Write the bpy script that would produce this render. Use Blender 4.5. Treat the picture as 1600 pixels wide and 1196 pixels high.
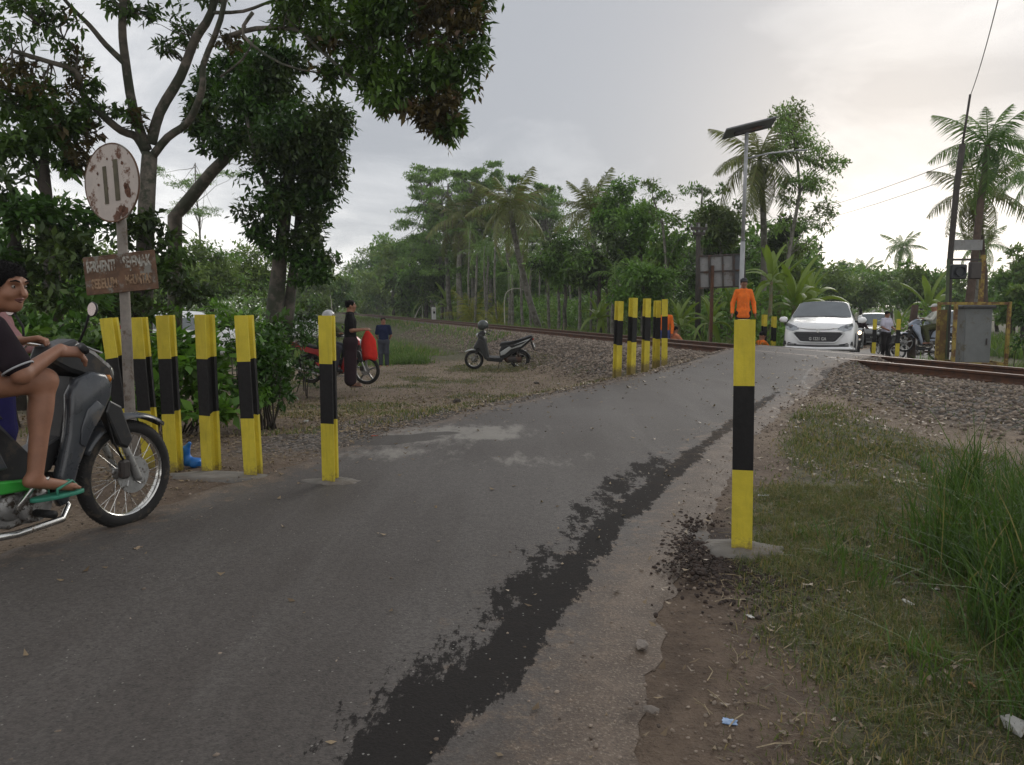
import bpy, math, random
import numpy as np
from mathutils import Vector, Matrix
from math import radians, sin, cos, pi, tan, sqrt

for _o in list(bpy.data.objects):
    bpy.data.objects.remove(_o)
random.seed(7)
RNG = np.random.default_rng(11)
SC = bpy.context.scene
COL = SC.collection

# ------------------------------------------------------------------ camera
CAM_H = 1.16
PITCH = radians(5.62)
F = 1200.0
cam_d = bpy.data.cameras.new('camera')
cam_d.sensor_width = 36.0
cam_d.lens = 27.0
cam_d.clip_start = 0.05
cam_d.clip_end = 3000
cam = bpy.data.objects.new('camera', cam_d)
COL.objects.link(cam)
cam.location = (0, 0, CAM_H)
cam.rotation_euler = (pi / 2 - PITCH, 0, 0)
SC.camera = cam

# ------------------------------------------------------------------ world: overcast evening sky
SUN_AZ = radians(26)      # to the right of the view direction
SUN_EL = radians(24)
w = bpy.data.worlds.new('World')
SC.world = w
w.use_nodes = True
nt = w.node_tree
for n in list(nt.nodes):
    nt.nodes.remove(n)
def wn(t, **k):
    n = nt.nodes.new(t)
    for a, b in k.items():
        setattr(n, a, b)
    return n
def wl(a, b):
    nt.links.new(a, b)
def wmath(op, a, b=None, c=None, clamp=False):
    n = wn('ShaderNodeMath', operation=op, use_clamp=clamp)
    for i, v in enumerate((a, b, c)):
        if v is None:
            continue
        if isinstance(v, (int, float)):
            n.inputs[i].default_value = v
        else:
            wl(v, n.inputs[i])
    return n.outputs[0]
def wmap(v, a, b, c=0.0, d=1.0):
    n = wn('ShaderNodeMapRange', interpolation_type='SMOOTHSTEP')
    wl(v, n.inputs[0])
    for i, x in enumerate((a, b, c, d)):
        n.inputs[i + 1].default_value = x
    return n.outputs[0]
tc = wn('ShaderNodeTexCoord')
sx = wn('ShaderNodeSeparateXYZ')
wl(tc.outputs['Generated'], sx.inputs[0])
X, Y, Z = sx.outputs
zz = wmath('ADD', wmath('MAXIMUM', Z, 0.0), 0.16)
cx = wmath('DIVIDE', X, zz)
cy = wmath('DIVIDE', Y, zz)
cb = wn('ShaderNodeCombineXYZ')
wl(cx, cb.inputs[0]); wl(cy, cb.inputs[1])
n1 = wn('ShaderNodeTexNoise'); n1.inputs['Scale'].default_value = 0.62; n1.inputs['Detail'].default_value = 6; n1.inputs['Roughness'].default_value = 0.55
wl(cb.outputs[0], n1.inputs['Vector'])
n2 = wn('ShaderNodeTexNoise'); n2.inputs['Scale'].default_value = 0.21; n2.inputs['Detail'].default_value = 3
wl(cb.outputs[0], n2.inputs['Vector'])
n3 = wn('ShaderNodeTexNoise'); n3.inputs['Scale'].default_value = 1.7; n3.inputs['Detail'].default_value = 7; n3.inputs['Roughness'].default_value = 0.6; n3.inputs['Distortion'].default_value = 0.9
wl(cb.outputs[0], n3.inputs['Vector'])
hb = wmap(Z, 0.02, 0.27, 1.0, 0.0)
lft = wmap(X, -0.05, -0.42, 0.0, 1.0)
rgt = wmap(X, 0.18, 0.62, 0.0, 1.0)
t = wmath('MULTIPLY', hb, 0.58)
t = wmath('MULTIPLY_ADD', lft, 0.34, t)
t = wmath('MULTIPLY_ADD', rgt, 0.30, t)
t = wmath('MULTIPLY_ADD', wmath('SUBTRACT', n1.outputs[0], 0.5), 1.75, t)
t = wmath('MULTIPLY_ADD', wmath('SUBTRACT', n2.outputs[0], 0.5), 1.35, t)
t = wmath('MULTIPLY_ADD', wmath('SUBTRACT', n3.outputs[0], 0.5), 1.15, t)
dk = wn('ShaderNodeVectorMath', operation='DOT_PRODUCT')
wl(tc.outputs['Generated'], dk.inputs[0]); dk.inputs[1].default_value = Vector((0.10, 0.93, 0.36)).normalized()
t = wmath('MULTIPLY_ADD', wmath('POWER', wmath('MAXIMUM', dk.outputs['Value'], 0.0), 16.0), -0.34, t)
t = wmath('ADD', t, 0.15, clamp=True)
ramp = wn('ShaderNodeValToRGB')
wl(t, ramp.inputs[0])
el = ramp.color_ramp.elements
el[0].position = 0.0; el[0].color = (0.37, 0.385, 0.415, 1)
el[1].position = 1.0; el[1].color = (1.10, 1.07, 1.04, 1)
e = el.new(0.42); e.color = (0.555, 0.565, 0.585, 1)
e = el.new(0.75); e.color = (0.84, 0.835, 0.83, 1)
# warm glow where the sun sits behind the cloud
glow_dir = Vector((sin(SUN_AZ) * cos(radians(7)), cos(SUN_AZ) * cos(radians(7)), sin(radians(7))))
dt = wn('ShaderNodeVectorMath', operation='DOT_PRODUCT')
wl(tc.outputs['Generated'], dt.inputs[0]); dt.inputs[1].default_value = glow_dir
gl = wmath('POWER', wmath('MAXIMUM', dt.outputs['Value'], 0.0), 42.0)
mixg = wn('ShaderNodeMixRGB', blend_type='ADD')
gcol = wn('ShaderNodeMixRGB', blend_type='MULTIPLY'); gcol.inputs[0].default_value = 1
wl(gl, gcol.inputs[1]); gcol.inputs[2].default_value = (0.34, 0.27, 0.19, 1)
mixg.inputs[0].default_value = 1
wl(ramp.outputs[0], mixg.inputs[1]); wl(gcol.outputs[0], mixg.inputs[2])
sc10 = wn('ShaderNodeMixRGB', blend_type='MULTIPLY'); sc10.inputs[0].default_value = 1
wl(mixg.outputs[0], sc10.inputs[1]); sc10.inputs[2].default_value = (10, 10, 10, 1)
sky = wn('ShaderNodeTexSky', sky_type='NISHITA')
sky.sun_disc = False
sky.sun_elevation = SUN_EL
sky.sun_rotation = SUN_AZ
mixs = wn('ShaderNodeMixRGB'); mixs.inputs[0].default_value = 0.06
wl(sc10.outputs[0], mixs.inputs[1]); wl(sky.outputs[0], mixs.inputs[2])
bg = wn('ShaderNodeBackground'); bg.inputs['Strength'].default_value = 0.1
wl(mixs.outputs[0], bg.inputs['Color'])
wo = wn('ShaderNodeOutputWorld')
wl(bg.outputs[0], wo.inputs[0])

# ------------------------------------------------------------------ sun behind cloud
sun_d = bpy.data.lights.new('sun', 'SUN')
sun_d.energy = 0.9
sun_d.angle = radians(25)
sun_d.color = (1.0, 0.95, 0.88)
sun = bpy.data.objects.new('sun', sun_d)
COL.objects.link(sun)
sun.rotation_euler = (pi / 2 - SUN_EL, 0, -SUN_AZ + pi)
sun.rotation_euler = Vector((-sin(SUN_AZ) * cos(SUN_EL), -cos(SUN_AZ) * cos(SUN_EL), -sin(SUN_EL))).to_track_quat('-Z', 'Y').to_euler()

SC.view_settings.view_transform = 'Standard'
SC.view_settings.look = 'None'
SC.view_settings.exposure = 0.33
SC.view_settings.gamma = 1.0
SC.view_settings.use_curve_mapping = False
SC.cycles.max_bounces = 5
SC.cycles.diffuse_bounces = 3
SC.cycles.transparent_max_bounces = 6
SC.cycles.volume_bounces = 0
SC.cycles.caustics_reflective = False
SC.cycles.caustics_refractive = False

# ------------------------------------------------------------------ helpers
def P(px, py, Yd):
    """point on the ray through photo pixel px,py at distance Yd ahead"""
    u = (px - 800) / F
    v = (598 - py) / F
    dy = cos(PITCH) + v * sin(PITCH)
    dz = -sin(PITCH) + v * cos(PITCH)
    k = Yd / dy
    return np.array([u * k, Yd, CAM_H + dz * k])

def tag(o, label=None, cat=None, group=None, kind=None):
    if label: o['label'] = label
    if cat: o['category'] = cat
    if group: o['group'] = group
    if kind: o['kind'] = kind
    return o

def thing(name, label, cat, loc=(0, 0, 0), rz=0.0, group=None, kind=None):
    o = bpy.data.objects.new(name, None)
    COL.objects.link(o)
    o.location = loc
    o.rotation_euler = (0, 0, rz)
    o.empty_display_size = 0.1
    return tag(o, label, cat, group, kind)

def link(name, me, parent=None, loc=None, rot=None, scale=None):
    o = bpy.data.objects.new(name, me)
    COL.objects.link(o)
    if parent is not None: o.parent = parent
    if loc is not None: o.location = loc
    if rot is not None: o.rotation_euler = rot
    if scale is not None: o.scale = (scale,) * 3 if isinstance(scale, (int, float)) else scale
    return o

def quad_mesh(name, V, Q, mats, smooth=False, mi=None, n=4):
    """fast mesh from numpy arrays, all faces with n corners"""
    V = np.asarray(V, dtype=np.float32).reshape(-1, 3)
    Q = np.asarray(Q, dtype=np.int32).reshape(-1, n)
    me = bpy.data.meshes.new(name)
    me.vertices.add(len(V)); me.vertices.foreach_set('co', V.ravel())
    me.loops.add(Q.size); me.loops.foreach_set('vertex_index', Q.ravel())
    me.polygons.add(len(Q))
    me.polygons.foreach_set('loop_start', np.arange(0, Q.size, n, dtype=np.int32))
    try:
        me.polygons.foreach_set('loop_total', np.full(len(Q), n, dtype=np.int32))
    except Exception:
        pass
    if smooth:
        me.polygons.foreach_set('use_smooth', np.ones(len(Q), dtype=bool))
    for m in (mats if isinstance(mats, (list, tuple)) else [mats]):
        me.materials.append(m)
    if mi is not None:
        me.polygons.foreach_set('material_index', np.asarray(mi, dtype=np.int32))
    me.update(calc_edges=True)
    me.validate()
    return me

class MB:
    """collects simple shapes and links them as one mesh object"""
    def __init__(self):
        self.v = []; self.f = []; self.m = []; self.cur = 0; self.sm = []
        self.smooth = False
    def add(self, vs, fs, M=None):
        b = len(self.v)
        for p in vs:
            p = Vector(p)
            if M is not None: p = M @ p
            self.v.append(tuple(p))
        for f in fs:
            self.f.append([b + i for i in f]); self.m.append(self.cur); self.sm.append(self.smooth)
        return self
    def box(self, c, s, M=None, bev=0.0):
        x, y, z = s[0] / 2, s[1] / 2, s[2] / 2
        if bev > 0:
            vs = []; b = min(bev, x * .9, y * .9, z * .9)
            for lz, k in ((-z, 1), (-z + b, 0), (z - b, 0), (z, 1)):
                a, d = (x - b, y - b) if k else (x, y)
                e = b if not k else 0
                if k:
                    ring = [(-a, -d + 0), (-a, -d), (a, -d), (a, -d), (a, d), (a, d), (-a, d), (-a, d)]
                else:
                    ring = [(-x, -y + b), (-x + b, -y), (x - b, -y), (x, -y + b), (x, y - b), (x - b, y), (-x + b, y), (-x, y - b)]
                if k:
                    ring = [(-x + b, -y + b + b * .4), (-x + b + b * .4, -y + b), (x - b - b * .4, -y + b), (x - b, -y + b + b * .4), (x - b, y - b - b * .4), (x - b - b * .4, y - b), (-x + b + b * .4, y - b), (-x + b, y - b - b * .4)]
                vs += [(p[0] + c[0], p[1] + c[1], lz + c[2]) for p in ring]
            fs = [[7, 6, 5, 4, 3, 2, 1, 0], [24 + i for i in range(8)]]
            for r in range(3):
                for i in range(8):
                    j = (i + 1) % 8
                    fs.append([r * 8 + i, r * 8 + j, r * 8 + 8 + j, r * 8 + 8 + i])
            return self.add(vs, fs, M)
        vs = [(c[0] + a * x, c[1] + b * y, c[2] + d * z) for d in (-1, 1) for a, b in ((-1, -1), (1, -1), (1, 1), (-1, 1))]
        return self.add(vs, [[3, 2, 1, 0], [4, 5, 6, 7], [0, 1, 5, 4], [1, 2, 6, 5], [2, 3, 7, 6], [3, 0, 4, 7]], M)
    def tube(self, pts, r, seg=8, cap=True, M=None):
        pts = [Vector(p) for p in pts]
        n = len(pts)
        rs = r if isinstance(r, (list, tuple, np.ndarray)) else [r] * n
        vs = []; fs = []
        up = None
        for i, p in enumerate(pts):
            d = (pts[min(i + 1, n - 1)] - pts[max(i - 1, 0)])
            if d.length < 1e-9: d = Vector((0, 0, 1))
            d.normalize()
            if up is None:
                up = Vector((0, 0, 1)) if abs(d.z) < 0.9 else Vector((1, 0, 0))
            a = d.cross(up)
            if a.length < 1e-6: a = d.orthogonal()
            a.normalize(); b = a.cross(d).normalized(); up = b
            for k in range(seg):
                t = 2 * pi * k / seg
                vs.append(p + (a * cos(t) + b * sin(t)) * rs[i])
        for i in range(n - 1):
            for k in range(seg):
                k2 = (k + 1) % seg
                fs.append([i * seg + k, i * seg + k2, (i + 1) * seg + k2, (i + 1) * seg + k])
        if cap:
            fs.append([k for k in range(seg)][::-1]); fs.append([(n - 1) * seg + k for k in range(seg)])
        return self.add(vs, fs, M)
    def torus(self, c, R, r, ax=(0, 1, 0), seg=36, s2=10, M=None, ry=None):
        """ry: half width along the axis when it differs from r"""
        ax = Vector(ax).normalized(); u = ax.orthogonal().normalized(); v = ax.cross(u)
        vs = []; fs = []
        for i in range(seg):
            t = 2 * pi * i / seg
            rad = u * cos(t) + v * sin(t)
            for k in range(s2):
                q = 2 * pi * k / s2
                vs.append(Vector(c) + rad * (R + r * cos(q)) + ax * ((ry or r) * sin(q)))
        for i in range(seg):
            for k in range(s2):
                a = i * s2 + k; b = i * s2 + (k + 1) % s2; c2 = ((i + 1) % seg) * s2 + (k + 1) % s2; d = ((i + 1) % seg) * s2 + k
                fs.append([a, d, c2, b])
        return self.add(vs, fs, M)
    def lathe(self, c, prof, ax=(0, 0, 1), seg=24, M=None):
        """prof: (radius, height) pairs"""
        ax = Vector(ax).normalized(); u = ax.orthogonal().normalized(); v = ax.cross(u)
        vs = []; fs = []
        for r, h in prof:
            for i in range(seg):
                t = 2 * pi * i / seg
                vs.append(Vector(c) + (u * cos(t) + v * sin(t)) * r + ax * h)
        for j in range(len(prof) - 1):
            for i in range(seg):
                i2 = (i + 1) % seg
                fs.append([j * seg + i, j * seg + i2, (j + 1) * seg + i2, (j + 1) * seg + i])
        fs.append(list(range(seg))[::-1]); fs.append([(len(prof) - 1) * seg + i for i in range(seg)])
        return self.add(vs, fs, M)
    def prism(self, poly, y0, y1, bev=0.0, M=None, axes='xz'):
        """closed outline in two axes, pushed out along the third with rounded rims"""
        n = len(poly)
        cx_ = sum(p[0] for p in poly) / n; cz_ = sum(p[1] for p in poly) / n
        area = sum(poly[i][0] * poly[(i + 1) % n][1] - poly[(i + 1) % n][0] * poly[i][1] for i in range(n))
        if area < 0: poly = poly[::-1]
        def inset(d):
            out = []
            for i in range(n):
                a = Vector(poly[i - 1]); b = Vector(poly[i]); c2 = Vector(poly[(i + 1) % n])
                e1 = (b - a); e2 = (c2 - b)
                e1 = e1.normalized() if e1.length > 1e-9 else Vector((1, 0)); e2 = e2.normalized() if e2.length > 1e-9 else e1
                nrm = Vector((-e1.y - e2.y, e1.x + e2.x))
                if nrm.length < 1e-6: nrm = Vector((-e1.y, e1.x))
                nrm.normalize()
                out.append((b.x + nrm.x * d, b.y + nrm.y * d))
            return out
        rings = [(y0, bev), (y0 + bev * .3, bev * .3), (y0 + bev, 0), (y1 - bev, 0), (y1 - bev * .3, bev * .3), (y1, bev)] if bev > 0 else [(y0, 0), (y1, 0)]
        vs = []
        for y, d in rings:
            for p in (inset(d) if d > 0 else poly):
                vs.append({'xz': (p[0], y, p[1]), 'xy': (p[0], p[1], y), 'yz': (y, p[0], p[1])}[axes])
        fs = [list(range(n)), [(len(rings) - 1) * n + i for i in range(n)][::-1]]
        for r in range(len(rings) - 1):
            for i in range(n):
                j = (i + 1) % n
                fs.append([r * n + j, r * n + i, (r + 1) * n + i, (r + 1) * n + j])
        if axes == 'xy':
            fs = [f[::-1] for f in fs]
        return self.add(vs, fs, M)
    def mesh(self, name, mats, smooth=None):
        me = bpy.data.meshes.new(name)
        me.from_pydata(self.v, [], self.f)
        mats = mats if isinstance(mats, (list, tuple)) else [mats]
        for m in mats: me.materials.append(m)
        me.polygons.foreach_set('material_index', self.m)
        if smooth is None:
            me.polygons.foreach_set('use_smooth', self.sm)
        elif smooth:
            me.polygons.foreach_set('use_smooth', [True] * len(self.f))
        me.update()
        return me
    def build(self, name, mats, parent=None, smooth=None, **k):
        return link(name, self.mesh(name, mats, smooth), parent, **k)

# ------------------------------------------------------------------ materials
MATS = {}
def new_mat(name):
    m = bpy.data.materials.new(name)
    m.use_nodes = True
    t = m.node_tree
    b = t.nodes['Principled BSDF']
    return m, t, b
class NT:
    def __init__(self, t): self.t = t
    def n(self, ty, **k):
        n = self.t.nodes.new(ty)
        for a, b in k.items(): setattr(n, a, b)
        return n
    def l(self, a, b): self.t.links.new(a, b)
    def _set(self, sock, v):
        if v is None: return
        if isinstance(v, bpy.types.NodeSocket): self.l(v, sock)
        elif sock.type == 'RGBA' and isinstance(v, (int, float)): sock.default_value = (v, v, v, 1)
        else: sock.default_value = v
    def math(self, op, a, b=None, c=None, clamp=False):
        n = self.n('ShaderNodeMath', operation=op, use_clamp=clamp)
        for i, v in enumerate((a, b, c)): self._set(n.inputs[i], v)
        return n.outputs[0]
    def mix(self, f, a, b, mode='MIX'):
        n = self.n('ShaderNodeMixRGB', blend_type=mode)
        self._set(n.inputs[0], f)
        self._set(n.inputs[1], a if not isinstance(a, tuple) else (*a[:3], 1))
        self._set(n.inputs[2], b if not isinstance(b, tuple) else (*b[:3], 1))
        return n.outputs[0]
    def noise(self, scale, detail=4, rough=0.6, vec=None, dist=0.0):
        n = self.n('ShaderNodeTexNoise')
        n.inputs['Scale'].default_value = scale; n.inputs['Detail'].default_value = detail
        n.inputs['Roughness'].default_value = rough; n.inputs['Distortion'].default_value = dist
        if vec is not None: self.l(vec, n.inputs['Vector'])
        return n.outputs[0]
    def voro(self, scale, vec=None, feature='F1', out='Distance'):
        n = self.n('ShaderNodeTexVoronoi', feature=feature)
        n.inputs['Scale'].default_value = scale
        if vec is not None: self.l(vec, n.inputs['Vector'])
        return n.outputs[out]
    def map(self, v, a, b, c=0.0, d=1.0, smooth=True):
        n = self.n('ShaderNodeMapRange', interpolation_type='SMOOTHSTEP' if smooth else 'LINEAR')
        self.l(v, n.inputs[0])
        for i, x in enumerate((a, b, c, d)): n.inputs[i + 1].default_value = x
        return n.outputs[0]
    def attr(self, name):
        n = self.n('ShaderNodeAttribute', attribute_name=name)
        return n.outputs['Fac']
    def pos(self):
        return self.n('ShaderNodeNewGeometry').outputs['Position']
    def obj(self):
        return self.n('ShaderNodeTexCoord').outputs['Object']
    def bump(self, h, strength, dist, b):
        n = self.n('ShaderNodeBump'); n.inputs['Strength'].default_value = strength; n.inputs['Distance'].default_value = dist
        self.l(h, n.inputs['Height']); self.l(n.outputs[0], b.inputs['Normal'])

def mat(name, col, rough=0.6, metal=0.0, var=0.18, vscale=6.0, bump=0.0, bscale=60.0, dirt=None, dirt_amt=0.0, dirt_scale=3.0, coat=0.0, spec=0.5):
    if name in MATS: return MATS[name]
    m, t, b = new_mat(name)
    T = NT(t)
    v = T.obj()
    n = T.noise(vscale, 5, 0.65, v)
    lo = tuple(max(0, c * (1 - var)) for c in col[:3]); hi = tuple(min(1, c * (1 + var)) for c in col[:3])
    c = T.mix(T.map(n, 0.3, 0.7), lo, hi)
    r = T.math('MULTIPLY_ADD', n, 0.25, rough - 0.12, clamp=True)
    if dirt:
        dm = T.map(T.noise(dirt_scale, 8, 0.72, v), 0.62 - dirt_amt * 0.35, 0.70 - dirt_amt * 0.3)
        c = T.mix(dm, c, dirt)
        r = T.mix(dm, r, 0.85)
    T.l(c, b.inputs['Base Color']); T._set(b.inputs['Roughness'], r)
    b.inputs['Metallic'].default_value = metal
    b.inputs['Specular IOR Level'].default_value = spec
    if coat: b.inputs['Coat Weight'].default_value = coat; b.inputs['Coat Roughness'].default_value = 0.12
    if bump: T.bump(T.noise(bscale, 5, 0.6, v), bump, 0.01, b)
    MATS[name] = m
    return m

def leaf_mat(name, dark, light, trans=0.25, pscale=0.7, dead=None, dead_amt=0.0):
    if name in MATS: return MATS[name]
    m, t, b = new_mat(name)
    T = NT(t)
    g = T.n('ShaderNodeNewGeometry')
    pn = T.noise(pscale, 3, 0.6, g.outputs['Position'])
    f = T.math('MULTIPLY_ADD', T.math('SUBTRACT', pn, 0.5), 1.6, T.math('MULTIPLY_ADD', g.outputs['Random Per Island'], 0.7, 0.15), clamp=True)
    c = T.mix(f, dark, light)
    if dead:
        d = T.math('GREATER_THAN', T.math('FRACT', T.math('MULTIPLY', g.outputs['Random Per Island'], 7.13)), 1 - dead_amt)
        c = T.mix(d, c, dead)
    T.l(c, b.inputs['Base Color'])
    b.inputs['Roughness'].default_value = 0.48
    b.inputs['Specular IOR Level'].default_value = 0.35
    tr = T.n('ShaderNodeBsdfTranslucent')
    T.l(T.mix(1.0, c, (1.5, 1.6, 0.7), 'MULTIPLY'), tr.inputs[0])
    ms = T.n('ShaderNodeMixShader'); ms.inputs[0].default_value = trans
    T.l(b.outputs[0], ms.inputs[1]); T.l(tr.outputs[0], ms.inputs[2])
    T.l(ms.outputs[0], t.nodes['Material Output'].inputs[0])
    MATS[name] = m
    return m
# ================================================================== TERRAIN
def sst(a, b, x):
    t = np.clip((x - a) / (b - a), 0, 1)
    return t * t * (3 - 2 * t)
def s_of(x, y):
    """distance across the railway; 0 = rail nearest the camera"""
    return ((x - 9.4) + 0.3 * y) * 0.9578
RAIL_D = Vector((-0.2873, 0.9578, 0)); RAIL_N = Vector((0.9578, 0.2873, 0))
def rail_pt(s, q, z=0.0):
    """point at offset s across and q along the track (q = 0 where y = 0)"""
    return Vector((9.4, 0, 0)) + RAIL_N * s + RAIL_D * q + Vector((0, 0, z))

EDGE_L = [(-6.5, -6), (-4.6, -1.5), (-3.3, 1.5), (-2.55, 3.5), (-1.55, 6.0), (-.72, 8), (1.53, 11.5), (4.45, 15.7), (6.2, 18.5), (8.6, 22), (12.4, 29), (20, 42), (42, 82), (80, 150)]
EDGE_R = [(-1.6, -6), (-.75, -1.5), (.30, 1.6), (.86, 3.4), (1.18, 4.4), (2.25, 6.8), (4.0, 10.1), (5.15, 12.1), (7.2, 14.5), (9.4, 17.6), (12, 21.5), (16.2, 28.3), (24, 41), (46, 81), (84, 149)]
def resample(pts, n):
    p = np.array(pts, float)
    # smooth with Catmull-Rom
    out = []
    m = len(p)
    for i in range(m - 1):
        p0, p1, p2, p3 = p[max(i - 1, 0)], p[i], p[i + 1], p[min(i + 2, m - 1)]
        for t in np.linspace(0, 1, 24, endpoint=False):
            out.append(0.5 * ((2 * p1) + (-p0 + p2) * t + (2 * p0 - 5 * p1 + 4 * p2 - p3) * t * t + (-p0 + 3 * p1 - 3 * p2 + p3) * t ** 3))
    out.append(p[-1]); out = np.array(out)
    d = np.r_[0, np.cumsum(np.linalg.norm(np.diff(out, axis=0), axis=1))]
    return out, d
_L, _dL = resample(EDGE_L, 0); _R, _dR = resample(EDGE_R, 0)
def along(A, key):
    """interpolate an edge by the coordinate measured along the mean direction of the road"""
    k = A[:, 0] * 0.5 + A[:, 1] * 0.866
    return np.c_[np.interp(key, k, A[:, 0]), np.interp(key, k, A[:, 1])]
# road stations: fine near the camera, coarse far away
keys = np.r_[np.arange(-5, 1, .25), np.arange(1, 16, .07), np.arange(16, 30, .2), np.arange(30, 150, 2)]
RL = along(_L, keys); RR = along(_R, keys)
RC = (RL + RR) / 2; RW = np.linalg.norm(RR - RL, axis=1) / 2

S_R = [-40, -7, -2.8, -.45, 1.55, 3.4, 6, 10, 14, 60, 400]
Z_R = [0, 0, .10, .292, .292, -.06, -.36, -.6, -.72, -.9, -1.0]
def road_z(x, y):
    return np.interp(s_of(x, y), S_R, Z_R)
def road_dist(x, y):
    """signed distance to the road's edge, negative on the road"""
    x = np.asarray(x, float); y = np.asarray(y, float)
    sh = x.shape
    q = np.c_[x.ravel(), y.ravel()]
    best = np.full(len(q), 1e9)
    C = RC[::3]; Wd = RW[::3]
    for i in range(0, len(q), 20000):
        d = np.linalg.norm(q[i:i + 20000, None, :] - C[None], axis=2)
        j = d.argmin(1)
        ii = np.arange(len(j))
        # distance across the road, not along it
        j0 = np.clip(j, 1, len(C) - 2)
        tg = C[j0 + 1] - C[j0 - 1]; tg /= np.linalg.norm(tg, axis=1)[:, None]
        r = q[i:i + 20000] - C[j]
        al = (r * tg).sum(1); ac = np.abs(r[:, 0] * tg[:, 1] - r[:, 1] * tg[:, 0])
        dd = np.where((np.abs(al) < 3), ac, d[ii, j])
        best[i:i + 20000] = dd - Wd[j]
    return best.reshape(sh)
def side_right(x, y):
    """1 on the right of the road, 0 on the left"""
    xc = np.interp(y, RC[:, 1], RC[:, 0])
    return (x > xc).astype(float)
def vnoise(x, y, sc, seed=0):
    """cheap smooth noise"""
    x = np.asarray(x, float) * sc + seed * 13.7; y = np.asarray(y, float) * sc - seed * 7.3
    xi = np.floor(x); yi = np.floor(y); fx = x - xi; fy = y - yi
    def h(a, b):
        v = np.sin(a * 127.1 + b * 311.7 + seed * 17.3) * 43758.5453
        return v - np.floor(v)
    ux = fx * fx * (3 - 2 * fx); uy = fy * fy * (3 - 2 * fy)
    return (h(xi, yi) * (1 - ux) + h(xi + 1, yi) * ux) * (1 - uy) + (h(xi, yi + 1) * (1 - ux) + h(xi + 1, yi + 1) * ux) * uy
def fbm(x, y, sc, seed=0, o=4):
    r = 0; a = .5
    for i in range(o):
        r = r + a * vnoise(x, y, sc * 2 ** i, seed + i); a *= .5
    return r
def ground_z(x, y, rd=None):
    x = np.asarray(x, float); y = np.asarray(y, float)
    if rd is None: rd = road_dist(x, y)
    s = s_of(x, y)
    right = side_right(x, y)
    low = -.47 * sst(7.0, 14.5, y) * (1 - right)
    low2 = np.where(right > 0, -.28, -.12) - .35 * sst(6, 16, s) * right - .2 * sst(8, 30, s)
    base = np.where(s < .5, low - .05, low2)
    bal = np.interp(s, [-3.4, -.75, 1.8, 3.6], [0, 1, 1, 0]); bal = bal * bal * (3 - 2 * bal)
    g = base * (1 - bal) + .165 * bal
    rz = road_z(x, y)
    k = 1 - sst(.0, 1.7, rd)
    k2 = np.where(np.abs(s - .5) < 1.3, 1 - sst(.0, .5, rd), k)
    g = g * (1 - k2) + (rz - .012) * k2
    g = g + (fbm(x, y, .9, 3) - .47) * .10 * sst(.1, 1.2, rd) * (1 - bal * .6)
    g = g + (fbm(x, y, 5.0, 5) - .47) * .035 * sst(.0, .5, rd)
    g = g + np.where(s > 12, (fbm(x, y, .05, 9) - .47) * 1.2 * sst(12, 40, s), 0)
    g = np.where(rd < -.02, np.minimum(g, rz - .02), g)
    g = np.where(rd < -.5, np.minimum(g, rz - .05), g)
    return g
def gz(x, y):
    return float(ground_z(np.array([x]), np.array([y]))[0])
def rz1(x, y):
    return float(road_z(np.array([x]), np.array([y]))[0])

def axis(parts):
    return np.unique(np.round(np.concatenate([np.arange(*p) for p in parts]), 4))
gx = axis([(-700, -60, 40), (-60, -16, 2.5), (-16, -6, .4), (-6, 9, .06), (9, 16, .3), (16, 60, 2), (60, 701, 40)])
gy = axis([(-30, 0, 3), (0, 1.2, .3), (1.2, 10, .05), (10, 20, .1), (20, 34, .35), (34, 120, 2.5), (120, 1300, 45)])
GX, GY = np.meshgrid(gx, gy)
GRD = road_dist(GX, GY)
GZ = ground_z(GX, GY, GRD)
V = np.c_[GX.ravel(), GY.ravel(), GZ.ravel()]
ny, nx = GX.shape
ii = np.arange(ny * nx).reshape(ny, nx)
Q = np.stack([ii[:-1, :-1], ii[:-1, 1:], ii[1:, 1:], ii[1:, :-1]], -1).reshape(-1, 4)

def blob(x, y, c, r, ang=0.0):
    """soft elliptical patch 1..0"""
    dx = x - c[0]; dy = y - c[1]
    u = (dx * cos(ang) + dy * sin(ang)) / r[0]; v = (-dx * sin(ang) + dy * cos(ang)) / r[1]
    return np.clip(1.25 - np.sqrt(u * u + v * v), 0, 1)
def poly_mask(x, y, pts, ws):
    """1 on a line through ground points, falling to 0 at the given half width"""
    pts = np.array(pts, float); best = np.zeros_like(x)
    for i in range(len(pts) - 1):
        a, b = pts[i], pts[i + 1]
        d = b - a; L = (d ** 2).sum()
        t = np.clip(((x - a[0]) * d[0] + (y - a[1]) * d[1]) / L, 0, 1)
        dist = np.hypot(x - a[0] - d[0] * t, y - a[1] - d[1] * t)
        wd = ws[i] * (1 - t) + ws[i + 1] * t
        best = np.maximum(best, np.clip(1.0 - dist / (wd * 1.7), 0, 1))
    return best
GS = s_of(GX, GY); GRT = side_right(GX, GY)
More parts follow.
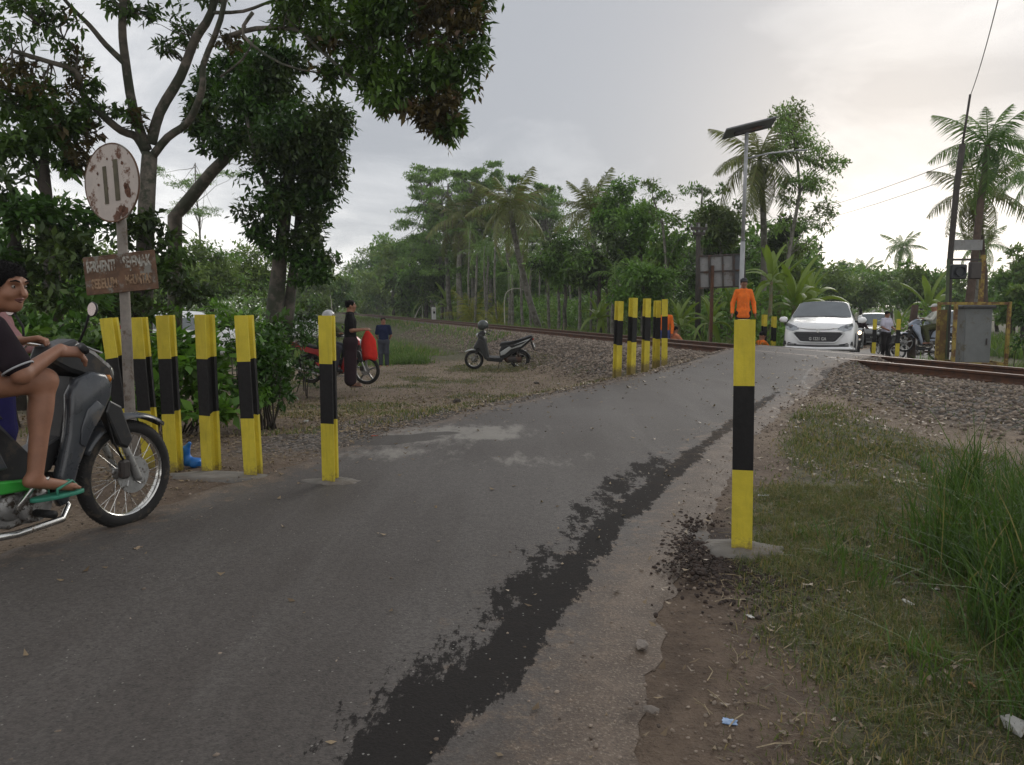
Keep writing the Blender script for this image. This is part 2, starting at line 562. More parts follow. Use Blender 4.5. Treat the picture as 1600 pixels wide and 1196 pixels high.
# where grass, gravel, pale dust and dark soil lie
def grass_amount(x, y, s, rd, rt):
    n = fbm(x, y, .8, 21)
    near = rt * (s < -2.2) * sst(.02, .5, rd + (n - .5) * .9) * (1 - sst(-4.0, -2.8, s + (n - .5) * 1.2)) * (.6 + .4 * sst(.30, .52, n + .12))
    left = (1 - rt) * (s < -1.5) * sst(1.2, 3.0, rd) * (.22 + .75 * sst(.46, .62, n)) * sst(7, 12, y)
    l2 = (1 - rt) * (s < 0) * sst(22, 27, y) * .8 * (1 - sst(-3.2, -2.2, s))
    far = (s > 2.6) * sst(2.6, 3.6, s) * sst(0, 1.2, rd) * .9
    return np.clip(near + left + l2 + far, 0, 1)
a_grass = grass_amount(GX, GY, GS, GRD, GRT)
a_grav = np.interp(GS, [-3.2, -2.0, 2.6, 3.4], [0, 1, 1, 0])
a_grav = a_grav * (1 - .95 * (GS < -.9) * sst(27, 36, GY))
a_grass = np.maximum(a_grass, .9 * (GS < -.9) * sst(27, 36, GY) * (1 - GRT))
a_grav = np.maximum(a_grav, .75 * (1 - GRT) * (GS < 0) * (1 - sst(.4, 2.2, GRD)) * sst(4, 7, GY))
a_dark = np.maximum.reduce([blob(GX, GY, (1.02, 3.62), (.33, .5)), .9 * blob(GX, GY, (1.6, 3.75), (.45, .13), -.25), .6 * blob(GX, GY, (1.55, 3.35), (.5, .18), -.5)])
a_red = np.maximum(.95 * GRT * (1 - sst(.3, 1.6, GRD)) * (1 - sst(4.5, 7.5, GY)), blob(GX, GY, (-2.3, 5.1), (1.5, .9)))
a_red = np.maximum(a_red, .7 * blob(GX, GY, (-2.2, 7.0), (1.8, 1.4)))
ground_me = quad_mesh('ground', V, Q, [], smooth=True)
for nm, arr in (('grass', a_grass), ('gravel', a_grav), ('darksoil', a_dark), ('redsoil', a_red)):
    at = ground_me.attributes.new(nm, 'FLOAT', 'POINT'); at.data.foreach_set('value', arr.ravel().astype(np.float32))

m, t, b = new_mat('earth_ground')
T = NT(t); pos = T.pos()
n_big = T.noise(.7, 5, .6, pos); n_mid = T.noise(6, 6, .7, pos); n_fine = T.noise(45, 4, .7, pos)
dirt = T.mix(T.map(n_mid, .3, .7), (.105, .073, .049), (.215, .158, .110))
dirt = T.mix(T.map(n_big, .35, .65), dirt, (.25, .19, .135))
dirt = T.mix(T.math('MULTIPLY', T.map(n_fine, .56, .70), .8), (dirt), (.36, .30, .225))
dirt = T.mix(T.math('MULTIPLY', T.map(n_fine, .46, .32), .85), dirt, (.045, .033, .024))
red = T.mix(T.map(n_mid, .3, .7), (.070, .046, .032), (.150, .105, .074))
dirt = T.mix(T.math('MULTIPLY', T.map(T.math('ADD', T.attr('redsoil'), T.math('MULTIPLY', n_mid, .5)), .45, .95), .75), dirt, red)
grassc = T.mix(T.map(n_mid, .3, .7), (.062, .055, .030), (.135, .125, .068))
gm = T.map(T.math('ADD', T.attr('grass'), T.math('MULTIPLY', T.math('SUBTRACT', n_fine, .5), 1.1)), .3, .62)
c = T.mix(gm, dirt, grassc)
vo = T.voro(26, pos, out='Color'); vd = T.voro(26, pos)
sep = T.n('ShaderNodeSeparateColor'); T.l(vo, sep.inputs[0])
gravc = T.mix(T.map(sep.outputs[0], 0, 1), (.10, .088, .076), (.27, .235, .205))
gravc = T.mix(T.map(vd, .42, .62), gravc, (.045, .037, .03))
gvm = T.map(T.math('ADD', T.attr('gravel'), T.math('MULTIPLY', T.math('SUBTRACT', n_mid, .5), 1.0)), .45, .75)
c = T.mix(gvm, c, gravc)
dkm = T.map(T.math('ADD', T.attr('darksoil'), T.math('MULTIPLY', T.math('SUBTRACT', n_mid, .5), .9)), .35, .62)
c = T.mix(dkm, c, T.mix(n_fine, (.022, .015, .012), (.07, .048, .038)))
T.l(c, b.inputs['Base Color']); b.inputs['Roughness'].default_value = .85; b.inputs['Specular IOR Level'].default_value = .3
hh = T.math('ADD', T.math('MULTIPLY', n_fine, .6), T.math('MULTIPLY', n_mid, .6))
hh = T.math('ADD', hh, T.math('MULTIPLY', T.math('MULTIPLY', T.map(vd, .0, .6, 1, 0), gvm), .5))
T.bump(hh, 1.0, .045, b)
ground_me.materials.append(m)
tag(link('ground', ground_me), kind='structure')

# ------------------------------------------------------------------ road sheet with crumbling edges
NU = 64
keysr = keys
u = np.linspace(0, 1, NU)
u = np.sort(np.r_[u, .01, .02, .99, .98])
jl = (fbm(keysr, keysr * 0, 1.3, 31) - .47) * .45 + (fbm(keysr, keysr * 0, 7, 33) - .47) * .16
jr = (fbm(keysr, keysr * 0, 1.1, 41) - .47) * .40 + (fbm(keysr, keysr * 0, 7, 43) - .47) * .16
tR = (RR - RL) / np.linalg.norm(RR - RL, axis=1)[:, None]
A = RL + tR * jl[:, None]; B = RR + tR * jr[:, None]
RX = A[:, None, 0] * (1 - u)[None] + B[:, None, 0] * u[None]
RY = A[:, None, 1] * (1 - u)[None] + B[:, None, 1] * u[None]
Wd = np.linalg.norm(B - A, axis=1)[:, None]
ed = np.minimum(u[None], (1 - u[None]) * (1 - .42 * (1 - sst(6, 10, RY)))) * Wd
RZ = road_z(RX, RY) + (fbm(RX, RY, .8, 51) - .47) * .012 * sst(.1, .6, ed) - .022 * (1 - sst(0, .10, ed)) + .005
# a shallow broken hollow filled with dust at the left edge
NR = RX.shape
ri = np.arange(RX.size).reshape(NR)
Q = np.stack([ri[:-1, :-1], ri[:-1, 1:], ri[1:, 1:], ri[1:, :-1]], -1).reshape(-1, 4)
road_me = quad_mesh('road', np.c_[RX.ravel(), RY.ravel(), RZ.ravel()], Q, [], smooth=True)
def G(px, py, z=0.0):
    """ground point seen at a photo pixel"""
    u_ = (px - 800) / F; v_ = (598 - py) / F
    dy = cos(PITCH) + v_ * sin(PITCH); dz = -sin(PITCH) + v_ * cos(PITCH)
    k = (z - CAM_H) / dz
    return (u_ * k, dy * k)
wet = poly_mask(RX, RY, [G(480, 1300), G(605, 1190), G(752, 1060), G(845, 955), G(905, 880), G(965, 810), G(1030, 758), G(1090, 710), G(1150, 660, .05), G(1215, 615, .08)], [.125, .12, .11, .105, .105, .10, .10, .095, .08, .06]) * np.interp(RY, [2.2, 3.2, 5.5, 9], [1, .95, .82, .66])
wet = np.maximum(wet, .50 * poly_mask(RX, RY, [G(560, 1190), G(690, 1050), G(790, 940), G(880, 845), G(960, 765), G(1040, 715)], [.22, .22, .2, .22, .28, .3]))
pale = np.maximum.reduce([blob(RX, RY, (-.45, 7.1), (1.0, .62), .25), 1.1 * blob(RX, RY, (-.22, 6.8), (.62, .30), .1), .75 * blob(RX, RY, (-1.0, 6.0), (.85, .4), .2), .85 * blob(RX, RY, (-.85, 6.75), (1.15, .72), .25), .55 * blob(RX, RY, (0.1, 5.7), (.9, .5), .2)])
damp = np.maximum(1.15 * blob(RX, RY, (-1.10, 6.62), (.60, .30), .30), 1.0 * blob(RX, RY, (-.68, 6.95), (.32, .13), .3))
damp = np.maximum(damp, .8 * blob(RX, RY, (1.0, 3.6), (.22, .55), .1))
track_l = poly_mask(RX, RY, [(2.6, 6.6), (3.3, 8.3), (4.0, 10.5), (4.7, 12.0)], [.03, .025, .03, .03])
for nm, arr in (('edge', ed + 0 * RX), ('wet', wet), ('pale', pale), ('damp', damp), ('scratch', track_l)):
    at = road_me.attributes.new(nm, 'FLOAT', 'POINT'); at.data.foreach_set('value', arr.ravel().astype(np.float32))
m, t, b = new_mat('worn_asphalt')
T = NT(t); pos = T.pos()
mp = T.n('ShaderNodeMapping'); T.l(pos, mp.inputs[0]); mp.inputs['Rotation'].default_value = (0, 0, radians(28)); mp.inputs['Scale'].default_value = (1.0, .32, 1)
nstreak = T.noise(1.5, 6, .65, mp.outputs[0]); n_mid = T.noise(4.5, 8, .75, pos); n_fine = T.noise(110, 3, .7, pos); n_big = T.noise(.35, 3, .5, pos)
asp = T.mix(T.map(nstreak, .3, .7), (.062, .051, .044), (.098, .085, .076))
asp = T.mix(T.map(n_big, .4, .65), asp, (.112, .100, .091))
mp2 = T.n('ShaderNodeMapping'); T.l(pos, mp2.inputs[0]); mp2.inputs['Rotation'].default_value = (0, 0, radians(30)); mp2.inputs['Scale'].default_value = (1.0, .10, 1)
asp = T.mix(T.math('MULTIPLY', T.map(T.noise(2.6, 4, .6, mp2.outputs[0]), .48, .66), .55), asp, (.128, .116, .105))
asp = T.mix(T.math('MULTIPLY', T.map(T.noise(14, 6, .8, pos), .55, .72), .5), asp, (.045, .038, .034))
asp = T.mix(T.math('MULTIPLY', T.map(T.noise(62, 4, .8, pos), .40, .60), .8), T.mix(.55, asp, (.022, .018, .016)), asp)
vsp = T.voro(70, pos, out='Color'); sp = T.n('ShaderNodeSeparateColor'); T.l(vsp, sp.inputs[0])
vsd = T.voro(70, pos)
speck = T.math('MULTIPLY', T.math('GREATER_THAN', sp.outputs[0], .93), T.math('LESS_THAN', vsd, .24))
speck2 = T.math('MULTIPLY', T.math('LESS_THAN', sp.outputs[1], .12), T.math('LESS_THAN', vsd, .38))
asp = T.mix(T.math('MULTIPLY', speck, T.map(n_mid, .45, .6, .15, .8)), asp, (.30, .28, .25))
asp = T.mix(T.math('MULTIPLY', speck2, .7), asp, (.03, .026, .024))
# fresh black binder strip, broken outline
wm = T.math('ADD', T.attr('wet'), T.math('ADD', T.math('MULTIPLY', T.math('SUBTRACT', T.noise(4, 8, .8, mp.outputs[0]), .5), 1.9), T.math('MULTIPLY', T.math('SUBTRACT', T.noise(26, 5, .7, pos), .5), .5)))
wm = T.map(wm, .40, .50)
blk = T.mix(n_fine, (.013, .012, .012), (.036, .033, .031)); blk = T.mix(T.math('MULTIPLY', speck, .7), blk, (.30, .29, .27))
c = T.mix(0.0, asp, blk)
# isolated dark blots
bl = T.math('MULTIPLY', T.map(T.noise(5.5, 7, .75, mp.outputs[0]), .655, .70), T.map(n_big, .45, .6))
c = T.mix(T.math('MULTIPLY', bl, .75), c, (.035, .031, .029))
cr = T.map(T.voro(1.15, T.n('ShaderNodeMixRGB').outputs[0] if False else pos, 'DISTANCE_TO_EDGE'), .0, .012, 1, 0)
c = T.mix(T.math('MULTIPLY', T.math('MULTIPLY', cr, T.map(n_mid, .5, .62)), .5), c, (.03, .026, .024))
em = T.math('ADD', T.map(T.attr('edge'), .0, .75, .62, .0, smooth=False), T.math('MULTIPLY', T.math('SUBTRACT', T.noise(9, 8, .75, pos), .5), 1.5))
em = T.map(em, .34, .62)
em = T.math('MAXIMUM', em, T.map(T.math('ADD', T.attr('edge'), T.math('MULTIPLY', T.math('SUBTRACT', n_mid, .5), .35)), .06, .26, 1, 0))
edc = T.mix(T.map(n_mid, .3, .7), (.070, .048, .034), (.150, .108, .077))
edc = T.mix(T.math('MULTIPLY', T.map(n_fine, .54, .68), .7), edc, (.30, .25, .19)); edc = T.mix(T.math('MULTIPLY', T.map(n_fine, .46, .32), .8), edc, (.04, .03, .022))
c = T.mix(T.math('MULTIPLY', em, .92), c, edc)
pm = T.map(T.math('ADD', T.attr('pale'), T.math('MULTIPLY', T.math('SUBTRACT', T.noise(5, 8, .8, mp.outputs[0]), .5), 2.6)), .42, 1.05)
c = T.mix(T.math('MULTIPLY', pm, .8), c, T.mix(n_mid, (.17, .155, .135), (.31, .29, .255)))
dm = T.map(T.math('ADD', T.attr('damp'), T.math('MULTIPLY', T.math('SUBTRACT', n_mid, .5), 1.0)), .42, .58)
c = T.mix(T.math('MULTIPLY', dm, .85), c, T.mix(n_fine, (.018, .014, .011), (.052, .043, .036)))
c = T.mix(T.math('MULTIPLY', T.map(T.attr('scratch'), .3, .7), T.math('MULTIPLY', T.map(n_mid, .4, .55), .5)), c, (.26, .25, .235))
spy = T.n('ShaderNodeSeparateXYZ'); T.l(pos, spy.inputs[0])
c = T.mix(T.math('MULTIPLY', wm, T.map(spy.outputs[1], 3.4, 8.5, .96, .38)), c, blk)
T.l(c, b.inputs['Base Color'])
T.l(T.mix(wm, (.72, .72, .72), (.92, .92, .92)), b.inputs['Roughness'])
T.l(T.map(wm, 0, 1, .42, .08), b.inputs['Specular IOR Level'])
hh = T.math('ADD', T.math('MULTIPLY', n_fine, .7), T.math('MULTIPLY', n_mid, .5))
hh = T.math('ADD', hh, T.math('MULTIPLY', T.map(T.voro(95, pos), 0, .6, 1, 0), .18))
T.bump(hh, .42, .012, b)
road_me.materials.append(m)
tag(link('road', road_me), kind='structure')

# ------------------------------------------------------------------ railway
rust = mat('rusty_steel', (.075, .038, .024), .75, .3, .35, 9, .3, 80, dirt=(.12, .055, .03), dirt_amt=.5, dirt_scale=5)
railhead = mat('worn_rail_head', (.16, .11, .085), .45, .6, .2, 9)
conc = mat('concrete', (.24, .225, .20), .9, 0, .2, 8, .4, 50, dirt=(.13, .11, .09), dirt_amt=.4)
def rail_profile(h=.142, foot=.114, head=.068):
    f = foot / 2; q = head / 2
    r = [(-f, 0), (f, 0), (f, .012), (.018, .028), (.008, .045), (.008, h - .045), (q, h - .034), (q, h - .006), (q - .008, h), (-q + .008, h), (-q, h - .006), (-q, h - .034), (-.008, h - .045), (-.008, .045), (-.018, .028), (-f, .012)]
    return r
track = thing('railway_track', None, None, (0, 0, 0), kind='structure')
for s0 in (0.0, 1.067):
    mb = MB()
    prof = rail_profile()
    qs = [-14, 0, 8, 16, 24, 36, 60, 140]
    vs = []; fs = []
    for q_ in qs:
        o = rail_pt(s0, q_, .158)
        for a_, h_ in prof: vs.append(o + RAIL_N * a_ + Vector((0, 0, h_)))
    n_ = len(prof)
    for i in range(len(qs) - 1):
        for k in range(n_):
            k2 = (k + 1) % n_
            fs.append([i * n_ + k2, i * n_ + k, (i + 1) * n_ + k, (i + 1) * n_ + k2])
            mb.cur = 1 if k in (8, ) else 0
    mb.add(vs, fs)
    mb.m = [1 if (i % n_) in (7, 8, 9) else 0 for i in range(len(fs))]
    mb.build('rail', [rust, railhead], track)
sl = MB(); sl.box((0, 0, 0), (2.0, .22, .13), bev=.02); sl_me = sl.mesh('sleeper', conc)
cl = MB(); cl.box((0, 0, 0), (.10, .12, .05), bev=.01); cl_me = cl.mesh('rail_clip', rust)
q_ = 4.0
ra = math.atan2(RAIL_D.y, RAIL_D.x) - pi / 2
while q_ < 60:
    c_ = rail_pt(.5335, q_, .098)
    if road_dist(np.array([c_.x]), np.array([c_.y]))[0] > 1.3:
        so = link('sleeper', sl_me, track, c_, (0, 0, ra))
        if q_ < 18:
            for dx in (-.62, -.44, .44, .62):
                link('rail_clip', cl_me, so, (dx, 0, .075))
    q_ += .6
# tarred infill kerb where the rails meet the road
# ------------------------------------------------------------------ ballast stones
ICO_V = np.array([(0, 0, 1), (.894, 0, .447), (.276, .851, .447), (-.724, .526, .447), (-.724, -.526, .447), (.276, -.851, .447), (.724, .526, -.447), (-.276, .851, -.447), (-.894, 0, -.447), (-.276, -.851, -.447), (.724, -.526, -.447), (0, 0, -1)])
ICO_F = np.array([(0, 1, 2), (0, 2, 3), (0, 3, 4), (0, 4, 5), (0, 5, 1), (1, 6, 2), (2, 7, 3), (3, 8, 4), (4, 9, 5), (5, 10, 1), (6, 7, 2), (7, 8, 3), (8, 9, 4), (9, 10, 5), (10, 6, 1), (11, 7, 6), (11, 8, 7), (11, 9, 8), (11, 10, 9), (11, 6, 10)])
def stones(xy, z, size, seed=1, flat=.7):
    r = np.random.default_rng(seed); n = len(xy)
    J = ICO_V[None] * (1 + (r.random((n, 12, 1)) - .5) * .5)
    S = size[:, None] * np.c_[r.uniform(.75, 1.3, n), r.uniform(.7, 1.1, n), r.uniform(.5, .9, n) * flat / .7]
    J = J * S[:, None, :]
    a = r.uniform(0, 2 * pi, n); tl = r.normal(0, .35, n)
    y2 = J[:, :, 1] * np.cos(tl)[:, None] - J[:, :, 2] * np.sin(tl)[:, None]; z2 = J[:, :, 1] * np.sin(tl)[:, None] + J[:, :, 2] * np.cos(tl)[:, None]
    x3 = J[:, :, 0] * np.cos(a)[:, None] - y2 * np.sin(a)[:, None]; y3 = J[:, :, 0] * np.sin(a)[:, None] + y2 * np.cos(a)[:, None]
    V = np.stack([x3 + xy[:, 0:1], y3 + xy[:, 1:2], z2 + (z + size * .15)[:, None]], -1).reshape(-1, 3)
    Fc = (ICO_F[None] + (np.arange(n) * 12)[:, None, None]).reshape(-1, 3)
    return V, Fc
m, t, b = new_mat('ballast_stone'); T = NT(t)
g = T.n('ShaderNodeNewGeometry')
c = T.mix(g.outputs['Random Per Island'], (.085, .068, .055), (.36, .295, .235))
c = T.mix(T.map(T.noise(30, 4, .7, g.outputs['Position']), .4, .65), c, T.mix(.45, c, (.10, .065, .045)))
T.l(c, b.inputs['Base Color']); b.inputs['Roughness'].default_value = .9; b.inputs['Specular IOR Level'].default_value = .25
stone_m = m
def scatter_band(n, s0, s1, q0, q1, seed, power=1.0):
    r = np.random.default_rng(seed)
    s = r.uniform(s0, s1, n); q = q0 + (q1 - q0) * r.random(n) ** power
    x = 9.4 + .9578 * s - .2873 * q; y = .2873 * s + .9578 * q
    return x, y, s, r
x, y, s, r = scatter_band(62000, -2.9, 2.5, 2.5, 46, 5, 1.5)
rd = road_dist(x, y)
keep = (rd > .06) & (r.random(len(x)) < np.interp(s, [-2.9, -2.0, 2.2, 2.5], [.25, 1, 1, .4])) & ~((np.abs(s) < .06) | (np.abs(s - 1.067) < .06))
x, y = x[keep], y[keep]
zz_ = ground_z(x, y)
sz = np.random.default_rng(6).uniform(.016, .036, len(x)) * np.clip(y / 14, .85, 1.25)
Vs, Fs = stones(np.c_[x, y], zz_, sz, 7)
tag(link('ballast', quad_mesh('ballast', Vs, Fs, stone_m, n=3)), kind='stuff')

# loose pebbles, crumbs and grit on the verges and road edge
r = np.random.default_rng(17)
n = 60000
x = r.uniform(-5.5, 7, n); y = 1.6 + 14 * r.random(n) ** 1.4
rd = road_dist(x, y); rt = side_right(x, y); s = s_of(x, y)
pr = np.where(rd > 0, np.exp(-rd / 1.4) * np.where(rt > 0, .75, .8), np.exp(rd / .22) * .5)
pr = pr * np.where(s > -2.5, 0, 1)
pr = np.maximum(pr, .9 * blob(x, y, (1.0, 3.6), (.3, .5)))
pr = np.maximum(pr, .012)
keep = r.random(n) < pr
x, y, rd = x[keep], y[keep], rd[keep]
zz_ = np.where(rd < 0, road_z(x, y) + .004, ground_z(x, y))
sz = r.uniform(.003, .011, len(x)) * np.clip(y / 6, .8, 2.0)
Vs, Fs = stones(np.c_[x, y], zz_, sz, 8)
tag(link('loose_gravel', quad_mesh('loose_gravel', Vs, Fs, stone_m, n=3)), kind='stuff')

r = np.random.default_rng(19); n = 3600
x = np.r_[r.normal(.98, .16, n), r.normal(1.62, .30, n // 3)]; y = np.r_[r.normal(3.5, .28, n), r.normal(3.55, .10, n // 3)]
k = (road_dist(x, y) > -.25) & (np.hypot(x - 1.13, y - 3.8) > .2); x, y = x[k], y[k]
Vs, Fs = stones(np.c_[x, y], np.maximum(ground_z(x, y), np.where(road_dist(x, y) < 0, road_z(x, y), -9)), r.uniform(.003, .013, len(x)) * (r.random(len(x)) ** 1.5 + .4), 12)
tag(link('dug_soil', quad_mesh('dug_soil', Vs, Fs, mat('dug_soil', (.040, .027, .021), .95, 0, .5, 30, .6, 60), n=3)), kind='stuff')

# ------------------------------------------------------------------ grass
def blades(x, y, z, h, wd, seed, lean=.5, segs=2):
    r = np.random.default_rng(seed); n = len(x)
    a = r.uniform(0, 2 * pi, n); la = r.uniform(0, 2 * pi, n); le = np.abs(r.normal(0, lean, n))
    wx = np.cos(a) * wd / 2; wy = np.sin(a) * wd / 2
    L = segs + 1
    V = np.zeros((n, L * 2, 3))
    for i in range(L):
        t = i / segs
        off = le * h * t ** 1.8
        px = x + np.cos(la) * off; py = y + np.sin(la) * off; pz = z + h * t * (1 - .25 * le * t)
        k = (1 - t) ** .7 if i < segs else .06
        V[:, 2 * i] = np.c_[px - wx * k, py - wy * k, pz]; V[:, 2 * i + 1] = np.c_[px + wx * k, py + wy * k, pz]
    base = (np.arange(n) * L * 2)[:, None]
    Qs = [base + np.array([[2 * i, 2 * i + 1, 2 * i + 3, 2 * i + 2]]) for i in range(segs)]
    Q = np.stack(Qs, 1).reshape(-1, 4)
    return V.reshape(-1, 3), Q
short_g = leaf_mat('short_grass', (.050, .068, .022), (.145, .172, .062), .3, .9, dead=(.24, .19, .10), dead_amt=.32)
long_g = leaf_mat('long_grass', (.030, .062, .014), (.085, .150, .035), .35, 1.2, dead=(.20, .17, .09), dead_amt=.06)
r = np.random.default_rng(23)
n = 420000
x = r.uniform(.3, 9.5, n); y = 1.35 + 11 * r.random(n) ** 1.5
rd = road_dist(x, y); s = s_of(x, y); rt = side_right(x, y)
ga = grass_amount(x, y, s, rd, rt)
keep = (rd > .12) & (r.random(n) < ga * (.35 + .65 * sst(.40, .55, fbm(x, y, 3.0, 77))) + .02)
x, y = x[keep], y[keep]
h = r.uniform(.012, .05, len(x)) * (.6 + 1.1 * fbm(x, y, 1.2, 78)); wd = r.uniform(.003, .007, len(x)) * np.clip(y / 3.5, 1, 2.5)
V1, Q1 = blades(x, y, ground_z(x, y) - .003, h, wd, 3, .9)
n = 210000; x = r.uniform(.45, 3.0, n); y = 1.25 + 3.6 * r.random(n) ** .85
rd = road_dist(x, y); ga = grass_amount(x, y, s_of(x, y), rd, side_right(x, y)); cl_ = fbm(x, y, 4.5, 79)
k = (rd > .10) & (r.random(n) < ga * (.25 + .75 * sst(.38, .56, cl_)) + .03); x, y, cl_ = x[k], y[k], cl_[k]
V2_, Q2_ = blades(x, y, ground_z(x, y) - .002, r.uniform(.010, .040, len(x)) * (.5 + 1.3 * cl_), r.uniform(.0022, .0048, len(x)), 5, 1.3)
V1, Q1 = (np.concatenate([V1, V2_]), np.concatenate([Q1, Q2_ + len(V1)]))
tag(link('short_grass', quad_mesh('short_grass', V1, Q1, short_g)), kind='stuff')

def grass_patch(name, n, cx, cy, rx, ry, h0, h1, w0, w1, seed, mt=long_g, lean=.45, clump=5, segs=4):
    r = np.random.default_rng(seed)
    nt = max(1, n // 14)
    a = r.uniform(0, 2 * pi, nt); q = np.sqrt(r.random(nt))
    tx = cx + np.cos(a) * q * rx; ty = cy + np.sin(a) * q * ry
    k = r.integers(0, nt, n)
    x = tx[k] + r.normal(0, .05 * clump / 5, n); y = ty[k] + r.normal(0, .05 * clump / 5, n)
    kk = road_dist(x, y) > .05
    x, y, k = x[kk], y[kk], k[kk]
    hs = r.uniform(h0, h1, nt)[k] * r.uniform(.6, 1.1, len(x))
    wd = r.uniform(w0, w1, len(x))
    V1, Q1 = blades(x, y, ground_z(x, y) - .01, hs, wd, seed + 1, lean, segs)
    return V1, Q1
def merge(parts, n=4):
    Vs = []; Qs = []; o = 0
    for v, q in parts:
        Vs.append(v); Qs.append(q + o); o += len(v)
    return np.concatenate(Vs), np.concatenate(Qs)
pp = [grass_patch('', 900, 1.98, 2.5, .34, .45, .18, .46, .005, .011, 21, lean=.7), grass_patch('', 500, 1.72, 2.0, .25, .3, .12, .34, .004, .009, 22, lean=.8), grass_patch('', 900, 2.35, 3.4, .4, .7, .2, .5, .006, .012, 23, lean=.7),
      grass_patch('', 1300, 2.6, 3.15, .66, .9, .18, .62, .006, .014, 1, lean=.75),
      grass_patch('', 700, 3.15, 4.5, .5, .8, .2, .62, .007, .015, 2, lean=.6),
      grass_patch('', 500, 1.75, 2.35, .45, .45, .08, .26, .004, .008, 3, lean=.9),
      grass_patch('', 500, 1.9, 3.5, .5, .6, .06, .2, .005, .010, 4, lean=.9),
      grass_patch('', 500, 3.6, 4.6, .8, 1.5, .08, .3, .008, .014, 6, lean=.8)]
Vm, Qm = merge(pp)
tag(link('tall_verge_grass', quad_mesh('tall_verge_grass', Vm, Qm, long_g)), kind='stuff')
# far strips of grass along the track and by the scrub
r = np.random.default_rng(29)
def strip(n, s0, s1, q0, q1, h0, h1, wd, seed, pw=1.4):
    x, y, s, r = scatter_band(n, s0, s1, q0, q1, seed, pw)
    k = road_dist(x, y) > .3
    x, y = x[k], y[k]
    f = .4 + 1.2 * fbm(x, y, .6, seed)
    return blades(x, y, ground_z(x, y) - .02, r.uniform(h0, h1, len(x)) * f, wd * np.clip(y / 18, .8, 2.5) * r.uniform(.7, 1.3, len(x)), seed, .5, 3)
Vm, Qm = merge([strip(26000, 2.4, 5.5, 14.5, 95, .10, .34, .022, 61), strip(6000, 3.2, 8, 5, 13.5, .2, .6, .022, 62), strip(16000, -9, -1.0, 29, 95, .06, .26, .022, 65), strip(30000, 4.5, 16, 1, 16, .2, .6, .03, 63, 1.0), strip(26000, 16, 45, -4, 34, .3, .8, .07, 64, 1.0)])
tag(link('trackside_grass', quad_mesh('trackside_grass', Vm, Qm, leaf_mat('trackside_grass', (.055, .095, .022), (.15, .235, .06), .35, .5, dead=(.26, .22, .12), dead_amt=.12))), kind='stuff')
pp = [grass_patch('', 600, -3.05, 23.0, .5, .7, .12, .62, .018, .03, 11, lean=.9, clump=16),
      grass_patch('', 5000, -7.0, 27.0, 3.6, 5.0, .08, .34, .02, .04, 12, lean=.7, clump=40),
      grass_patch('', 900, -4.4, 22.6, 1.0, .8, .08, .3, .015, .03, 13, lean=.7, clump=20)]
Vm, Qm = merge(pp)
tag(link('scrub_grass', quad_mesh('scrub_grass', Vm, Qm, leaf_mat('scrub_grass', (.05, .09, .02), (.13, .21, .05), .35, .5))), kind='stuff')
# sparse weeds on the left yard
r = np.random.default_rng(31); n = 90000
x = r.uniform(-5, 4, n); y = r.uniform(7, 25, n)
rd = road_dist(x, y); s = s_of(x, y)
k = (rd > .25) & (s < -2.0) & (side_right(x, y) < 1) & (r.random(n) < .12 + .9 * sst(.48, .6, fbm(x, y, .8, 21)))
x, y = x[k], y[k]
V1, Q1 = blades(x, y, ground_z(x, y) - .003, r.uniform(.02, .07, len(x)), r.uniform(.008, .018, len(x)), 9, .9)
tag(link('yard_weeds', quad_mesh('yard_weeds', V1, Q1, short_g)), kind='stuff')

# dry leaf litter
def flakes(x, y, z, sz, seed):
    r = np.random.default_rng(seed); n = len(x)
    a = r.uniform(0, 2 * pi, n); L = sz; Wd_ = sz * r.uniform(.3, .6, n)
    tz = r.uniform(-.25, .6, n) * sz; cu = r.uniform(.05, .35, n) * sz
    dx, dy = np.cos(a), np.sin(a)
    p0 = np.c_[x - dx * L / 2, y - dy * L / 2, z + .004 + cu]; p2 = np.c_[x + dx * L / 2, y + dy * L / 2, z + .004 + np.maximum(tz, 0)]
    p1 = np.c_[x - dy * Wd_ / 2, y + dx * Wd_ / 2, z + .003 + cu * .5]; p3 = np.c_[x + dy * Wd_ / 2, y - dx * Wd_ / 2, z + .003]
    return np.stack([p0, p1, p2, p3], 1).reshape(-1, 3), np.arange(n * 4).reshape(n, 4)
r = np.random.default_rng(37); n = 90000
x = r.uniform(-6, 6, n); y = 1.3 + 13 * r.random(n) ** 1.2
rd = road_dist(x, y); rt = side_right(x, y); s = s_of(x, y)
f = fbm(x, y, 1.4, 91)
pr = np.where(rt > 0, .05 + .16 * sst(.45, .6, f), .10 + .55 * sst(.40, .6, f)) * (rd > .05) * (s < -1.2) + .004 * (rd < 0) + .10 * (rd < 0) * np.exp(rd / .3)
keep = r.random(n) < pr
x, y, rd = x[keep], y[keep], rd[keep]
z_ = np.where(rd < 0, road_z(x, y) + .006, ground_z(x, y))
Vf, Qf = flakes(x, y, z_, r.uniform(.012, .055, len(x)) * np.clip(y / 6, .8, 1.6), 4)
n = 60000; x = r.uniform(-7, 4, n); y = r.uniform(7, 24, n); s = s_of(x, y); rd = road_dist(x, y)
k = (rd > .1) & (s < -1.6) & (side_right(x, y) < 1) & (r.random(n) < .12 + .6 * sst(.42, .6, fbm(x, y, .9, 92)))
x, y = x[k], y[k]; V2_, Q2_ = flakes(x, y, ground_z(x, y), r.uniform(.02, .065, len(x)), 5)
Vf, Qf = merge([(Vf, Qf), (V2_, Q2_)])
tag(link('leaf_litter', quad_mesh('leaf_litter', Vf, Qf, leaf_mat('dry_leaf', (.09, .058, .032), (.30, .225, .135), .1, 4))), kind='stuff')
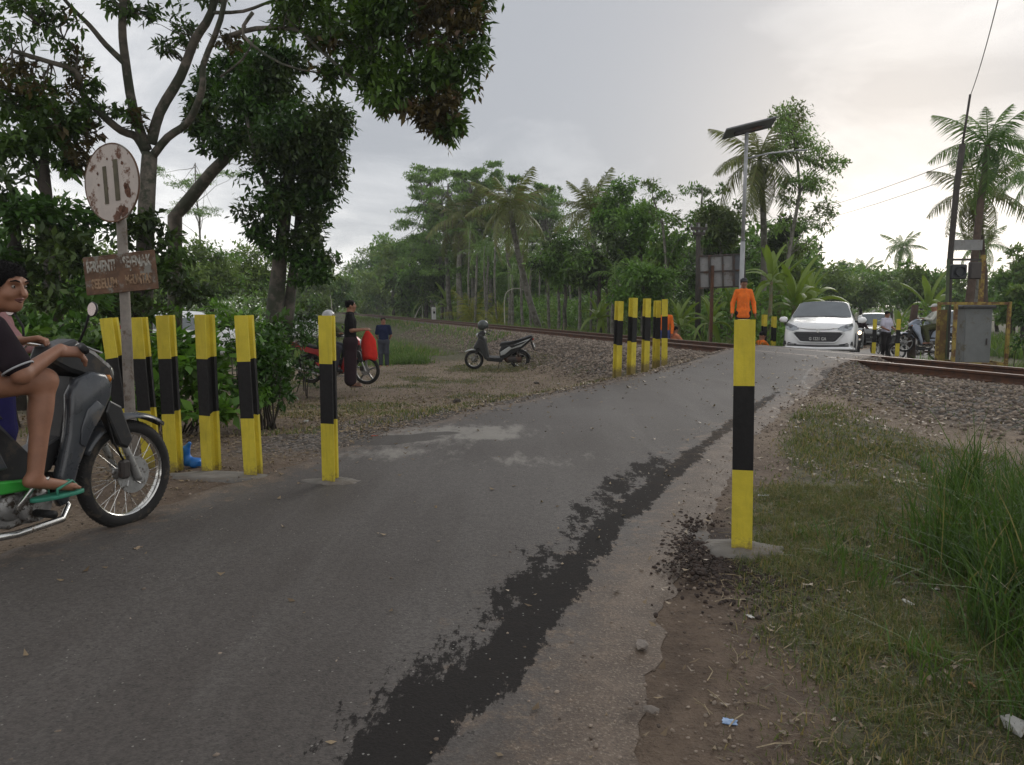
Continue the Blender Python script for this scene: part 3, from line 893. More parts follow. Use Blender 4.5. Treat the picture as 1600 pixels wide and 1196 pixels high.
# ================================================================== VEGETATION
L_BROAD = leaf_mat('broad_leaf', (0.025, 0.057, 0.010), (0.096, 0.174, 0.027), .22, .8)
L_RUSSET = leaf_mat('russet_leaf', (0.042, 0.033, 0.011), (0.118, 0.089, 0.028), .22, .8, dead=(.10, .055, .03), dead_amt=.04)
L_DARK = leaf_mat('dark_leaf', (0.021, 0.042, 0.010), (0.079, 0.122, 0.025), .15, .5)
L_VINE = leaf_mat('vine_leaf', (0.017, 0.049, 0.007), (0.063, 0.143, 0.018), .18, .6)
L_HEDGE = leaf_mat('hedge_leaf', (0.041, 0.102, 0.014), (0.141, 0.279, 0.037), .28, .9)
L_MID = leaf_mat('mid_leaf', (0.060, 0.123, 0.024), (0.174, 0.303, 0.060), .25, .16)
L_OLIVE = leaf_mat('olive_leaf', (0.076, 0.125, 0.029), (0.227, 0.315, 0.073), .25, .16)
L_PALE = leaf_mat('pale_leaf', (0.060, 0.091, 0.031), (0.160, 0.201, 0.067), .28, .2)
L_FERN = leaf_mat('feathery_leaf', (0.094, 0.176, 0.053), (0.251, 0.382, 0.113), .28, .2)
L_PALM = leaf_mat('palm_leaf', (0.067, 0.087, 0.025), (0.200, 0.220, 0.063), .25, .3, dead=(.16, .12, .06), dead_amt=.10)
L_PALMG = leaf_mat('green_palm_leaf', (0.063, 0.131, 0.028), (0.193, 0.299, 0.062), .25, .3)
L_YEL = leaf_mat('yellow_green_leaf', (0.116, 0.138, 0.020), (0.302, 0.297, 0.047), .3, .4)
L_BAN = leaf_mat('banana_leaf', (0.077, 0.127, 0.023), (0.209, 0.280, 0.056), .35, .4, dead=(.20, .15, .08), dead_amt=.12)
BARK = mat('bark', (.13, .112, .092), .92, 0, .4, 5, .8, 35, dirt=(.05, .055, .035), dirt_amt=.5, dirt_scale=3)
BARK_D = mat('dark_bark', (.045, .036, .028), .92, 0, .4, 6, .6, 30)
BARK_P = mat('pale_bark', (.23, .215, .185), .85, 0, .3, 4, .3, 25, dirt=(.10, .095, .07), dirt_amt=.5, dirt_scale=4)
BARK_R = mat('reddish_bark', (.085, .058, .043), .9, 0, .3, 5, .5, 25)

def leaf_quads(p, size, seed, droop=.35, asp=.42, out=None, flat=0.0):
    """one folded leaf per point"""
    r = np.random.default_rng(seed); n = len(p)
    d = r.normal(0, 1, (n, 3))
    if out is not None: d = d + out * 1.3
    d[:, 2] = d[:, 2] * (1 - flat) - droop
    d /= np.linalg.norm(d, axis=1)[:, None] + 1e-9
    up = r.normal(0, .45, (n, 3)); up[:, 2] += 1
    w_ = np.cross(d, up); w_ /= np.linalg.norm(w_, axis=1)[:, None] + 1e-9
    nn = np.cross(w_, d)
    L = size * r.uniform(.6, 1.3, n); L = L[:, None]
    W = L * asp * .5
    fold = nn * L * .06
    V = np.stack([p, p + d * L * .48 + w_ * W + fold, p + d * L, p + d * L * .48 - w_ * W + fold], 1)
    return V.reshape(-1, 3), np.arange(n * 4).reshape(n, 4)

DENS = 2.3
def clump_pts(clumps, seed, shell=.45, sub=7):
    """clumps: (x, y, z, rx, ry, rz, n); leaves gather in small sprays inside every clump"""
    r = np.random.default_rng(seed); ps = []; os_ = []
    for (cx_, cy_, cz_, rx, ry, rz, n) in clumps:
        n = int(n * DENS); ns = max(4, n // 16)
        a = r.normal(0, 1, (ns, 3)); a /= np.linalg.norm(a, axis=1)[:, None]
        q = (shell + (1 - shell) * r.random(ns) ** .6)[:, None] * r.uniform(.72, 1.16, (ns, 1))
        sc_ = a * q
        k = r.integers(0, ns, n)
        sp_ = r.normal(0, .26, (n, 3))
        u_ = sc_[k] + sp_
        ps.append(np.c_[u_[:, 0] * rx + cx_, u_[:, 1] * ry + cy_, u_[:, 2] * rz + cz_])
        os_.append(a[k] * .7)
    return np.concatenate(ps), np.concatenate(os_)

def sub_clumps(c, R, n, per, seed, flat=.75):
    """break one crown ellipsoid (c, R) into n smaller clumps"""
    r = np.random.default_rng(seed); out = []
    for i in range(n):
        a = r.normal(0, 1, 3); a /= np.linalg.norm(a); q = r.uniform(.25, .95)
        k = r.uniform(.30, .55)
        out.append((c[0] + a[0] * q * R[0], c[1] + a[1] * q * R[1], c[2] + a[2] * q * R[2], R[0] * k, R[1] * k, R[2] * k * flat, per))
    return out

def crown_mesh(clumps, size, mats, seed, droop=.3, asp=.42, shell=.45, extra=None):
    p, o = clump_pts(clumps, seed, shell)
    V, Q = leaf_quads(p, size, seed + 1, droop, asp, o)
    mats = mats if isinstance(mats, (list, tuple)) else [mats]
    mi = None
    if len(mats) > 1:
        f = fbm(p[:, 0] + p[:, 1] * .5, p[:, 2], .55 / max(size, .1) * .12 * 4, seed)
        mi = (f > .53).astype(int) % len(mats)
    return quad_mesh('crown', V, Q, mats, mi=mi)

def curve_pts(a, b, sag=.15, wob=.06, n=6, seed=0):
    r = random.Random(seed)
    a = Vector(a); b = Vector(b); L = (b - a).length
    side = Vector((r.uniform(-1, 1), r.uniform(-1, 1), r.uniform(-.3, .6))) * L * sag
    out = []
    for i in range(n + 1):
        t = i / n
        p = a.lerp(b, t) + side * sin(pi * t)
        if 0 < i < n: p += Vector((r.uniform(-1, 1), r.uniform(-1, 1), r.uniform(-1, 1))) * L * wob * .5
        out.append(p)
    return out
def taper(r0, r1, n): return [r0 + (r1 - r0) * (i / n) for i in range(n + 1)]

def rescale(p, k):
    p = Vector(p); return Vector((p.x * k, p.y * k, CAM_H + (p.z - CAM_H) * k))
def beyond(p, smin=3.6):
    """plants of the wood stand beyond the rails: push a foot point outward along its bearing until it does"""
    p = Vector(p); u_ = p.x / max(p.y, .1)
    if p.y < 16 or u_ < -.225 or u_ > .40 or s_of(p.x, p.y) > smin: return p, 1.0
    k = min(((9.4 + smin / .9578) / (u_ + .3)) / p.y, 3.2)
    q = Vector((p.x * k, p.y * k, 0)); q.z = gz(q.x, q.y); return q, k
def tree(name, label, base, top, r0, r1, crowns, size, mats, seed, bark=None, group=None, nsub=9, per=90, limbs=True, droop=.3, asp=.42, flat=.75, cat='tree', shell=.4, seg=8):
    """trunk from base to top, limbs to the clumps, crown of single leaves"""
    base, kb = beyond(base)
    if kb > 1:
        top = rescale(top, kb); crowns = [(tuple(rescale(c, kb)), tuple(v * kb for v in R)) for c, R in crowns]; r0 *= kb; r1 *= kb; size *= kb ** .6
    t_ = thing(name, label, cat, tuple(base), 0, group)
    b0 = Vector(base)
    mb = MB(); mb.smooth = True
    pts = curve_pts((0, 0, -.15), Vector(top) - b0, .03, .02, 6, seed)
    mb.tube(pts, taper(r0, r1, 6), seg)
    cl = []
    for i, (c, R) in enumerate(crowns):
        cl += sub_clumps(np.array(c) - np.array(b0), R, nsub, per, seed * 7 + i, flat)
    if limbs:
        r = random.Random(seed)
        for i, c in enumerate(cl):
            if i % 2: continue
            t0 = r.uniform(.55, 1.0)
            k = min(int(t0 * 6), 5); p0 = pts[k].lerp(pts[k + 1], t0 * 6 - k)
            q = curve_pts(p0, c[:3], .08, .05, 4, seed + i)
            mb.tube(q, taper(max(r1 * .6, .012), .008, 4), 5)
    mb.build('trunk', bark or BARK, t_)
    link('crown', crown_mesh(cl, size, mats, seed, droop, asp, shell), t_)
    return t_

# ------------------------------------------------------------------ big spreading tree on the left, limbs traced at 13 m and nearer
def Pt(px, py, d): return Vector(P(px, py, d))
D1 = 12.5
big = thing('spreading_tree', 'large grey-barked tree forking into thin bare limbs above the round rusty sign', 'tree', tuple(Pt(228, 500, D1) * 1.0))
b0 = Vector(big.location); b0.z = gz(b0.x, b0.y); big.location = b0
mb = MB(); mb.smooth = True
def limb(pts, r0, r1, seg=8):
    q = [Pt(*p) - b0 for p in pts]
    fine = []
    m_ = len(q)
    for i in range(m_ - 1):
        p0, p1, p2, p3 = q[max(i - 1, 0)], q[i], q[i + 1], q[min(i + 2, m_ - 1)]
        for t_ in (0, .33, .66):
            fine.append(0.5 * ((2 * p1) + (p2 - p0) * t_ + (2 * p0 - 5 * p1 + 4 * p2 - p3) * t_ ** 2 + (3 * p1 - p0 - 3 * p2 + p3) * t_ ** 3))
    fine.append(q[-1])
    mb.tube(fine, taper(r0, r1, len(fine) - 1), seg)
limb([(222, 560, D1), (226, 420, D1), (229, 320, D1), (234, 240, D1)], .15, .115, 12)
mb.build('trunk', BARK, big); mb = MB(); mb.smooth = True
limb([(233, 250, D1), (214, 215, D1), (190, 205, 12.3), (160, 180, 12), (130, 148, 11.8), (118, 112, 11.6), (80, 98, 11.4), (20, 80, 11)], .075, .03)
limb([(230, 235, D1), (208, 170, 12.4), (196, 95, 12.2), (191, 40, 12), (196, -40, 11.8), (205, -130, 11.5)], .085, .045)
limb([(196, 100, 12.2), (165, 70, 12.1), (140, 40, 12), (108, 8, 11.8), (60, -50, 11.5)], .05, .02)
limb([(236, 225, D1), (250, 175, 12.4), (282, 120, 12.2), (305, 62, 12), (330, 20, 11.8), (345, -60, 11.5), (350, -150, 11.3)], .09, .045)
limb([(238, 245, D1), (262, 215, 12.3), (295, 190, 12.1), (316, 140, 11.8), (318, 100, 11.7), (345, 30, 11.5), (360, -60, 11.3)], .065, .035)
limb([(350, 60, 11.6), (400, 45, 11.2), (470, 48, 10.8), (540, 70, 10.4), (610, 75, 10.1), (690, 60, 9.9)], .040, .015)
limb([(345, 0, 11.6), (420, -30, 11.1), (520, -20, 10.6), (600, -5, 10.2), (700, -30, 9.9)], .05, .02)
limb([(470, 48, 10.8), (500, 78, 10.6), (560, 128, 10.3), (620, 150, 10.1), (680, 185, 9.9), (715, 205, 9.8)], .028, .01)
limb([(395, 20, 11.2), (380, 55, 11.1), (440, 100, 10.9), (520, 118, 10.6)], .028, .01)
limb([(330, 20, 11.8), (380, 18, 11.5), (430, 2, 11.2), (480, 10, 11)], .03, .012)
limb([(118, 112, 11.6), (120, 80, 11.5), (100, 60, 11.4), (60, 40, 11.2)], .022, .01)
limb([(345, 120, 11.7), (380, 92, 11.5), (400, 55, 11.4)], .02, .01)
LIMB_P = [Vector(v) for v in mb.v[::8]]
mb.build('limbs', BARK, big)
def twigs(cl, seed):
    r = random.Random(seed); m_ = MB(); m_.smooth = True
    for c_ in cl:
        c = Vector(c_[:3]); p = min(LIMB_P, key=lambda q: (q - c).length)
        for j in range(3):
            e_ = c + Vector((r.gauss(0, .45) * c_[3], r.gauss(0, .45) * c_[4], r.gauss(0, .45) * c_[5]))
            m_.tube(curve_pts(p, e_, .10, .07, 5, r.random()), taper(.011, .003, 5), 4)
    m_.build('twigs', BARK, big)['kind'] = 'stuff'
LA = ([(652, 20, 10, 95, 60), (710, 60, 9.8, 52, 75), (600, 60, 10.2, 70, 60), (690, 110, 9.9, 60, 55), (640, 120, 10, 60, 55), (705, 170, 9.8, 42, 50), (660, 175, 9.9, 45, 38), (600, 130, 10.2, 48, 42), (560, 40, 10.5, 50, 55), (500, 55, 10.7, 42, 40), (725, 20, 9.8, 38, 45), (540, -30, 10.4, 120, 40), (690, -30, 9.8, 90, 45), (440, 30, 11, 38, 35), (520, 110, 10.6, 40, 26), (625, 168, 10.1, 32, 28), (700, 205, 9.8, 32, 22), (470, 10, 10.8, 45, 30), (600, 10, 10.2, 60, 50)])
LB = [(285, 35, 12, 36, 34), (262, 70, 12, 20, 15), (20, 60, 11, 48, 48), (75, 25, 11.3, 52, 30), (20, 0, 11, 60, 35), (105, 85, 11.5, 24, 22), (128, 112, 11.7, 26, 22), (140, 165, 11.8, 18, 16), (170, 175, 12, 18, 18), (205, 180, 12.2, 16, 22), (218, 195, 12.3, 16, 16), (70, 130, 11.4, 26, 22), (115, 150, 11.7, 18, 20), (170, 10, 12, 24, 22), (205, 12, 12, 18, 18), (330, -10, 11.8, 50, 26), (360, 60, 11.5, 22, 16), (150, 135, 11.9, 12, 14), (30, 110, 11.2, 24, 18), (235, 20, 12, 14, 20), (0, -60, 11, 120, 40), (330, -90, 11.5, 190, 55), (150, -90, 11.5, 160, 50)]
def px_clumps(lst, dens, b0, sub=4, seed=0, thick=1.0):
    r = random.Random(seed); out = []
    for (px, py, d, rx, ry) in lst:
        c = Pt(px, py, d) - b0; Rx = rx / F * d; Rz = ry / F * d; Ry = (Rx + Rz) / 2 * thick
        for i in range(sub):
            a = Vector((r.gauss(0, 1), r.gauss(0, 1), r.gauss(0, 1))).normalized(); q = r.uniform(.3, .8)
            k = r.uniform(.42, .62)
            out.append((c.x + a.x * q * Rx, c.y + a.y * q * Ry, c.z + a.z * q * Rz, Rx * k, Ry * k, Rz * k, dens * Rx * Rz * 3.2 / sub + 6))
    return out
cl = px_clumps(LA, 560, b0, 5, 3) 
link('crown', crown_mesh(cl, .125, [L_BROAD, L_RUSSET], 5, .35, .38, .2), big)
twigs(cl, 41); cl = px_clumps(LB, 165, b0, 5, 4); twigs(cl, 42)
link('crown', crown_mesh(cl, .13, [L_BROAD, L_RUSSET], 6, .35, .38, .2), big)

# ------------------------------------------------------------------ climber-smothered tree
def shape_tree(name, label, trunks, clumps, dens, size, mats, bark, seed, group=None, droop=.35, asp=.42, sub=5, thick=1.0, cat='tree', shell=.25):
    """trunk lines (px, py, d) with radii, crown clumps in photo proportions at their own distances"""
    p0 = Pt(*trunks[0][0][0]); x_, y_ = p0.x, p0.y
    bb = Vector((x_, y_, gz(x_, y_)))
    t_ = thing(name, label, cat, tuple(bb), 0, group)
    m_ = MB(); m_.smooth = True
    for pts, r0, r1 in trunks:
        q = [Pt(*p) - bb for p in pts]
        fine = []
        for i in range(len(q) - 1):
            for k in (0, .5): fine.append(q[i].lerp(q[i + 1], k))
        fine.append(q[-1])
        if pts is trunks[0][0]: fine[0].z = min(fine[0].z, -.1)
        m_.tube(fine, taper(r0, r1, len(fine) - 1), 9)
    m_.build('trunk', bark, t_)
    cl = px_clumps(clumps, dens, bb, sub, seed, thick)
    link('crown', crown_mesh(cl, size, mats, seed, droop, asp, shell), t_)
    return t_
shape_tree('climber_covered_tree', 'tree with two dark trunks smothered in dark green climber, behind the row of striped posts', 
    [([(425, 520, 14.5), (434, 440, 14.5), (440, 380, 14.5), (452, 280, 14.4), (440, 180, 14.3)], .17, .08), ([(447, 520, 14.7), (455, 450, 14.7), (462, 395, 14.7), (470, 300, 14.5)], .12, .06), ([(440, 330, 14.4), (400, 250, 14.3), (385, 180, 14.2)], .07, .03)],
    [(430, 150, 14.3, 62, 62), (470, 200, 14.3, 75, 60), (500, 260, 14.3, 50, 65), (440, 240, 14.1, 70, 60), (520, 210, 14.4, 34, 55), (430, 310, 14.2, 55, 45), (480, 330, 14.3, 45, 45), (450, 380, 14.2, 50, 30), (490, 400, 14.3, 36, 34), (415, 100, 14.3, 42, 30), (380, 170, 14.4, 40, 45), (505, 300, 14.5, 34, 40), (405, 370, 14.3, 26, 26), (480, 430, 14.3, 40, 18), (450, 90, 14.4, 40, 22)],
    640, .135, [L_VINE, L_DARK], BARK, 12)
shape_tree('leaning_tree', 'leaning bare trunk rising to the right into a dark leafy head', 
    [([(262, 352, 16), (285, 325, 15.8), (330, 270, 15.5), (368, 232, 15.2), (400, 180, 15)], .15, .08)],
    [(355, 125, 15, 48, 42), (400, 110, 14.8, 50, 36), (320, 185, 15, 34, 34), (340, 230, 15, 30, 20), (370, 200, 14.8, 50, 44), (325, 170, 15, 40, 38), (350, 210, 15, 36, 30), (310, 200, 15, 22, 20), (375, 90, 15, 36, 26)], 330, .15, [L_VINE, L_DARK], BARK, 14)

# ------------------------------------------------------------------ dark trees at the left edge
shape_tree('dark_tree', 'dark tree with a short thick trunk at the left edge beyond the sign',
    [([(85, 480, 12), (80, 400, 12), (74, 320, 12), (68, 250, 12)], .13, .07), ([(74, 320, 12), (50, 240, 12)], .06, .03)],
    [(60, 200, 12, 72, 55), (20, 150, 12, 45, 42), (100, 220, 12, 45, 45), (20, 240, 11.8, 45, 45), (110, 260, 12, 28, 26), (65, 160, 12, 45, 30), (120, 190, 12, 26, 24)], 330, .16, [L_RUSSET, L_BROAD], BARK_D, 21)
shape_tree('dark_tree', 'lower dark tree filling the space behind the seated rider, under the russet crown',
    [([(20, 520, 10.5), (20, 430, 10.5), (25, 350, 10.5)], .12, .07)],
    [(40, 330, 10.5, 70, 45), (15, 400, 10.3, 60, 60), (110, 350, 10.6, 60, 45), (90, 420, 10.4, 80, 55), (150, 400, 10.8, 55, 40), (60, 470, 10.2, 90, 40), (0, 300, 10.5, 40, 45), (150, 330, 10.9, 36, 26)], 260, .15, [L_DARK, L_VINE], BARK_D, 23)
shape_tree('dark_tree', 'dark scrubby tree wrapped round the foot of the grey-barked tree',
    [([(215, 520, 12), (218, 440, 12), (222, 380, 12)], .1, .06)],
    [(200, 370, 12, 50, 40), (230, 420, 12, 62, 50), (170, 440, 11.8, 50, 40), (260, 380, 12.2, 40, 30), (230, 340, 12, 32, 22), (290, 450, 12.4, 50, 36), (195, 480, 11.5, 60, 26)], 240, .15, [L_DARK, L_BROAD], BARK_D, 25)

# ------------------------------------------------------------------ scrub behind the posts
def bush(name, label, lst, dens, size, mats, seed, d0, group=None, droop=.25, asp=.5, cat='bush', sub=5, thick=.9):
    c = Pt(lst[0][0], lst[0][1], d0); bb = Vector((c.x, c.y, gz(c.x, c.y)))
    t_ = thing(name, label, cat, tuple(bb), 0, group)
    cl = px_clumps(lst, dens, bb, sub, seed, thick)
    m_ = MB(); m_.smooth = True
    r = random.Random(seed)
    for c_ in cl[::2]:
        s_ = Vector((c_[0] * .55 + r.uniform(-.1, .1), c_[1] * .55, -.1))
        m_.tube(curve_pts(s_, c_[:3], .1, .05, 4, r.random()), taper(.012, .005, 4), 5)
    m_.build('stem', BARK_D, t_)['kind'] = 'stuff'
    me = crown_mesh(cl, size, mats, seed, droop, asp, .25)
    link('foliage', me, t_)
    return t_
bush('broad_leaved_bush', 'bright green bush just behind the motorcycle handlebars', [(130, 560, 7.0, 55, 45), (100, 600, 6.9, 60, 40), (150, 530, 7.3, 34, 26), (60, 560, 7.2, 50, 40), (160, 610, 6.9, 38, 40)], 420, .12, [L_HEDGE, L_BROAD], 31, 7)
bush('broad_leaved_bush', 'big-leaved bush between the second and fourth striped posts', [(240, 560, 7.4, 48, 60), (300, 540, 7.6, 50, 48), (285, 600, 7.2, 55, 50), (240, 625, 7.0, 46, 30), (335, 590, 7.4, 45, 50), (320, 640, 7.0, 40, 24)], 400, .14, [L_HEDGE, L_BROAD], 32, 7.4)
bush('small_leaved_bush', 'small-leaved dark green bush right of the row of striped posts', [(410, 585, 7.5, 40, 50), (415, 560, 7.6, 36, 42), (430, 600, 7.6, 30, 34), (400, 610, 7.4, 34, 34), (385, 540, 7.8, 36, 34), (440, 560, 7.9, 22, 34), (420, 520, 8.2, 36, 22)], 760, .075, [L_VINE, L_HEDGE], 33, 7.6)
bush('dark_bush', 'dark rounded bush behind the man in black and the red motorbike', [(465, 530, 14.5, 50, 34), (440, 560, 13.5, 40, 40), (495, 560, 16, 34, 34), (480, 500, 16, 46, 18), (455, 575, 14, 40, 26), (425, 590, 12, 40, 26)], 330, .11, [L_VINE, L_DARK], 34, 14.5)
bush('roadside_thicket', 'tangled green thicket far left behind the pink-sleeved figure', [(40, 520, 8.0, 70, 50), (0, 560, 7.6, 60, 60), (80, 510, 8.6, 60, 34)], 260, .12, [L_VINE, L_BROAD], 35, 8)
bush('roadside_thicket', 'green thicket under the climber-covered tree, behind the pale car roof', [(360, 500, 11, 46, 22), (410, 520, 10.5, 40, 30), (230, 490, 12.5, 60, 24)], 240, .12, [L_HEDGE, L_VINE], 36, 11)

# ------------------------------------------------------------------ mid-distance trees on the left, beyond the scrub
rr = random.Random(5)
for i, (px, py, d, rx, ry, lab) in enumerate([
    (330, 415, 34, 60, 45, 'olive round-headed tree left of the climber-covered tree'),
    (395, 425, 38, 45, 40, 'olive tree just behind the twin dark trunks'),
    (270, 425, 31, 50, 45, 'dull green tree behind the rusty lettered board'),
    (150, 430, 28, 80, 60, 'dull green tree behind the board, at its left'),
    (50, 400, 28, 90, 90, 'tall dim tree at the far left behind the dark ones')]):
    base = Pt(px, 500, d); base.z = gz(base.x, base.y)
    R = (rx / F * d, rx / F * d * .8, ry / F * d)
    c = Pt(px, py, d)
    tree('round_tree', lab, base, c, .14, .06, [(tuple(c), R), (tuple(Pt(px - rx * .4, py + ry * .5, d)), tuple(v * .6 for v in R)), (tuple(Pt(px + rx * .4, py + ry * .6, d)), tuple(v * .6 for v in R))], .22, [L_OLIVE, L_MID], 40 + i, BARK_D, 'round trees beyond the roadside scrub', nsub=12, per=95)
for i, (px, py, d, lab) in enumerate([(300, 300, 55, 'thin feathery tree seen against white sky between the left trunks')]):
    base = Pt(px + 12, 480, d); base.z = gz(base.x, base.y)
    c = Pt(px, py, d)
    cl = [((c.x + rr.uniform(-2.6, 2.6), c.y + rr.uniform(-1.5, 1.5), c.z + rr.uniform(-1.6, 1.6)), (1.3, .9, .35)) for _ in range(9)]
    tree('feathery_tree', lab, base, Pt(px + 5, 255, d), .12, .04, cl, .22, L_FERN, 52 + i, BARK_P, None, nsub=4, per=38, droop=.0, asp=.25)

# ------------------------------------------------------------------ far wood closing the view down the line
FWL = ['hazy round tree at the far left end of the railway', 'hazy bushy tree with a pale crown far down the line', 'low hazy tree at the vanishing end of the track', 'rounded hazy tree, tallest of the far-left wood', 'hazy dark tree just left of the tall feathery trees', 'dark dense tree beside the tall feathery trees', 'hazy tree low behind the black-shirted man', 'hazy tree low above the boy in navy', 'dim tree at the edge of the far-left wood']
for i, (px, py, d, rx, ry) in enumerate([(590, 405, 75, 46, 30), (640, 400, 68, 44, 34), (555, 435, 85, 46, 26), (615, 395, 82, 34, 26), (665, 400, 62, 38, 32), (655, 440, 56, 48, 34), (520, 445, 78, 40, 26), (600, 450, 64, 52, 30), (480, 440, 70, 42, 32)]):
    base = Pt(px, 492, d); base.z = gz(base.x, base.y) - .1
    c = Pt(px, py, d); R = (rx / F * d, rx / F * d * .8, ry / F * d)
    tree('round_tree', FWL[i], base, c, .2, .08, [(tuple(c), R), (tuple(Pt(px, py + ry, d)), (R[0], R[1], R[2] * .7))], .42, [L_MID, L_DARK] if i in (4, 5) else [L_OLIVE, L_MID], 60 + i, BARK_D, 'hazy trees at the end of the railway', nsub=13, per=80)

# ------------------------------------------------------------------ tall feathery trees behind the palms
FT = [(672, 255, 56, 40, 15), (700, 262, 58, 45, 20), (735, 262, 57, 40, 14), (760, 255, 58, 42, 16), (790, 270, 56, 44, 22), (848, 288, 57, 38, 14)]
FTL = ['tall feathery tree with stacked flat branches, leftmost of its wood', 'tall feathery tree, second from the left over the palms', 'tall feathery tree in the middle of the skyline', 'highest feathery tree, flat topped, over the palms', 'feathery tree just behind the middle coconut palm', 'lower feathery tree right of the middle coconut palm']
for i, (px, py, d, hw, nn) in enumerate(FT):
    base = Pt(px + 6, 480, d); base.z = gz(base.x, base.y)
    r = random.Random(80 + i); cl = []
    H_ = 14
    for k in range(H_):
        t_ = k / (H_ - 1)
        yy = py + 6 + t_ * 155
        wdt = (hw * (.62 + .55 * t_)) * r.uniform(.7, 1.15) * (1 if i else (1.25))
        for sd in (-1, 1):
            if r.random() < .82:
                c = Pt(px + sd * wdt * r.uniform(.35, .75) * (1 if sd < 0 or i > 0 else .6), yy + r.uniform(-5, 5), d); c.y += r.uniform(-1.6, 1.6)
                R0 = wdt / F * d * r.uniform(.5, .72)
                cl.append((tuple(c), (R0, R0, .26)))
    tree('feathery_tree', FTL[i], base, Pt(px, py + 26, d), .2, .05, cl, .24, [L_FERN, L_MID], 90 + i, BARK_P, 'tall feathery trees behind the palms', nsub=8, per=30, droop=.0, asp=.3, flat=.7)

# ------------------------------------------------------------------ palms
def frond_mesh(name, L, droop, nl, lw, ll, mt, seed, twist=.0, ragged=.0):
    """one feather leaf along +X, arching up and over"""
    r = random.Random(seed)
    V = []; Q = []
    def rach(t):
        return Vector((L * t * (1 - .22 * droop * t), 0, L * (.30 * t - .62 * droop * t * t)))
    n = 9
    for i in range(n):
        p = rach(i / (n - 1)); wd = .035 * L / 3 * (1 - i / n) + .008
        V += [p + Vector((0, -wd, 0)), p + Vector((0, 0, wd)), p + Vector((0, wd, 0))]
    for i in range(n - 1):
        a = i * 3
        Q += [(a, a + 1, a + 4, a + 3), (a + 1, a + 2, a + 5, a + 4)]
    for sd in (-1, 1):
        for k in range(nl):
            if r.random() < ragged: continue
            t = .10 + .9 * (k + r.uniform(0, .5)) / nl
            p = rach(t); q = rach(min(t + .02, 1)) - rach(t - .02); q.normalize()
            ln = ll * (sin(pi * min(1, t * .86 + .14)) ** .6) * r.uniform(.8, 1.1)
            d_ = (q * r.uniform(.35, .6) + Vector((0, sd, 0)) * r.uniform(.75, 1) + Vector((0, 0, -.25 - .5 * r.random()))).normalized()
            w_ = q * lw * .5
            mid = p + d_ * ln * .5; tip = p + d_ * ln + Vector((0, 0, -ln * r.uniform(.15, .5)))
            b_ = len(V)
            V += [p - w_ * .6, p + w_ * .6, mid + w_, mid - w_, tip]
            Q += [(b_, b_ + 1, b_ + 2, b_ + 3), (b_ + 3, b_ + 2, b_ + 4, b_ + 4)]
    me = bpy.data.meshes.new(name)
    me.from_pydata([tuple(v) for v in V], [], [q if q[2] != q[3] else q[:3] for q in Q])
    me.materials.append(mt); me.update()
    return me
FRONDS = {}
def fronds(kind, L, mt, ragged=0.0, nl=40, lw=None, llf=.24):
    key = (kind, mt.name)
    if key not in FRONDS:
        FRONDS[key] = [frond_mesh('frond', L, dr, nl, lw or .052 * L / 3, L * llf, mt, 5 + i, ragged=ragged) for i, dr in enumerate((.55, .9, 1.25, 1.6))]
    return FRONDS[key]
def palm(name, label, foot, top, r0, r1, R, n, mt, seed, kind='coconut', group=None, bark=None, upright=.0, ragged=.05, hang=.35, cat='palm tree', nl=46):
    h0_ = Vector(top) - Vector(foot)
    foot, kb = beyond(foot)
    if kb > 1:
        top = rescale(top, kb) if h0_.length > .5 else foot + h0_; r0 *= kb; r1 *= kb; R *= kb
    foot = Vector(foot); top = Vector(top)
    t_ = thing(name, label, cat, tuple(foot), 0, group)
    r = random.Random(seed)
    if (top - foot).length > .2:
        mb = MB(); mb.smooth = True
        q = curve_pts((0, 0, -.1), top - foot, .03 if kind == 'areca' else .05, .008, 8, seed)
        mb.tube(q, taper(r0, r1, 8), 8); mb.build('trunk', bark or BARK_P, t_)
    key_R = R / kb
    ms = fronds(kind, key_R, mt, ragged, nl)
    cap = top - foot
    for i in range(n):
        az = 2 * pi * (i * .618) + r.uniform(-.2, .2)
        f = i / max(1, n - 1)
        el_ = radians(64) * (1 - f) ** 1.2 - radians(48) * f * hang * 2 + upright
        k = 0 if f < .3 else (1 if f < .6 else (2 if f < .85 else 3))
        s_ = r.uniform(.85, 1.1) * (.75 if f < .12 else 1) * kb
        link('frond', ms[k], t_, tuple(cap), (r.uniform(-.25, .25), -el_, az), s_)
    return t_
def gpt(px, d, s=None):
    p = Pt(px, 500, d); p.z = gz(p.x, p.y); return p
PG = 'coconut palms in the wood across the line'
palm('coconut_palm', 'broad coconut palm in the middle of the wood, its trunk bent to the right', gpt(845, 39), Pt(798, 330, 38), .17, .12, 2.8, 19, L_PALM, 3, group=PG, hang=.4)
palm('coconut_palm', 'coconut palm with brown hanging fronds, left of the broad middle palm', gpt(722, 42), Pt(722, 345, 42), .17, .12, 2.5, 17, L_PALM, 4, group=PG, hang=.6)
palm('coconut_palm', 'ragged coconut palm with stiff upright fronds near the right of the wood', gpt(935, 40), Pt(925, 335, 40), .16, .12, 2.7, 20, L_PALM, 5, kind='ragged', group=PG, upright=.25, ragged=.12)
palm('coconut_palm', 'tall coconut palm behind the solar lamp pole', gpt(1190, 32), Pt(1187, 250, 31), .16, .11, 2.45, 20, L_PALM, 6, group='coconut palms right of the crossing', hang=.7)
palm('coconut_palm', 'small distant coconut palm against the bright sky, above the grey cars', gpt(1406, 75), Pt(1410, 388, 75), .2, .15, 2.6, 18, L_PALMG, 8, kind='far', group='coconut palms right of the crossing', hang=.4)
palm('coconut_palm', 'coconut palm with windblown dark top and thick leaning brown trunk', Pt(1508, 505, 23) * 1.0, Pt(1543, 228, 23), .125, .09, 2.15, 17, L_PALMG, 9, kind='windy', group='coconut palms right of the crossing', bark=BARK_R, hang=.55)
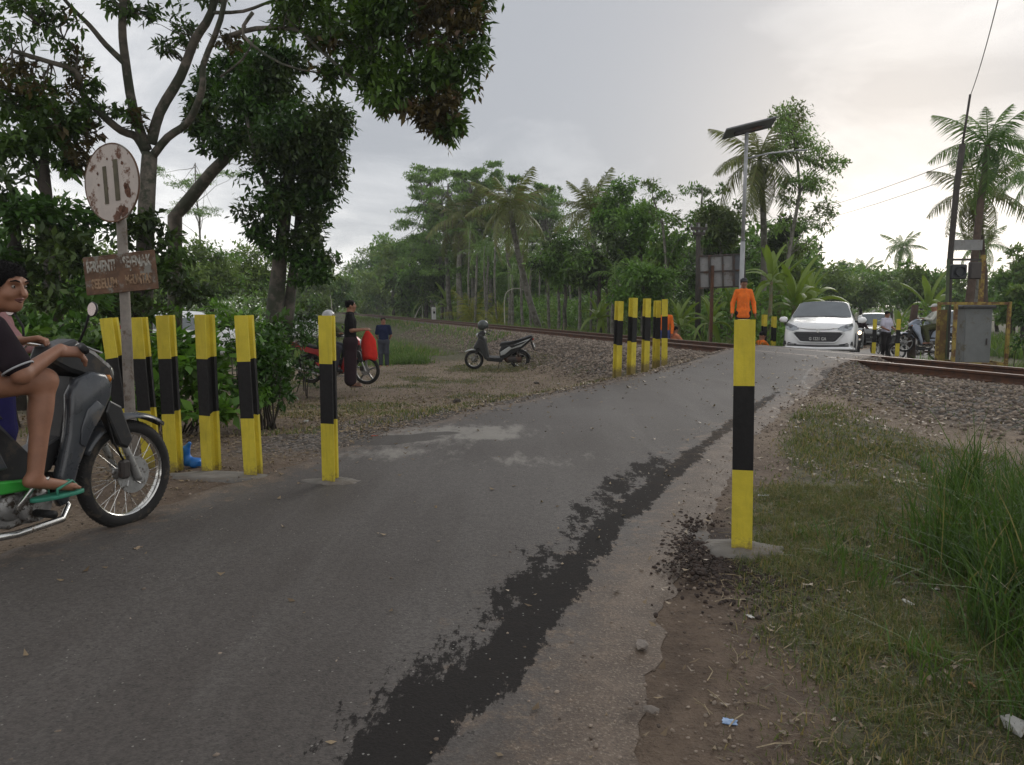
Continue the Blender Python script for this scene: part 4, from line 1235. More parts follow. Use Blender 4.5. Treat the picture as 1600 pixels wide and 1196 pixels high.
palm('coconut_palm', 'lower coconut palm with sparse drooping fronds left of the leaning utility pole', gpt(1545, 30), Pt(1527, 300, 30), .11, .08, 2.3, 16, L_PALM, 10, group='coconut palms right of the crossing', hang=.8, bark=BARK_R)
palm('coconut_palm', 'dim coconut palm crown cut by the right edge of the view', gpt(1640, 26), Pt(1640, 275, 26), .15, .1, 2.2, 18, L_PALMG, 12, kind='windy', group='coconut palms right of the crossing', hang=.5)
palm('coconut_palm', 'grey-green palm crown behind the tall signal boxes', gpt(1530, 48), Pt(1532, 385, 48), .15, .1, 2.3, 18, L_PALMG, 13, kind='windy', group='coconut palms right of the crossing', hang=.6)
palm('coconut_palm', 'faint palm low on the right horizon', gpt(1345, 80), Pt(1350, 425, 80), .2, .15, 2.6, 12, L_PALMG, 14, kind='far', group='coconut palms right of the crossing', hang=.4)
# slender areca palms with bare grey stems
ar = [(745, 36, 395), (763, 34, 400), (790, 37, 380), (820, 39, 372), (830, 33, 410), (858, 36, 395), (700, 40, 385), (688, 44, 395), (735, 46, 360), (775, 42, 375), (800, 35, 430), (870, 34, 420), (905, 33, 425), (925, 36, 380), (950, 34, 375), (960, 30, 430), (985, 32, 420), (1010, 30, 430), (715, 47, 380), (757, 48, 385), (812, 48, 392), (845, 50, 375), (885, 47, 380), (1025, 36, 400)]
for i, (px, d, ty) in enumerate(ar):
    r = random.Random(200 + i)
    palm('areca_palm', 'slender areca palm, bare pale stem with a small tuft, in the wood' , gpt(px + r.uniform(-4, 8), d), Pt(px, ty, d), r.uniform(.055, .085), .05, 1.15, 9, L_PALMG, 300 + i, kind='areca', group='slender areca palms in the wood', hang=.3, nl=18)
palm('yellow_green_rosette', 'clump of bright yellow-green arching fronds low at the edge of the wood', gpt(738, 31), gpt(738, 31) + Vector((0, 0, .15)), .1, .1, 1.9, 20, L_YEL, 33, kind='pandan', upright=.35, hang=.35, cat='plant', nl=20)
palm('yellow_green_rosette', 'smaller yellow-green frond clump beside the bent white pole', gpt(778, 30), gpt(778, 30) + Vector((0, 0, .1)), .1, .1, 1.3, 14, L_YEL, 34, kind='pandan2', upright=.4, hang=.3, cat='plant', nl=16)

# ------------------------------------------------------------------ banana plants
def banana_leaf_mesh(L, W, droop, seed, mt):
    r = random.Random(seed); V = []; Q = []
    n = 9
    for i in range(n):
        t = i / (n - 1)
        p = Vector((L * t * (1 - .25 * droop * t), 0, L * (.55 * t - .75 * droop * t * t)))
        wd = W * .5 * max(.03, (sin(pi * min(1, t * .9 + .08)) ** .55)) if t > .08 else .012
        j = r.uniform(.82, 1.05)
        V += [p + Vector((0, -wd * j, -wd * .22)), p + Vector((0, 0, .02)), p + Vector((0, wd * r.uniform(.82, 1.05), -wd * .22))]
    for i in range(n - 1):
        a = i * 3
        Q += [(a, a + 1, a + 4, a + 3), (a + 1, a + 2, a + 5, a + 4)]
    me = bpy.data.meshes.new('leaf'); me.from_pydata([tuple(v) for v in V], [], Q); me.materials.append(mt); me.update()
    me.polygons.foreach_set('use_smooth', [True] * len(Q))
    return me
BANM = {}
def banana(label, foot, h, L, n, seed, mt=None, group='banana plants by the railway', stem=.09):
    mt = mt or L_BAN
    foot, kb = beyond(foot); h *= kb; L *= kb * .9; stem *= kb; n += 3
    if mt.name not in BANM: BANM[mt.name] = [banana_leaf_mesh(1.0, .175, dr, 3 + i, mt) for i, dr in enumerate((.55, .95, 1.35))]
    t_ = thing('banana_plant', label, 'banana plant', tuple(foot), 0, group)
    mb = MB(); mb.smooth = True
    mb.tube(curve_pts((0, 0, -.1), (0, 0, h), .03, .01, 5, seed), taper(stem, stem * .5, 5), 8); mb.build('stem', leafstem, t_)
    r = random.Random(seed)
    for i in range(n):
        f = i / max(1, n - 1)
        az = 2 * pi * i * .618 + r.uniform(-.3, .3)
        link('leaf', BANM[mt.name][0 if f < .35 else (1 if f < .75 else 2)], t_, (0, 0, h * (1 - .12 * f)), (r.uniform(-.4, .4), -radians(58) * (1 - f) + radians(8) * f, az), L * r.uniform(.8, 1.1))
    return t_
leafstem = mat('banana_stem', (.16, .17, .09), .7, 0, .3, 4, .2, 20, dirt=(.16, .11, .06), dirt_amt=.4)
banana('banana plant with long pale leaves leaning right, between the orange worker and the white car', gpt(1240, 24), 1.5, 2.0, 10, 1)
banana('banana plant with upright split leaves just left of the white car', gpt(1215, 25.5), 1.9, 1.9, 9, 2)
banana('banana plant rising behind the white car roof', gpt(1262, 27), 1.7, 1.9, 9, 3)
banana('low banana plant under the sign frame of six panels', gpt(1110, 22), .75, 1.2, 8, 4)
banana('banana plant with a tall thin stem beside the second post past the crossing', gpt(1203, 23.5), 2.2, 1.3, 7, 5)
banana('grey-green low banana plant left of the sign frame', gpt(1060, 24), .7, 1.2, 7, 6)
banana('broad-leaved plant with hanging pale leaves at the foot of the wood', gpt(935, 28), .7, 1.25, 9, 7)
banana('dim banana plant at the foot of the far wood, left one', gpt(635, 52), 1.2, 1.8, 8, 8)
banana('dim banana plant at the foot of the far wood, right one', gpt(665, 50), 1.2, 1.8, 8, 9)
banana('dark low banana plant left of the yellow-green clump', gpt(700, 34), .8, 1.4, 8, 10)
banana('pale banana plant over the men by the right-hand posts', gpt(1450, 42), 1.9, 2.6, 10, 11)
banana('banana plant behind the sign frame, half hidden', gpt(1140, 26), 1.2, 1.6, 8, 12)
banana('low banana plant right of the white-shirted man', gpt(1405, 36), .9, 1.5, 8, 13, group='banana plants by the railway')

# ------------------------------------------------------------------ broad-leaved trees at the right of the wood and across the road
BT = [(1000, 350, 34, 48, 46, 'leafy light-topped tree at the right end of the wood', L_MID, L_HEDGE),
      (965, 320, 36, 40, 36, 'bright green bushy tree beside the ragged palm', L_HEDGE, L_MID),
      (1035, 395, 32, 34, 48, 'spreading tree with drooping layers left of the sign frame', L_MID, L_OLIVE),
      (940, 400, 33, 42, 45, 'dark green tree below the ragged palm', L_DARK, L_MID),
      (880, 400, 35, 42, 38, 'dark green tree right of the bent palm trunk', L_MID, L_DARK),
      (690, 420, 47, 40, 40, 'dark tree among the first areca stems', L_DARK, L_MID),
      (1005, 445, 29, 50, 30, 'low layered tree behind the far group of striped posts', L_MID, L_HEDGE),
      (1130, 345, 30, 36, 38, 'rounded pale-green tree above the sign frame', L_PALE, L_MID),
      (1228, 370, 34, 27, 30, 'dense very dark tree right of the lamp pole', L_DARK, L_DARK),
      (1120, 410, 34, 45, 36, 'green tree behind the sign frame', L_MID, L_DARK),
      (1180, 440, 36, 40, 40, 'green tree behind the orange-shirted man', L_MID, L_OLIVE),
      (1255, 430, 40, 34, 32, 'green tree above the banana leaves', L_MID, L_PALE),
      (1240, 420, 37, 40, 34, 'mid-green tree beside the very dark one', L_OLIVE, L_MID),
      (715, 405, 66, 46, 44, 'tree filling the gap behind the leftmost palm stems', L_OLIVE, L_MID),
      (765, 425, 62, 46, 40, 'tree behind the palm stems, left of the bent trunk', L_MID, L_OLIVE),
      (815, 420, 60, 46, 42, 'green tree straight behind the bent palm trunk', L_MID, L_FERN),
      (865, 415, 58, 44, 44, 'green tree between the bent palm and the ragged palm', L_OLIVE, L_MID),
      (915, 385, 56, 42, 40, 'green tree just below the ragged palm crown, behind it', L_MID, L_OLIVE),
      (740, 340, 62, 40, 34, 'leafy crown behind the leftmost coconut palm', L_FERN, L_MID),
      (860, 340, 60, 36, 30, 'leafy crown right of the broad middle palm', L_FERN, L_OLIVE)]
for i, (px, py, d, rx, ry, lab, m1, m2) in enumerate(BT):
    base = gpt(px, d); c = Pt(px, py, d); R = (rx / F * d, rx / F * d * .8, ry / F * d)
    tree('broad_leaved_tree', lab, base, c, .11, .05, [(tuple(c), R), (tuple(Pt(px - rx * .3, py + ry * .7, d)), (R[0] * .8, R[1] * .8, R[2] * .6))], .20, [m1, m2], 120 + i, BARK_D if m1 is L_DARK else BARK, 'broad-leaved trees in the wood', nsub=13, per=100)
def airy(label, stem, clumps, d, seed, mt=L_FERN, size=.17, r0=.09):
    foot = Pt(*stem[0], d)
    d *= beyond(Vector((foot.x, foot.y, 0)))[1]; foot = Pt(*stem[0], d); foot.z = gz(foot.x, foot.y)
    t_ = thing('slender_tree', label, 'tree', tuple(foot), 0, 'slender open-crowned trees')
    mb = MB(); mb.smooth = True
    q = [Pt(px, py, d) - foot for px, py in stem]; q[0] = Vector((0, 0, -.1))
    mb.tube(q, taper(r0, .03, len(q) - 1), 7)
    r = random.Random(seed); cl = []
    for (px, py, rx, ry) in clumps:
        c = Pt(px, py, d) - foot; c.y += r.uniform(-.8, .8)
        k = min(range(len(q)), key=lambda j: (q[j] - c).length + (0 if q[j].z < c.z else 5))
        mb.tube(curve_pts(q[k], c, .06, .03, 4, seed + px), taper(.022, .008, 4), 5)
        for j in range(3):
            cl.append((c.x + r.uniform(-.5, .5) * rx / F * d, c.y + r.uniform(-.4, .4), c.z + r.uniform(-.5, .5) * ry / F * d, rx / F * d * .8, rx / F * d * .7, ry / F * d * .9, 1.3 * rx * ry * .16 + 8))
    mb.build('trunk', BARK_P, t_)
    link('crown', crown_mesh(cl, size, [mt, L_PALE], seed, .2, .34, .2), t_)
airy('tall slender tree with an open feathery crown right of the lamp pole', [(1228, 520), (1232, 400), (1250, 300), (1245, 240), (1232, 180)],
     [(1235, 180, 26, 16), (1218, 200, 20, 14), (1262, 195, 20, 12), (1240, 225, 34, 12), (1215, 245, 18, 10), (1270, 245, 30, 14), (1300, 258, 22, 10), (1288, 285, 26, 12), (1255, 280, 24, 12), (1240, 310, 20, 12), (1280, 330, 22, 12), (1262, 350, 22, 10), (1292, 350, 12, 10), (1230, 350, 14, 10), (1225, 290, 16, 12), (1250, 385, 26, 16)], 30, 401)
airy('thin-stemmed tree with a small flat head left of the lamp pole', [(1098, 520), (1096, 400), (1096, 320), (1098, 295)],
     [(1085, 292, 18, 7), (1105, 296, 16, 7), (1120, 300, 12, 6), (1092, 335, 16, 6), (1120, 330, 14, 10), (1075, 345, 12, 8)], 33, 402, L_MID)
airy('spindly tree with layered drooping leaves at the right end of the wood', [(1040, 500), (1042, 420), (1035, 350), (1020, 310)],
     [(1030, 308, 22, 6), (1005, 320, 18, 8), (1050, 345, 18, 8), (1030, 340, 20, 8), (1058, 375, 14, 8), (1045, 400, 18, 9), (1060, 420, 12, 9), (1015, 290, 18, 10)], 31, 403, L_MID)
# far right trees and the low distant wood
FR = [(1300, 440, 60, 40, 22, 'hazy bushy tree above the white car'), (1345, 445, 62, 40, 24, 'hazy tree above the grey car'), (1395, 440, 66, 36, 24, 'hazy tree under the small distant palm'), (1440, 435, 52, 40, 28, 'green tree behind the capped man'), (1585, 430, 45, 34, 40, 'dark hazy tree at the right edge'), (1560, 450, 55, 40, 22, 'low hazy tree right of the signal boxes'), (1490, 445, 60, 36, 22, 'low hazy tree behind the dark square sign'), (1600, 470, 34, 40, 18, 'low green tree at the right edge above the bright grass'), (1325, 425, 85, 30, 16, 'pale hazy tree on the right horizon'), (1270, 450, 70, 30, 26, 'hazy tree between the banana leaves and the white car')]
for i, (px, py, d, rx, ry, lab) in enumerate(FR):
    base = gpt(px, d); c = Pt(px, py, d); R = (rx / F * d, rx / F * d * .8, ry / F * d)
    tree('distant_tree', lab, base, c, .14, .06, [(tuple(c), R), (tuple(Pt(px, py + ry, d)), (R[0] * 1.1, R[1], R[2] * .8))], .34, [L_MID, L_OLIVE] if i % 2 else [L_OLIVE, L_MID], 160 + i, BARK_D, 'hazy trees beyond the crossing', nsub=12, per=75)
bush('round_bush', 'round green bush between the white-shirted man and the dark post', [(1425, 505, 29, 26, 26), (1445, 490, 30, 22, 20)], 26, .14, [L_MID, L_HEDGE], 37, 29)
bush('dark_bush', 'dark bush at the right edge beside the bright grass', [(1598, 530, 14, 20, 16)], 200, .08, [L_VINE, L_DARK], 38, 14)

# undergrowth: leafy mass nobody could count, along the edge of the wood and behind it
r = np.random.default_rng(71)
def mass(name, n, fx, hz0, hz1, size, mats, seed, droop=.2):
    x, y, h = fx(np.random.default_rng(seed), n)
    z = ground_z(x, y) + h
    V_, Q_ = leaf_quads(np.c_[x, y, z], size, seed, droop, .42)
    f = fbm(x, y + z, .35, seed)
    return V_, Q_, (f > .5).astype(int)
def fx1(r, n):
    q = 17 + 75 * r.random(n) ** 1.3; s = r.uniform(4.6, 7.5, n) + .3 * (q - 20) * .1
    x = 9.4 + .9578 * s - .2873 * q; y = .2873 * s + .9578 * q
    top = (.5 + 1.9 * fbm(x, y, .5, 5)) * np.interp(s, [4.6, 6], [.5, 1.4])
    k = x / y < .365
    return x[k], y[k], (top * r.random(n) ** .8)[k]
def fx2(r, n):
    q = 24 + 80 * r.random(n) ** 1.1; s = r.uniform(12, 26, n)
    x = 9.4 + .9578 * s - .2873 * q; y = .2873 * s + .9578 * q
    k = (road_dist(x, y) > 3.5) & ((x / y < .40) | (y > 62))
    top = 3.2 + 4.6 * fbm(x, y, .25, 6)
    return x[k], y[k], (top * r.random(n) ** .9)[k]
def fx3(r, n):
    x = r.uniform(-34, -4.5, n); y = np.abs(x) * .9 + r.uniform(7, 26, n)
    s = s_of(x, y); k = (s < -6) & ((y > 17) | (x / y < -.52)) & (x / y < np.where(y < 30, -.31, -.25)) & ~((y < 27) & (x / y > -.47) & (x / y < -.36))
    top = .8 + 3.0 * fbm(x, y, .25, 8)
    return x[k], y[k], (top * r.random(n))[k]
def fx4(r, n):
    a = r.uniform(-1.9, 1.5, n); d = r.uniform(110, 190, n)
    x = a * d; y = d
    k = road_dist(x, y) > 3
    top = 3.0 + 8 * fbm(x, y, .06, 12)
    return x[k], y[k], (top * r.random(n))[k]
def fx5(r, n):
    x = r.uniform(17, 60, n); y = x * r.uniform(.95, 1.42, n) + 3
    k = (road_dist(x, y) > 3) & (y > 26)
    top = .5 + 1.4 * fbm(x, y, .3, 14)
    return x[k], y[k], (top * r.random(n))[k]
for nm, n, fx, sz, mm, sd in (('undergrowth', 30000, fx1, .22, [L_MID, L_OLIVE], 1), ('forest_understorey', 105000, fx2, .42, [L_DARK, L_MID], 2), ('left_scrub', 36000, fx3, .17, [L_MID, L_DARK], 3), ('distant_wood', 60000, fx4, 1.1, [L_OLIVE, L_MID], 4), ('roadside_scrub', 12000, fx5, .26, [L_MID, L_OLIVE], 5)):
    V_, Q_, mi = mass(nm, n, fx, 0, 0, sz, mm, sd)
    tag(link(nm, quad_mesh(nm, V_, Q_, mm, mi=mi)), kind='stuff')
# ================================================================== POSTS, SIGNS, POLES
def post_paint(name, col, chip):
    m, t, b = new_mat(name); T = NT(t); v = T.obj(); w_ = T.pos()
    sp_ = T.n('ShaderNodeSeparateXYZ'); T.l(v, sp_.inputs[0])
    n1_ = T.noise(7, 5, .6, w_); n2_ = T.noise(38, 6, .75, w_); n3_ = T.noise(16, 8, .8, w_)
    mp_ = T.n('ShaderNodeMapping'); T.l(w_, mp_.inputs[0]); mp_.inputs['Scale'].default_value = (1, 1, .12)
    run = T.noise(40, 4, .6, mp_.outputs[0])
    c = T.mix(T.map(n1_, .3, .7), tuple(x * .86 for x in col), tuple(min(1, x * 1.08) for x in col))
    c = T.mix(T.math('MULTIPLY', T.map(run, .52, .72), .30), c, tuple(x * .45 + .01 for x in col))
    c = T.mix(T.map(n3_, .66, .69), c, chip)
    mud = T.map(T.math('ADD', sp_.outputs[2], T.math('MULTIPLY', T.math('SUBTRACT', n2_, .5), .30)), .10, .0)
    c = T.mix(T.math('MULTIPLY', mud, .75), c, (.12, .085, .055))
    T.l(c, b.inputs['Base Color']); T.l(T.map(n2_, .3, .7, .5, .75), b.inputs['Roughness']); b.inputs['Specular IOR Level'].default_value = .3
    T.bump(T.math('ADD', n2_, T.math('MULTIPLY', n3_, .6)), .35, .006, b)
    MATS[name] = m
    return m
YEL = post_paint('yellow_paint', (.60, .485, .045), (.13, .075, .035))
BLK = post_paint('black_paint', (.011, .010, .010), (.06, .045, .035))
CEM = mat('fresh_cement', (.155, .142, .125), .9, 0, .22, 7, .5, 30, dirt=(.13, .11, .09), dirt_amt=.35, dirt_scale=5)
def bollard(label, x, y, rz_, h=1.13, sc=.9, lean=(0, 0), group=None, base=None, z=None, seed=0, fine=True):
    """a length of old rail planted upright, foot flange forward, painted yellow, black, yellow"""
    zg = z if z is not None else (rz1(x, y) if road_dist(np.array([x]), np.array([y]))[0] < 0 else gz(x, y))
    t_ = thing('striped_post', label, 'post', (x, y, zg), rz_, group)
    t_.rotation_euler = (lean[0], lean[1], rz_)
    r = random.Random(seed)
    prof = [(a * sc, (b - .07) * sc) for a, b in rail_profile(.138, .118, .068)]
    n = len(prof)
    # each upright edge changes colour at its own height, as hand painted
    cuts = [0.0, .375 * h, .725 * h, h]
    off1 = [r.uniform(-.004, .004) + (.018 if prof[k][1] > 0 else 0) for k in range(n)]
    off2 = [r.uniform(-.004, .004) + (.014 if prof[k][1] > 0 else 0) for k in range(n)]
    names = ['lower_yellow_band', 'black_band', 'upper_yellow_band']
    for i in range(3):
        mb = MB(); vs = []; fs = []
        for lv in (i, i + 1):
            o_ = {0: [0] * n, 1: off1, 2: off2, 3: [0] * n}[lv]
            for k in range(n):
                zc = cuts[lv] + o_[k] - (.12 if lv == 0 else 0)
                if lv == 3:
                    zc = h + r.uniform(-.001, .001)
                vs.append((prof[k][0], prof[k][1], zc))
        for k in range(n):
            k2 = (k + 1) % n
            fs.append([k, k2, n + k2, n + k])
        if i == 2: fs.append([n + k for k in range(n)])
        mb.add(vs, fs); mb.build(names[i], BLK if i == 1 else YEL, t_)
    if base:
        rx, ry, dx, dy = base
        mb = MB(); vs = [(dx, dy, .022)]; m_ = 26; fs = []
        for j, (q, zz2) in enumerate(((.55, .024), (.9, .012), (1.0, -.03))):
            for i in range(m_):
                a = 2 * pi * i / m_
                k = 1 + .10 * sin(3 * a + seed) + .07 * sin(5 * a + 2 * seed) + r.uniform(-.02, .02)
                vs.append((dx + rx * q * k * cos(a), dy + ry * q * k * sin(a), zz2 + r.uniform(-.004, .004)))
        for i in range(m_):
            i2 = (i + 1) % m_
            fs.append([0, 1 + i, 1 + i2])
            for j in range(2):
                fs.append([1 + j * m_ + i, 1 + (j + 1) * m_ + i, 1 + (j + 1) * m_ + i2, 1 + j * m_ + i2])
        mb.add(vs, fs); mb.smooth = True
        o = mb.build('concrete_base', CEM, t_, smooth=True); o.rotation_euler = (-lean[0], -lean[1], 0)
    return t_
GP = 'row of striped posts on the left'
def post_fit(label, bx, by, tx, ty, rz_, sc, group, base=None, seed=0):
    """foot and top as measured on the photo: gives place, height and lean"""
    x, y = G(bx, by, -.005); zt = P(tx, ty, y)
    h = float(zt[2]); lean = math.atan2(float(zt[0]) - x, h)
    t_ = bollard(label, x, y, rz_, h + .03, sc, (0, 0), group, None, z=-.03 if base is None else -.02, seed=seed)
    M_ = Matrix.Rotation(lean, 4, 'Y') @ Matrix.Rotation(rz_, 4, 'Z')
    t_.rotation_euler = M_.to_euler()
    if base:
        rx, ry = base
        mb = MB(); mb.smooth = True; r = random.Random(seed + 50); m_ = 36; vs = [(0, 0, .030)]; fs = []
        for j, (q, zz2) in enumerate(((.35, .031), (.7, .024), (.92, .014), (1.0, -.03))):
            for i in range(m_):
                a_ = 2 * pi * i / m_
                k = 1 + (.13 * sin(2 * a_ + seed) + .09 * sin(3 * a_ + 2 * seed) + .06 * sin(7 * a_)) * q + r.uniform(-.03, .03) * q
                vs.append((rx * q * k * cos(a_), ry * q * k * sin(a_), zz2 + r.uniform(-.004, .004)))
        for i in range(m_):
            i2 = (i + 1) % m_; fs.append([0, 1 + i, 1 + i2])
            for j in range(3): fs.append([1 + j * m_ + i, 1 + (j + 1) * m_ + i, 1 + (j + 1) * m_ + i2, 1 + j * m_ + i2])
        mb.add(vs, fs); o = mb.build('concrete_base', CEM, t_, smooth=True)
        o.matrix_local = M_.inverted() @ Matrix.Translation((0, 0, .012))
    return t_
lefts = [(206, 716, 173, 496, -8, 'leftmost striped post of the near row, behind the motorcycle wheel'), (240, 722, 219, 496, -10, 'second striped post of the near row, just right of the rusty sign pole'), (275, 730, 261, 493, -12, 'third striped post of the near row, with the blue bag at its foot'), (333, 734, 322, 492, -26, 'fourth striped post of the near row, right of the blue bag'), (399, 741, 384, 493, -16, 'fifth striped post of the near row, on the edge of the cement patch')]
for i, (bx, by, tx, ty, rz_, lab) in enumerate(lefts):
    post_fit(lab, bx, by, tx, ty, radians(rz_), .84, GP, None, i + 1)
post_fit('lone striped post on its own round cement base, right of the near row', 519, 755, 513, 496, radians(-14), .76, GP, (.20, .12), 9)
GR_ = 'striped posts right of the road'
post_fit('large striped post standing alone on the right of the road', 1158, 860, 1163, 503, radians(-14), .80, GR_, (.22, .13), 4)
bollard('striped post cut off by the right edge of the view, in tall grass', 2.612, 3.72, radians(-30), 1.11, .80, (0, 0), GR_, None, seed=5)
# shared cement patch under the fourth and fifth posts
mb = MB(); mb.smooth = True; vs = []; fs = []; m_ = 40
c0 = G(372, 745)
for j, (q, zz2) in enumerate(((0, .014), (.5, .016), (.88, .010), (1.0, -.05))):
    for i in range(m_):
        a = 2 * pi * i / m_; k = 1 + .08 * sin(3 * a + 1) + .05 * sin(7 * a)
        x_ = c0[0] + .48 * q * k * cos(a) - .10; y_ = c0[1] + .16 * q * k * sin(a) + .04 - .16 * .48 * q * k * cos(a)
        vs.append((x_, y_, gz(x_, y_) * 1.0 + zz2 + .004))
for j in range(3):
    for i in range(m_):
        i2 = (i + 1) % m_
        fs.append([j * m_ + i, (j + 1) * m_ + i, (j + 1) * m_ + i2, j * m_ + i2])
mb.add(vs, fs); tag(mb.build('cement_patch', CEM, smooth=True), kind='structure')
GF = 'far group of striped posts at the crossing'
fars = [(963, 581, 473, 'first striped post of the far group, nearest the parked scooter'), (985, 576, 468, 'second striped post of the far group, topped slightly higher'), (1007, 572, 469, 'middle striped post of the far group'), (1024, 566, 472, 'fourth striped post of the far group'), (1038, 565, 470, 'last striped post of the far group, half behind another at the rails')]
for i, (px, pb, pt_, lab) in enumerate(fars):
    d = 1.13 * F / (pb - pt_) * 1.0
    p = P(px, pb, d)
    bollard(lab, p[0], d, radians((35, 40, 25, 30, -10)[i]), 1.15, .92, (0, radians((1.5, 1.6, .8, .5, -.6)[i])), GF, None, z=float(p[2]), seed=20 + i)
for i, (px, d, lab) in enumerate([(1194, 20.5, 'striped post past the crossing, at the crouching worker'), (1209, 22, 'striped post past the crossing, nearest the white car')]):
    p = P(px, 492 + i * 3, d); bollard(lab, p[0], d, radians(20), 1.13, .95, group='striped posts past the crossing', z=float(p[2]) - 1.13, seed=30 + i)
for i, (px, d, lab) in enumerate([(1367, 23.5, 'striped post past the crossing, left of the white-shirted man'), (1404, 22.5, 'striped post past the crossing, right of the white-shirted man')]):
    p = P(px, 499, d); bollard(lab, p[0], d, radians(-20), 1.13, .95, group='striped posts past the crossing', z=float(p[2]) - 1.13, seed=34 + i)

# ------------------------------------------------------------------ lettering
def text_mesh(s, size, mt, name='lettering', ext=.0015, align='CENTER', bold=0.0, sx=1.0):
    c = bpy.data.curves.new(name, 'FONT'); c.body = s; c.size = size; c.extrude = ext; c.align_x = align; c.align_y = 'CENTER'; c.offset = bold; c.resolution_u = 2
    o = bpy.data.objects.new('tmp', c); COL.objects.link(o)
    dg = bpy.context.evaluated_depsgraph_get()
    me = bpy.data.meshes.new_from_object(o.evaluated_get(dg))
    bpy.data.objects.remove(o); bpy.data.curves.remove(c)
    me.name = name; me.materials.clear(); me.materials.append(mt)
    if sx != 1.0: me.transform(Matrix.Diagonal((sx, 1, 1, 1)))
    return me

# ------------------------------------------------------------------ rusty round sign with lettered board
RUSTW = mat('rusty_white_enamel', (.44, .385, .345), .55, .0, .12, 7, .2, 30, dirt=(.12, .055, .03), dirt_amt=.30, dirt_scale=7)
RUSTB = mat('rusted_board', (.115, .062, .035), .8, 0, .4, 9, .4, 40, dirt=(.20, .19, .165), dirt_amt=.34, dirt_scale=8)
OLIVE = mat('faded_olive_paint', (.085, .075, .045), .8, 0, .3, 12, .1)
FADE = mat('flaked_white_letters', (.34, .33, .29), .8, 0, .25, 30, .2, dirt=(.13, .08, .05), dirt_amt=.42, dirt_scale=22)
FADE2 = mat('flaked_ochre_letters', (.30, .20, .12), .8, 0, .3, 30, .2, dirt=(.12, .065, .035), dirt_amt=.45, dirt_scale=24)
POLE = mat('weathered_pipe', (.22, .195, .17), .7, .1, .25, 8, .2, 40, dirt=(.12, .085, .06), dirt_amt=.3, dirt_scale=6)
POLED = mat('mossy_pipe', (.13, .115, .08), .85, 0, .3, 6, .2, 40)
DS = 5.0
pb = P(211, 760, DS); sg = thing('road_sign', 'rusty round white sign with two dark bars over a rusted lettered board on a pole', 'road sign', (pb[0], DS, gz(pb[0], DS)), 0)
S0 = Vector(sg.location)
p1 = Vector(P(190, 350, DS)) - S0; p2 = Vector(P(176, 250, DS)) - S0; pm_ = Vector(P(203, 640, DS)) - S0
mb = MB(); mb.smooth = True
mb.tube([(0.03, 0, -.3), pm_, p1, p2], [.034, .034, .031, .031], 14)
mb.build('pole', POLE, sg)
dc = Vector(P(175, 286, DS - .05)) - S0
disc_m = Matrix.Translation(dc) @ Matrix.Rotation(radians(-24), 4, 'Z') @ Matrix.Rotation(radians(-3), 4, 'Y')
mb = MB(); R_ = .245; pr = []
mb.lathe((0, 0, 0), [(R_ * .97, .004), (R_, .002), (R_, -.004), (R_ * .94, -.003)], (0, -1, 0), 48, disc_m)
mb.build('disc', RUSTW, sg)
mb = MB(); mb.torus((0, -.001, 0), R_ * .985, .006, (0, 1, 0), 48, 6, disc_m); mb.smooth = True; mb.build('rim', RUSTB, sg)
for dx, hh_ in ((-.052, .235), (.048, .255)):
    mb = MB(); mb.box((dx, -.0065, .012 if dx > 0 else -.01), (.040 if dx > 0 else .032, .003, hh_), disc_m, bev=.001); mb.build('bar', OLIVE, sg)
mb = MB()
for (dx, dz, rr_) in ((.135, -.06, .030), (.145, -.085, .022), (.10, -.19, .034), (.07, -.175, .025), (-.14, .12, .008), (-.02, .15, .008), (-.115, .07, .009), (-.115, -.0, .009), (.11, .11, .011), (.085, .15, .013), (.125, -.035, .018), (.03, -.215, .03)):
    vs = []; n_ = 11; r = random.Random(int(dx * 1000 + dz * 77))
    for k in range(n_):
        a = 2 * pi * k / n_; q = rr_ * r.uniform(.7, 1.25); vs.append((dx + q * cos(a), -.0060, dz + q * 1.15 * sin(a)))
    mb.add(vs, [list(range(n_))], disc_m)
mb.build('rust_patches', mat('deep_rust', (.115, .055, .035), .9, 0, .4, 30, .3), sg)['kind'] = 'stuff'
bc = Vector(P(188, 427, DS - .045)) - S0
bm_ = Matrix.Translation(bc) @ Matrix.Rotation(radians(-14), 4, 'Z') @ Matrix.Rotation(radians(-4.5), 4, 'Y')
mb = MB(); mb.box((0, 0, 0), (.535, .006, .235), bm_); mb.build('board', RUSTB, sg)
mb = MB()
for a_, b_ in (((-.268, 0, .118), (.268, 0, .118)), ((-.268, 0, -.118), (.268, 0, -.118)), ((-.268, 0, -.118), (-.268, 0, .118)), ((.268, 0, -.118), (.268, 0, .118))):
    mb.tube([a_, b_], .005, 5, M=bm_)
mb.build('board_rim', RUSTB, sg)
for s_, sz_, zz2, xx, mt_ in (('BERHENTI', .098, .052, -.138, FADE), ('SEJENAK', .098, .060, .135, FADE), ('SEBELUM', .088, -.058, -.125, FADE2), ('MELINTAS', .088, -.052, .135, FADE2)):
    me = text_mesh(s_, sz_, mt_, bold=.0025, sx=.5 if len(s_) > 7 else .56)
    me.transform(bm_ @ Matrix.Translation((xx, -.0045, zz2)) @ Matrix.Rotation(pi / 2, 4, 'X'))
    link('lettering', me, sg)
mb = MB(); mb.tube([p1 + Vector((-.04, -.03, -.20)), p1 + Vector((.05, -.03, -.21))], .006, 6); mb.build('bolt', RUSTB, sg)

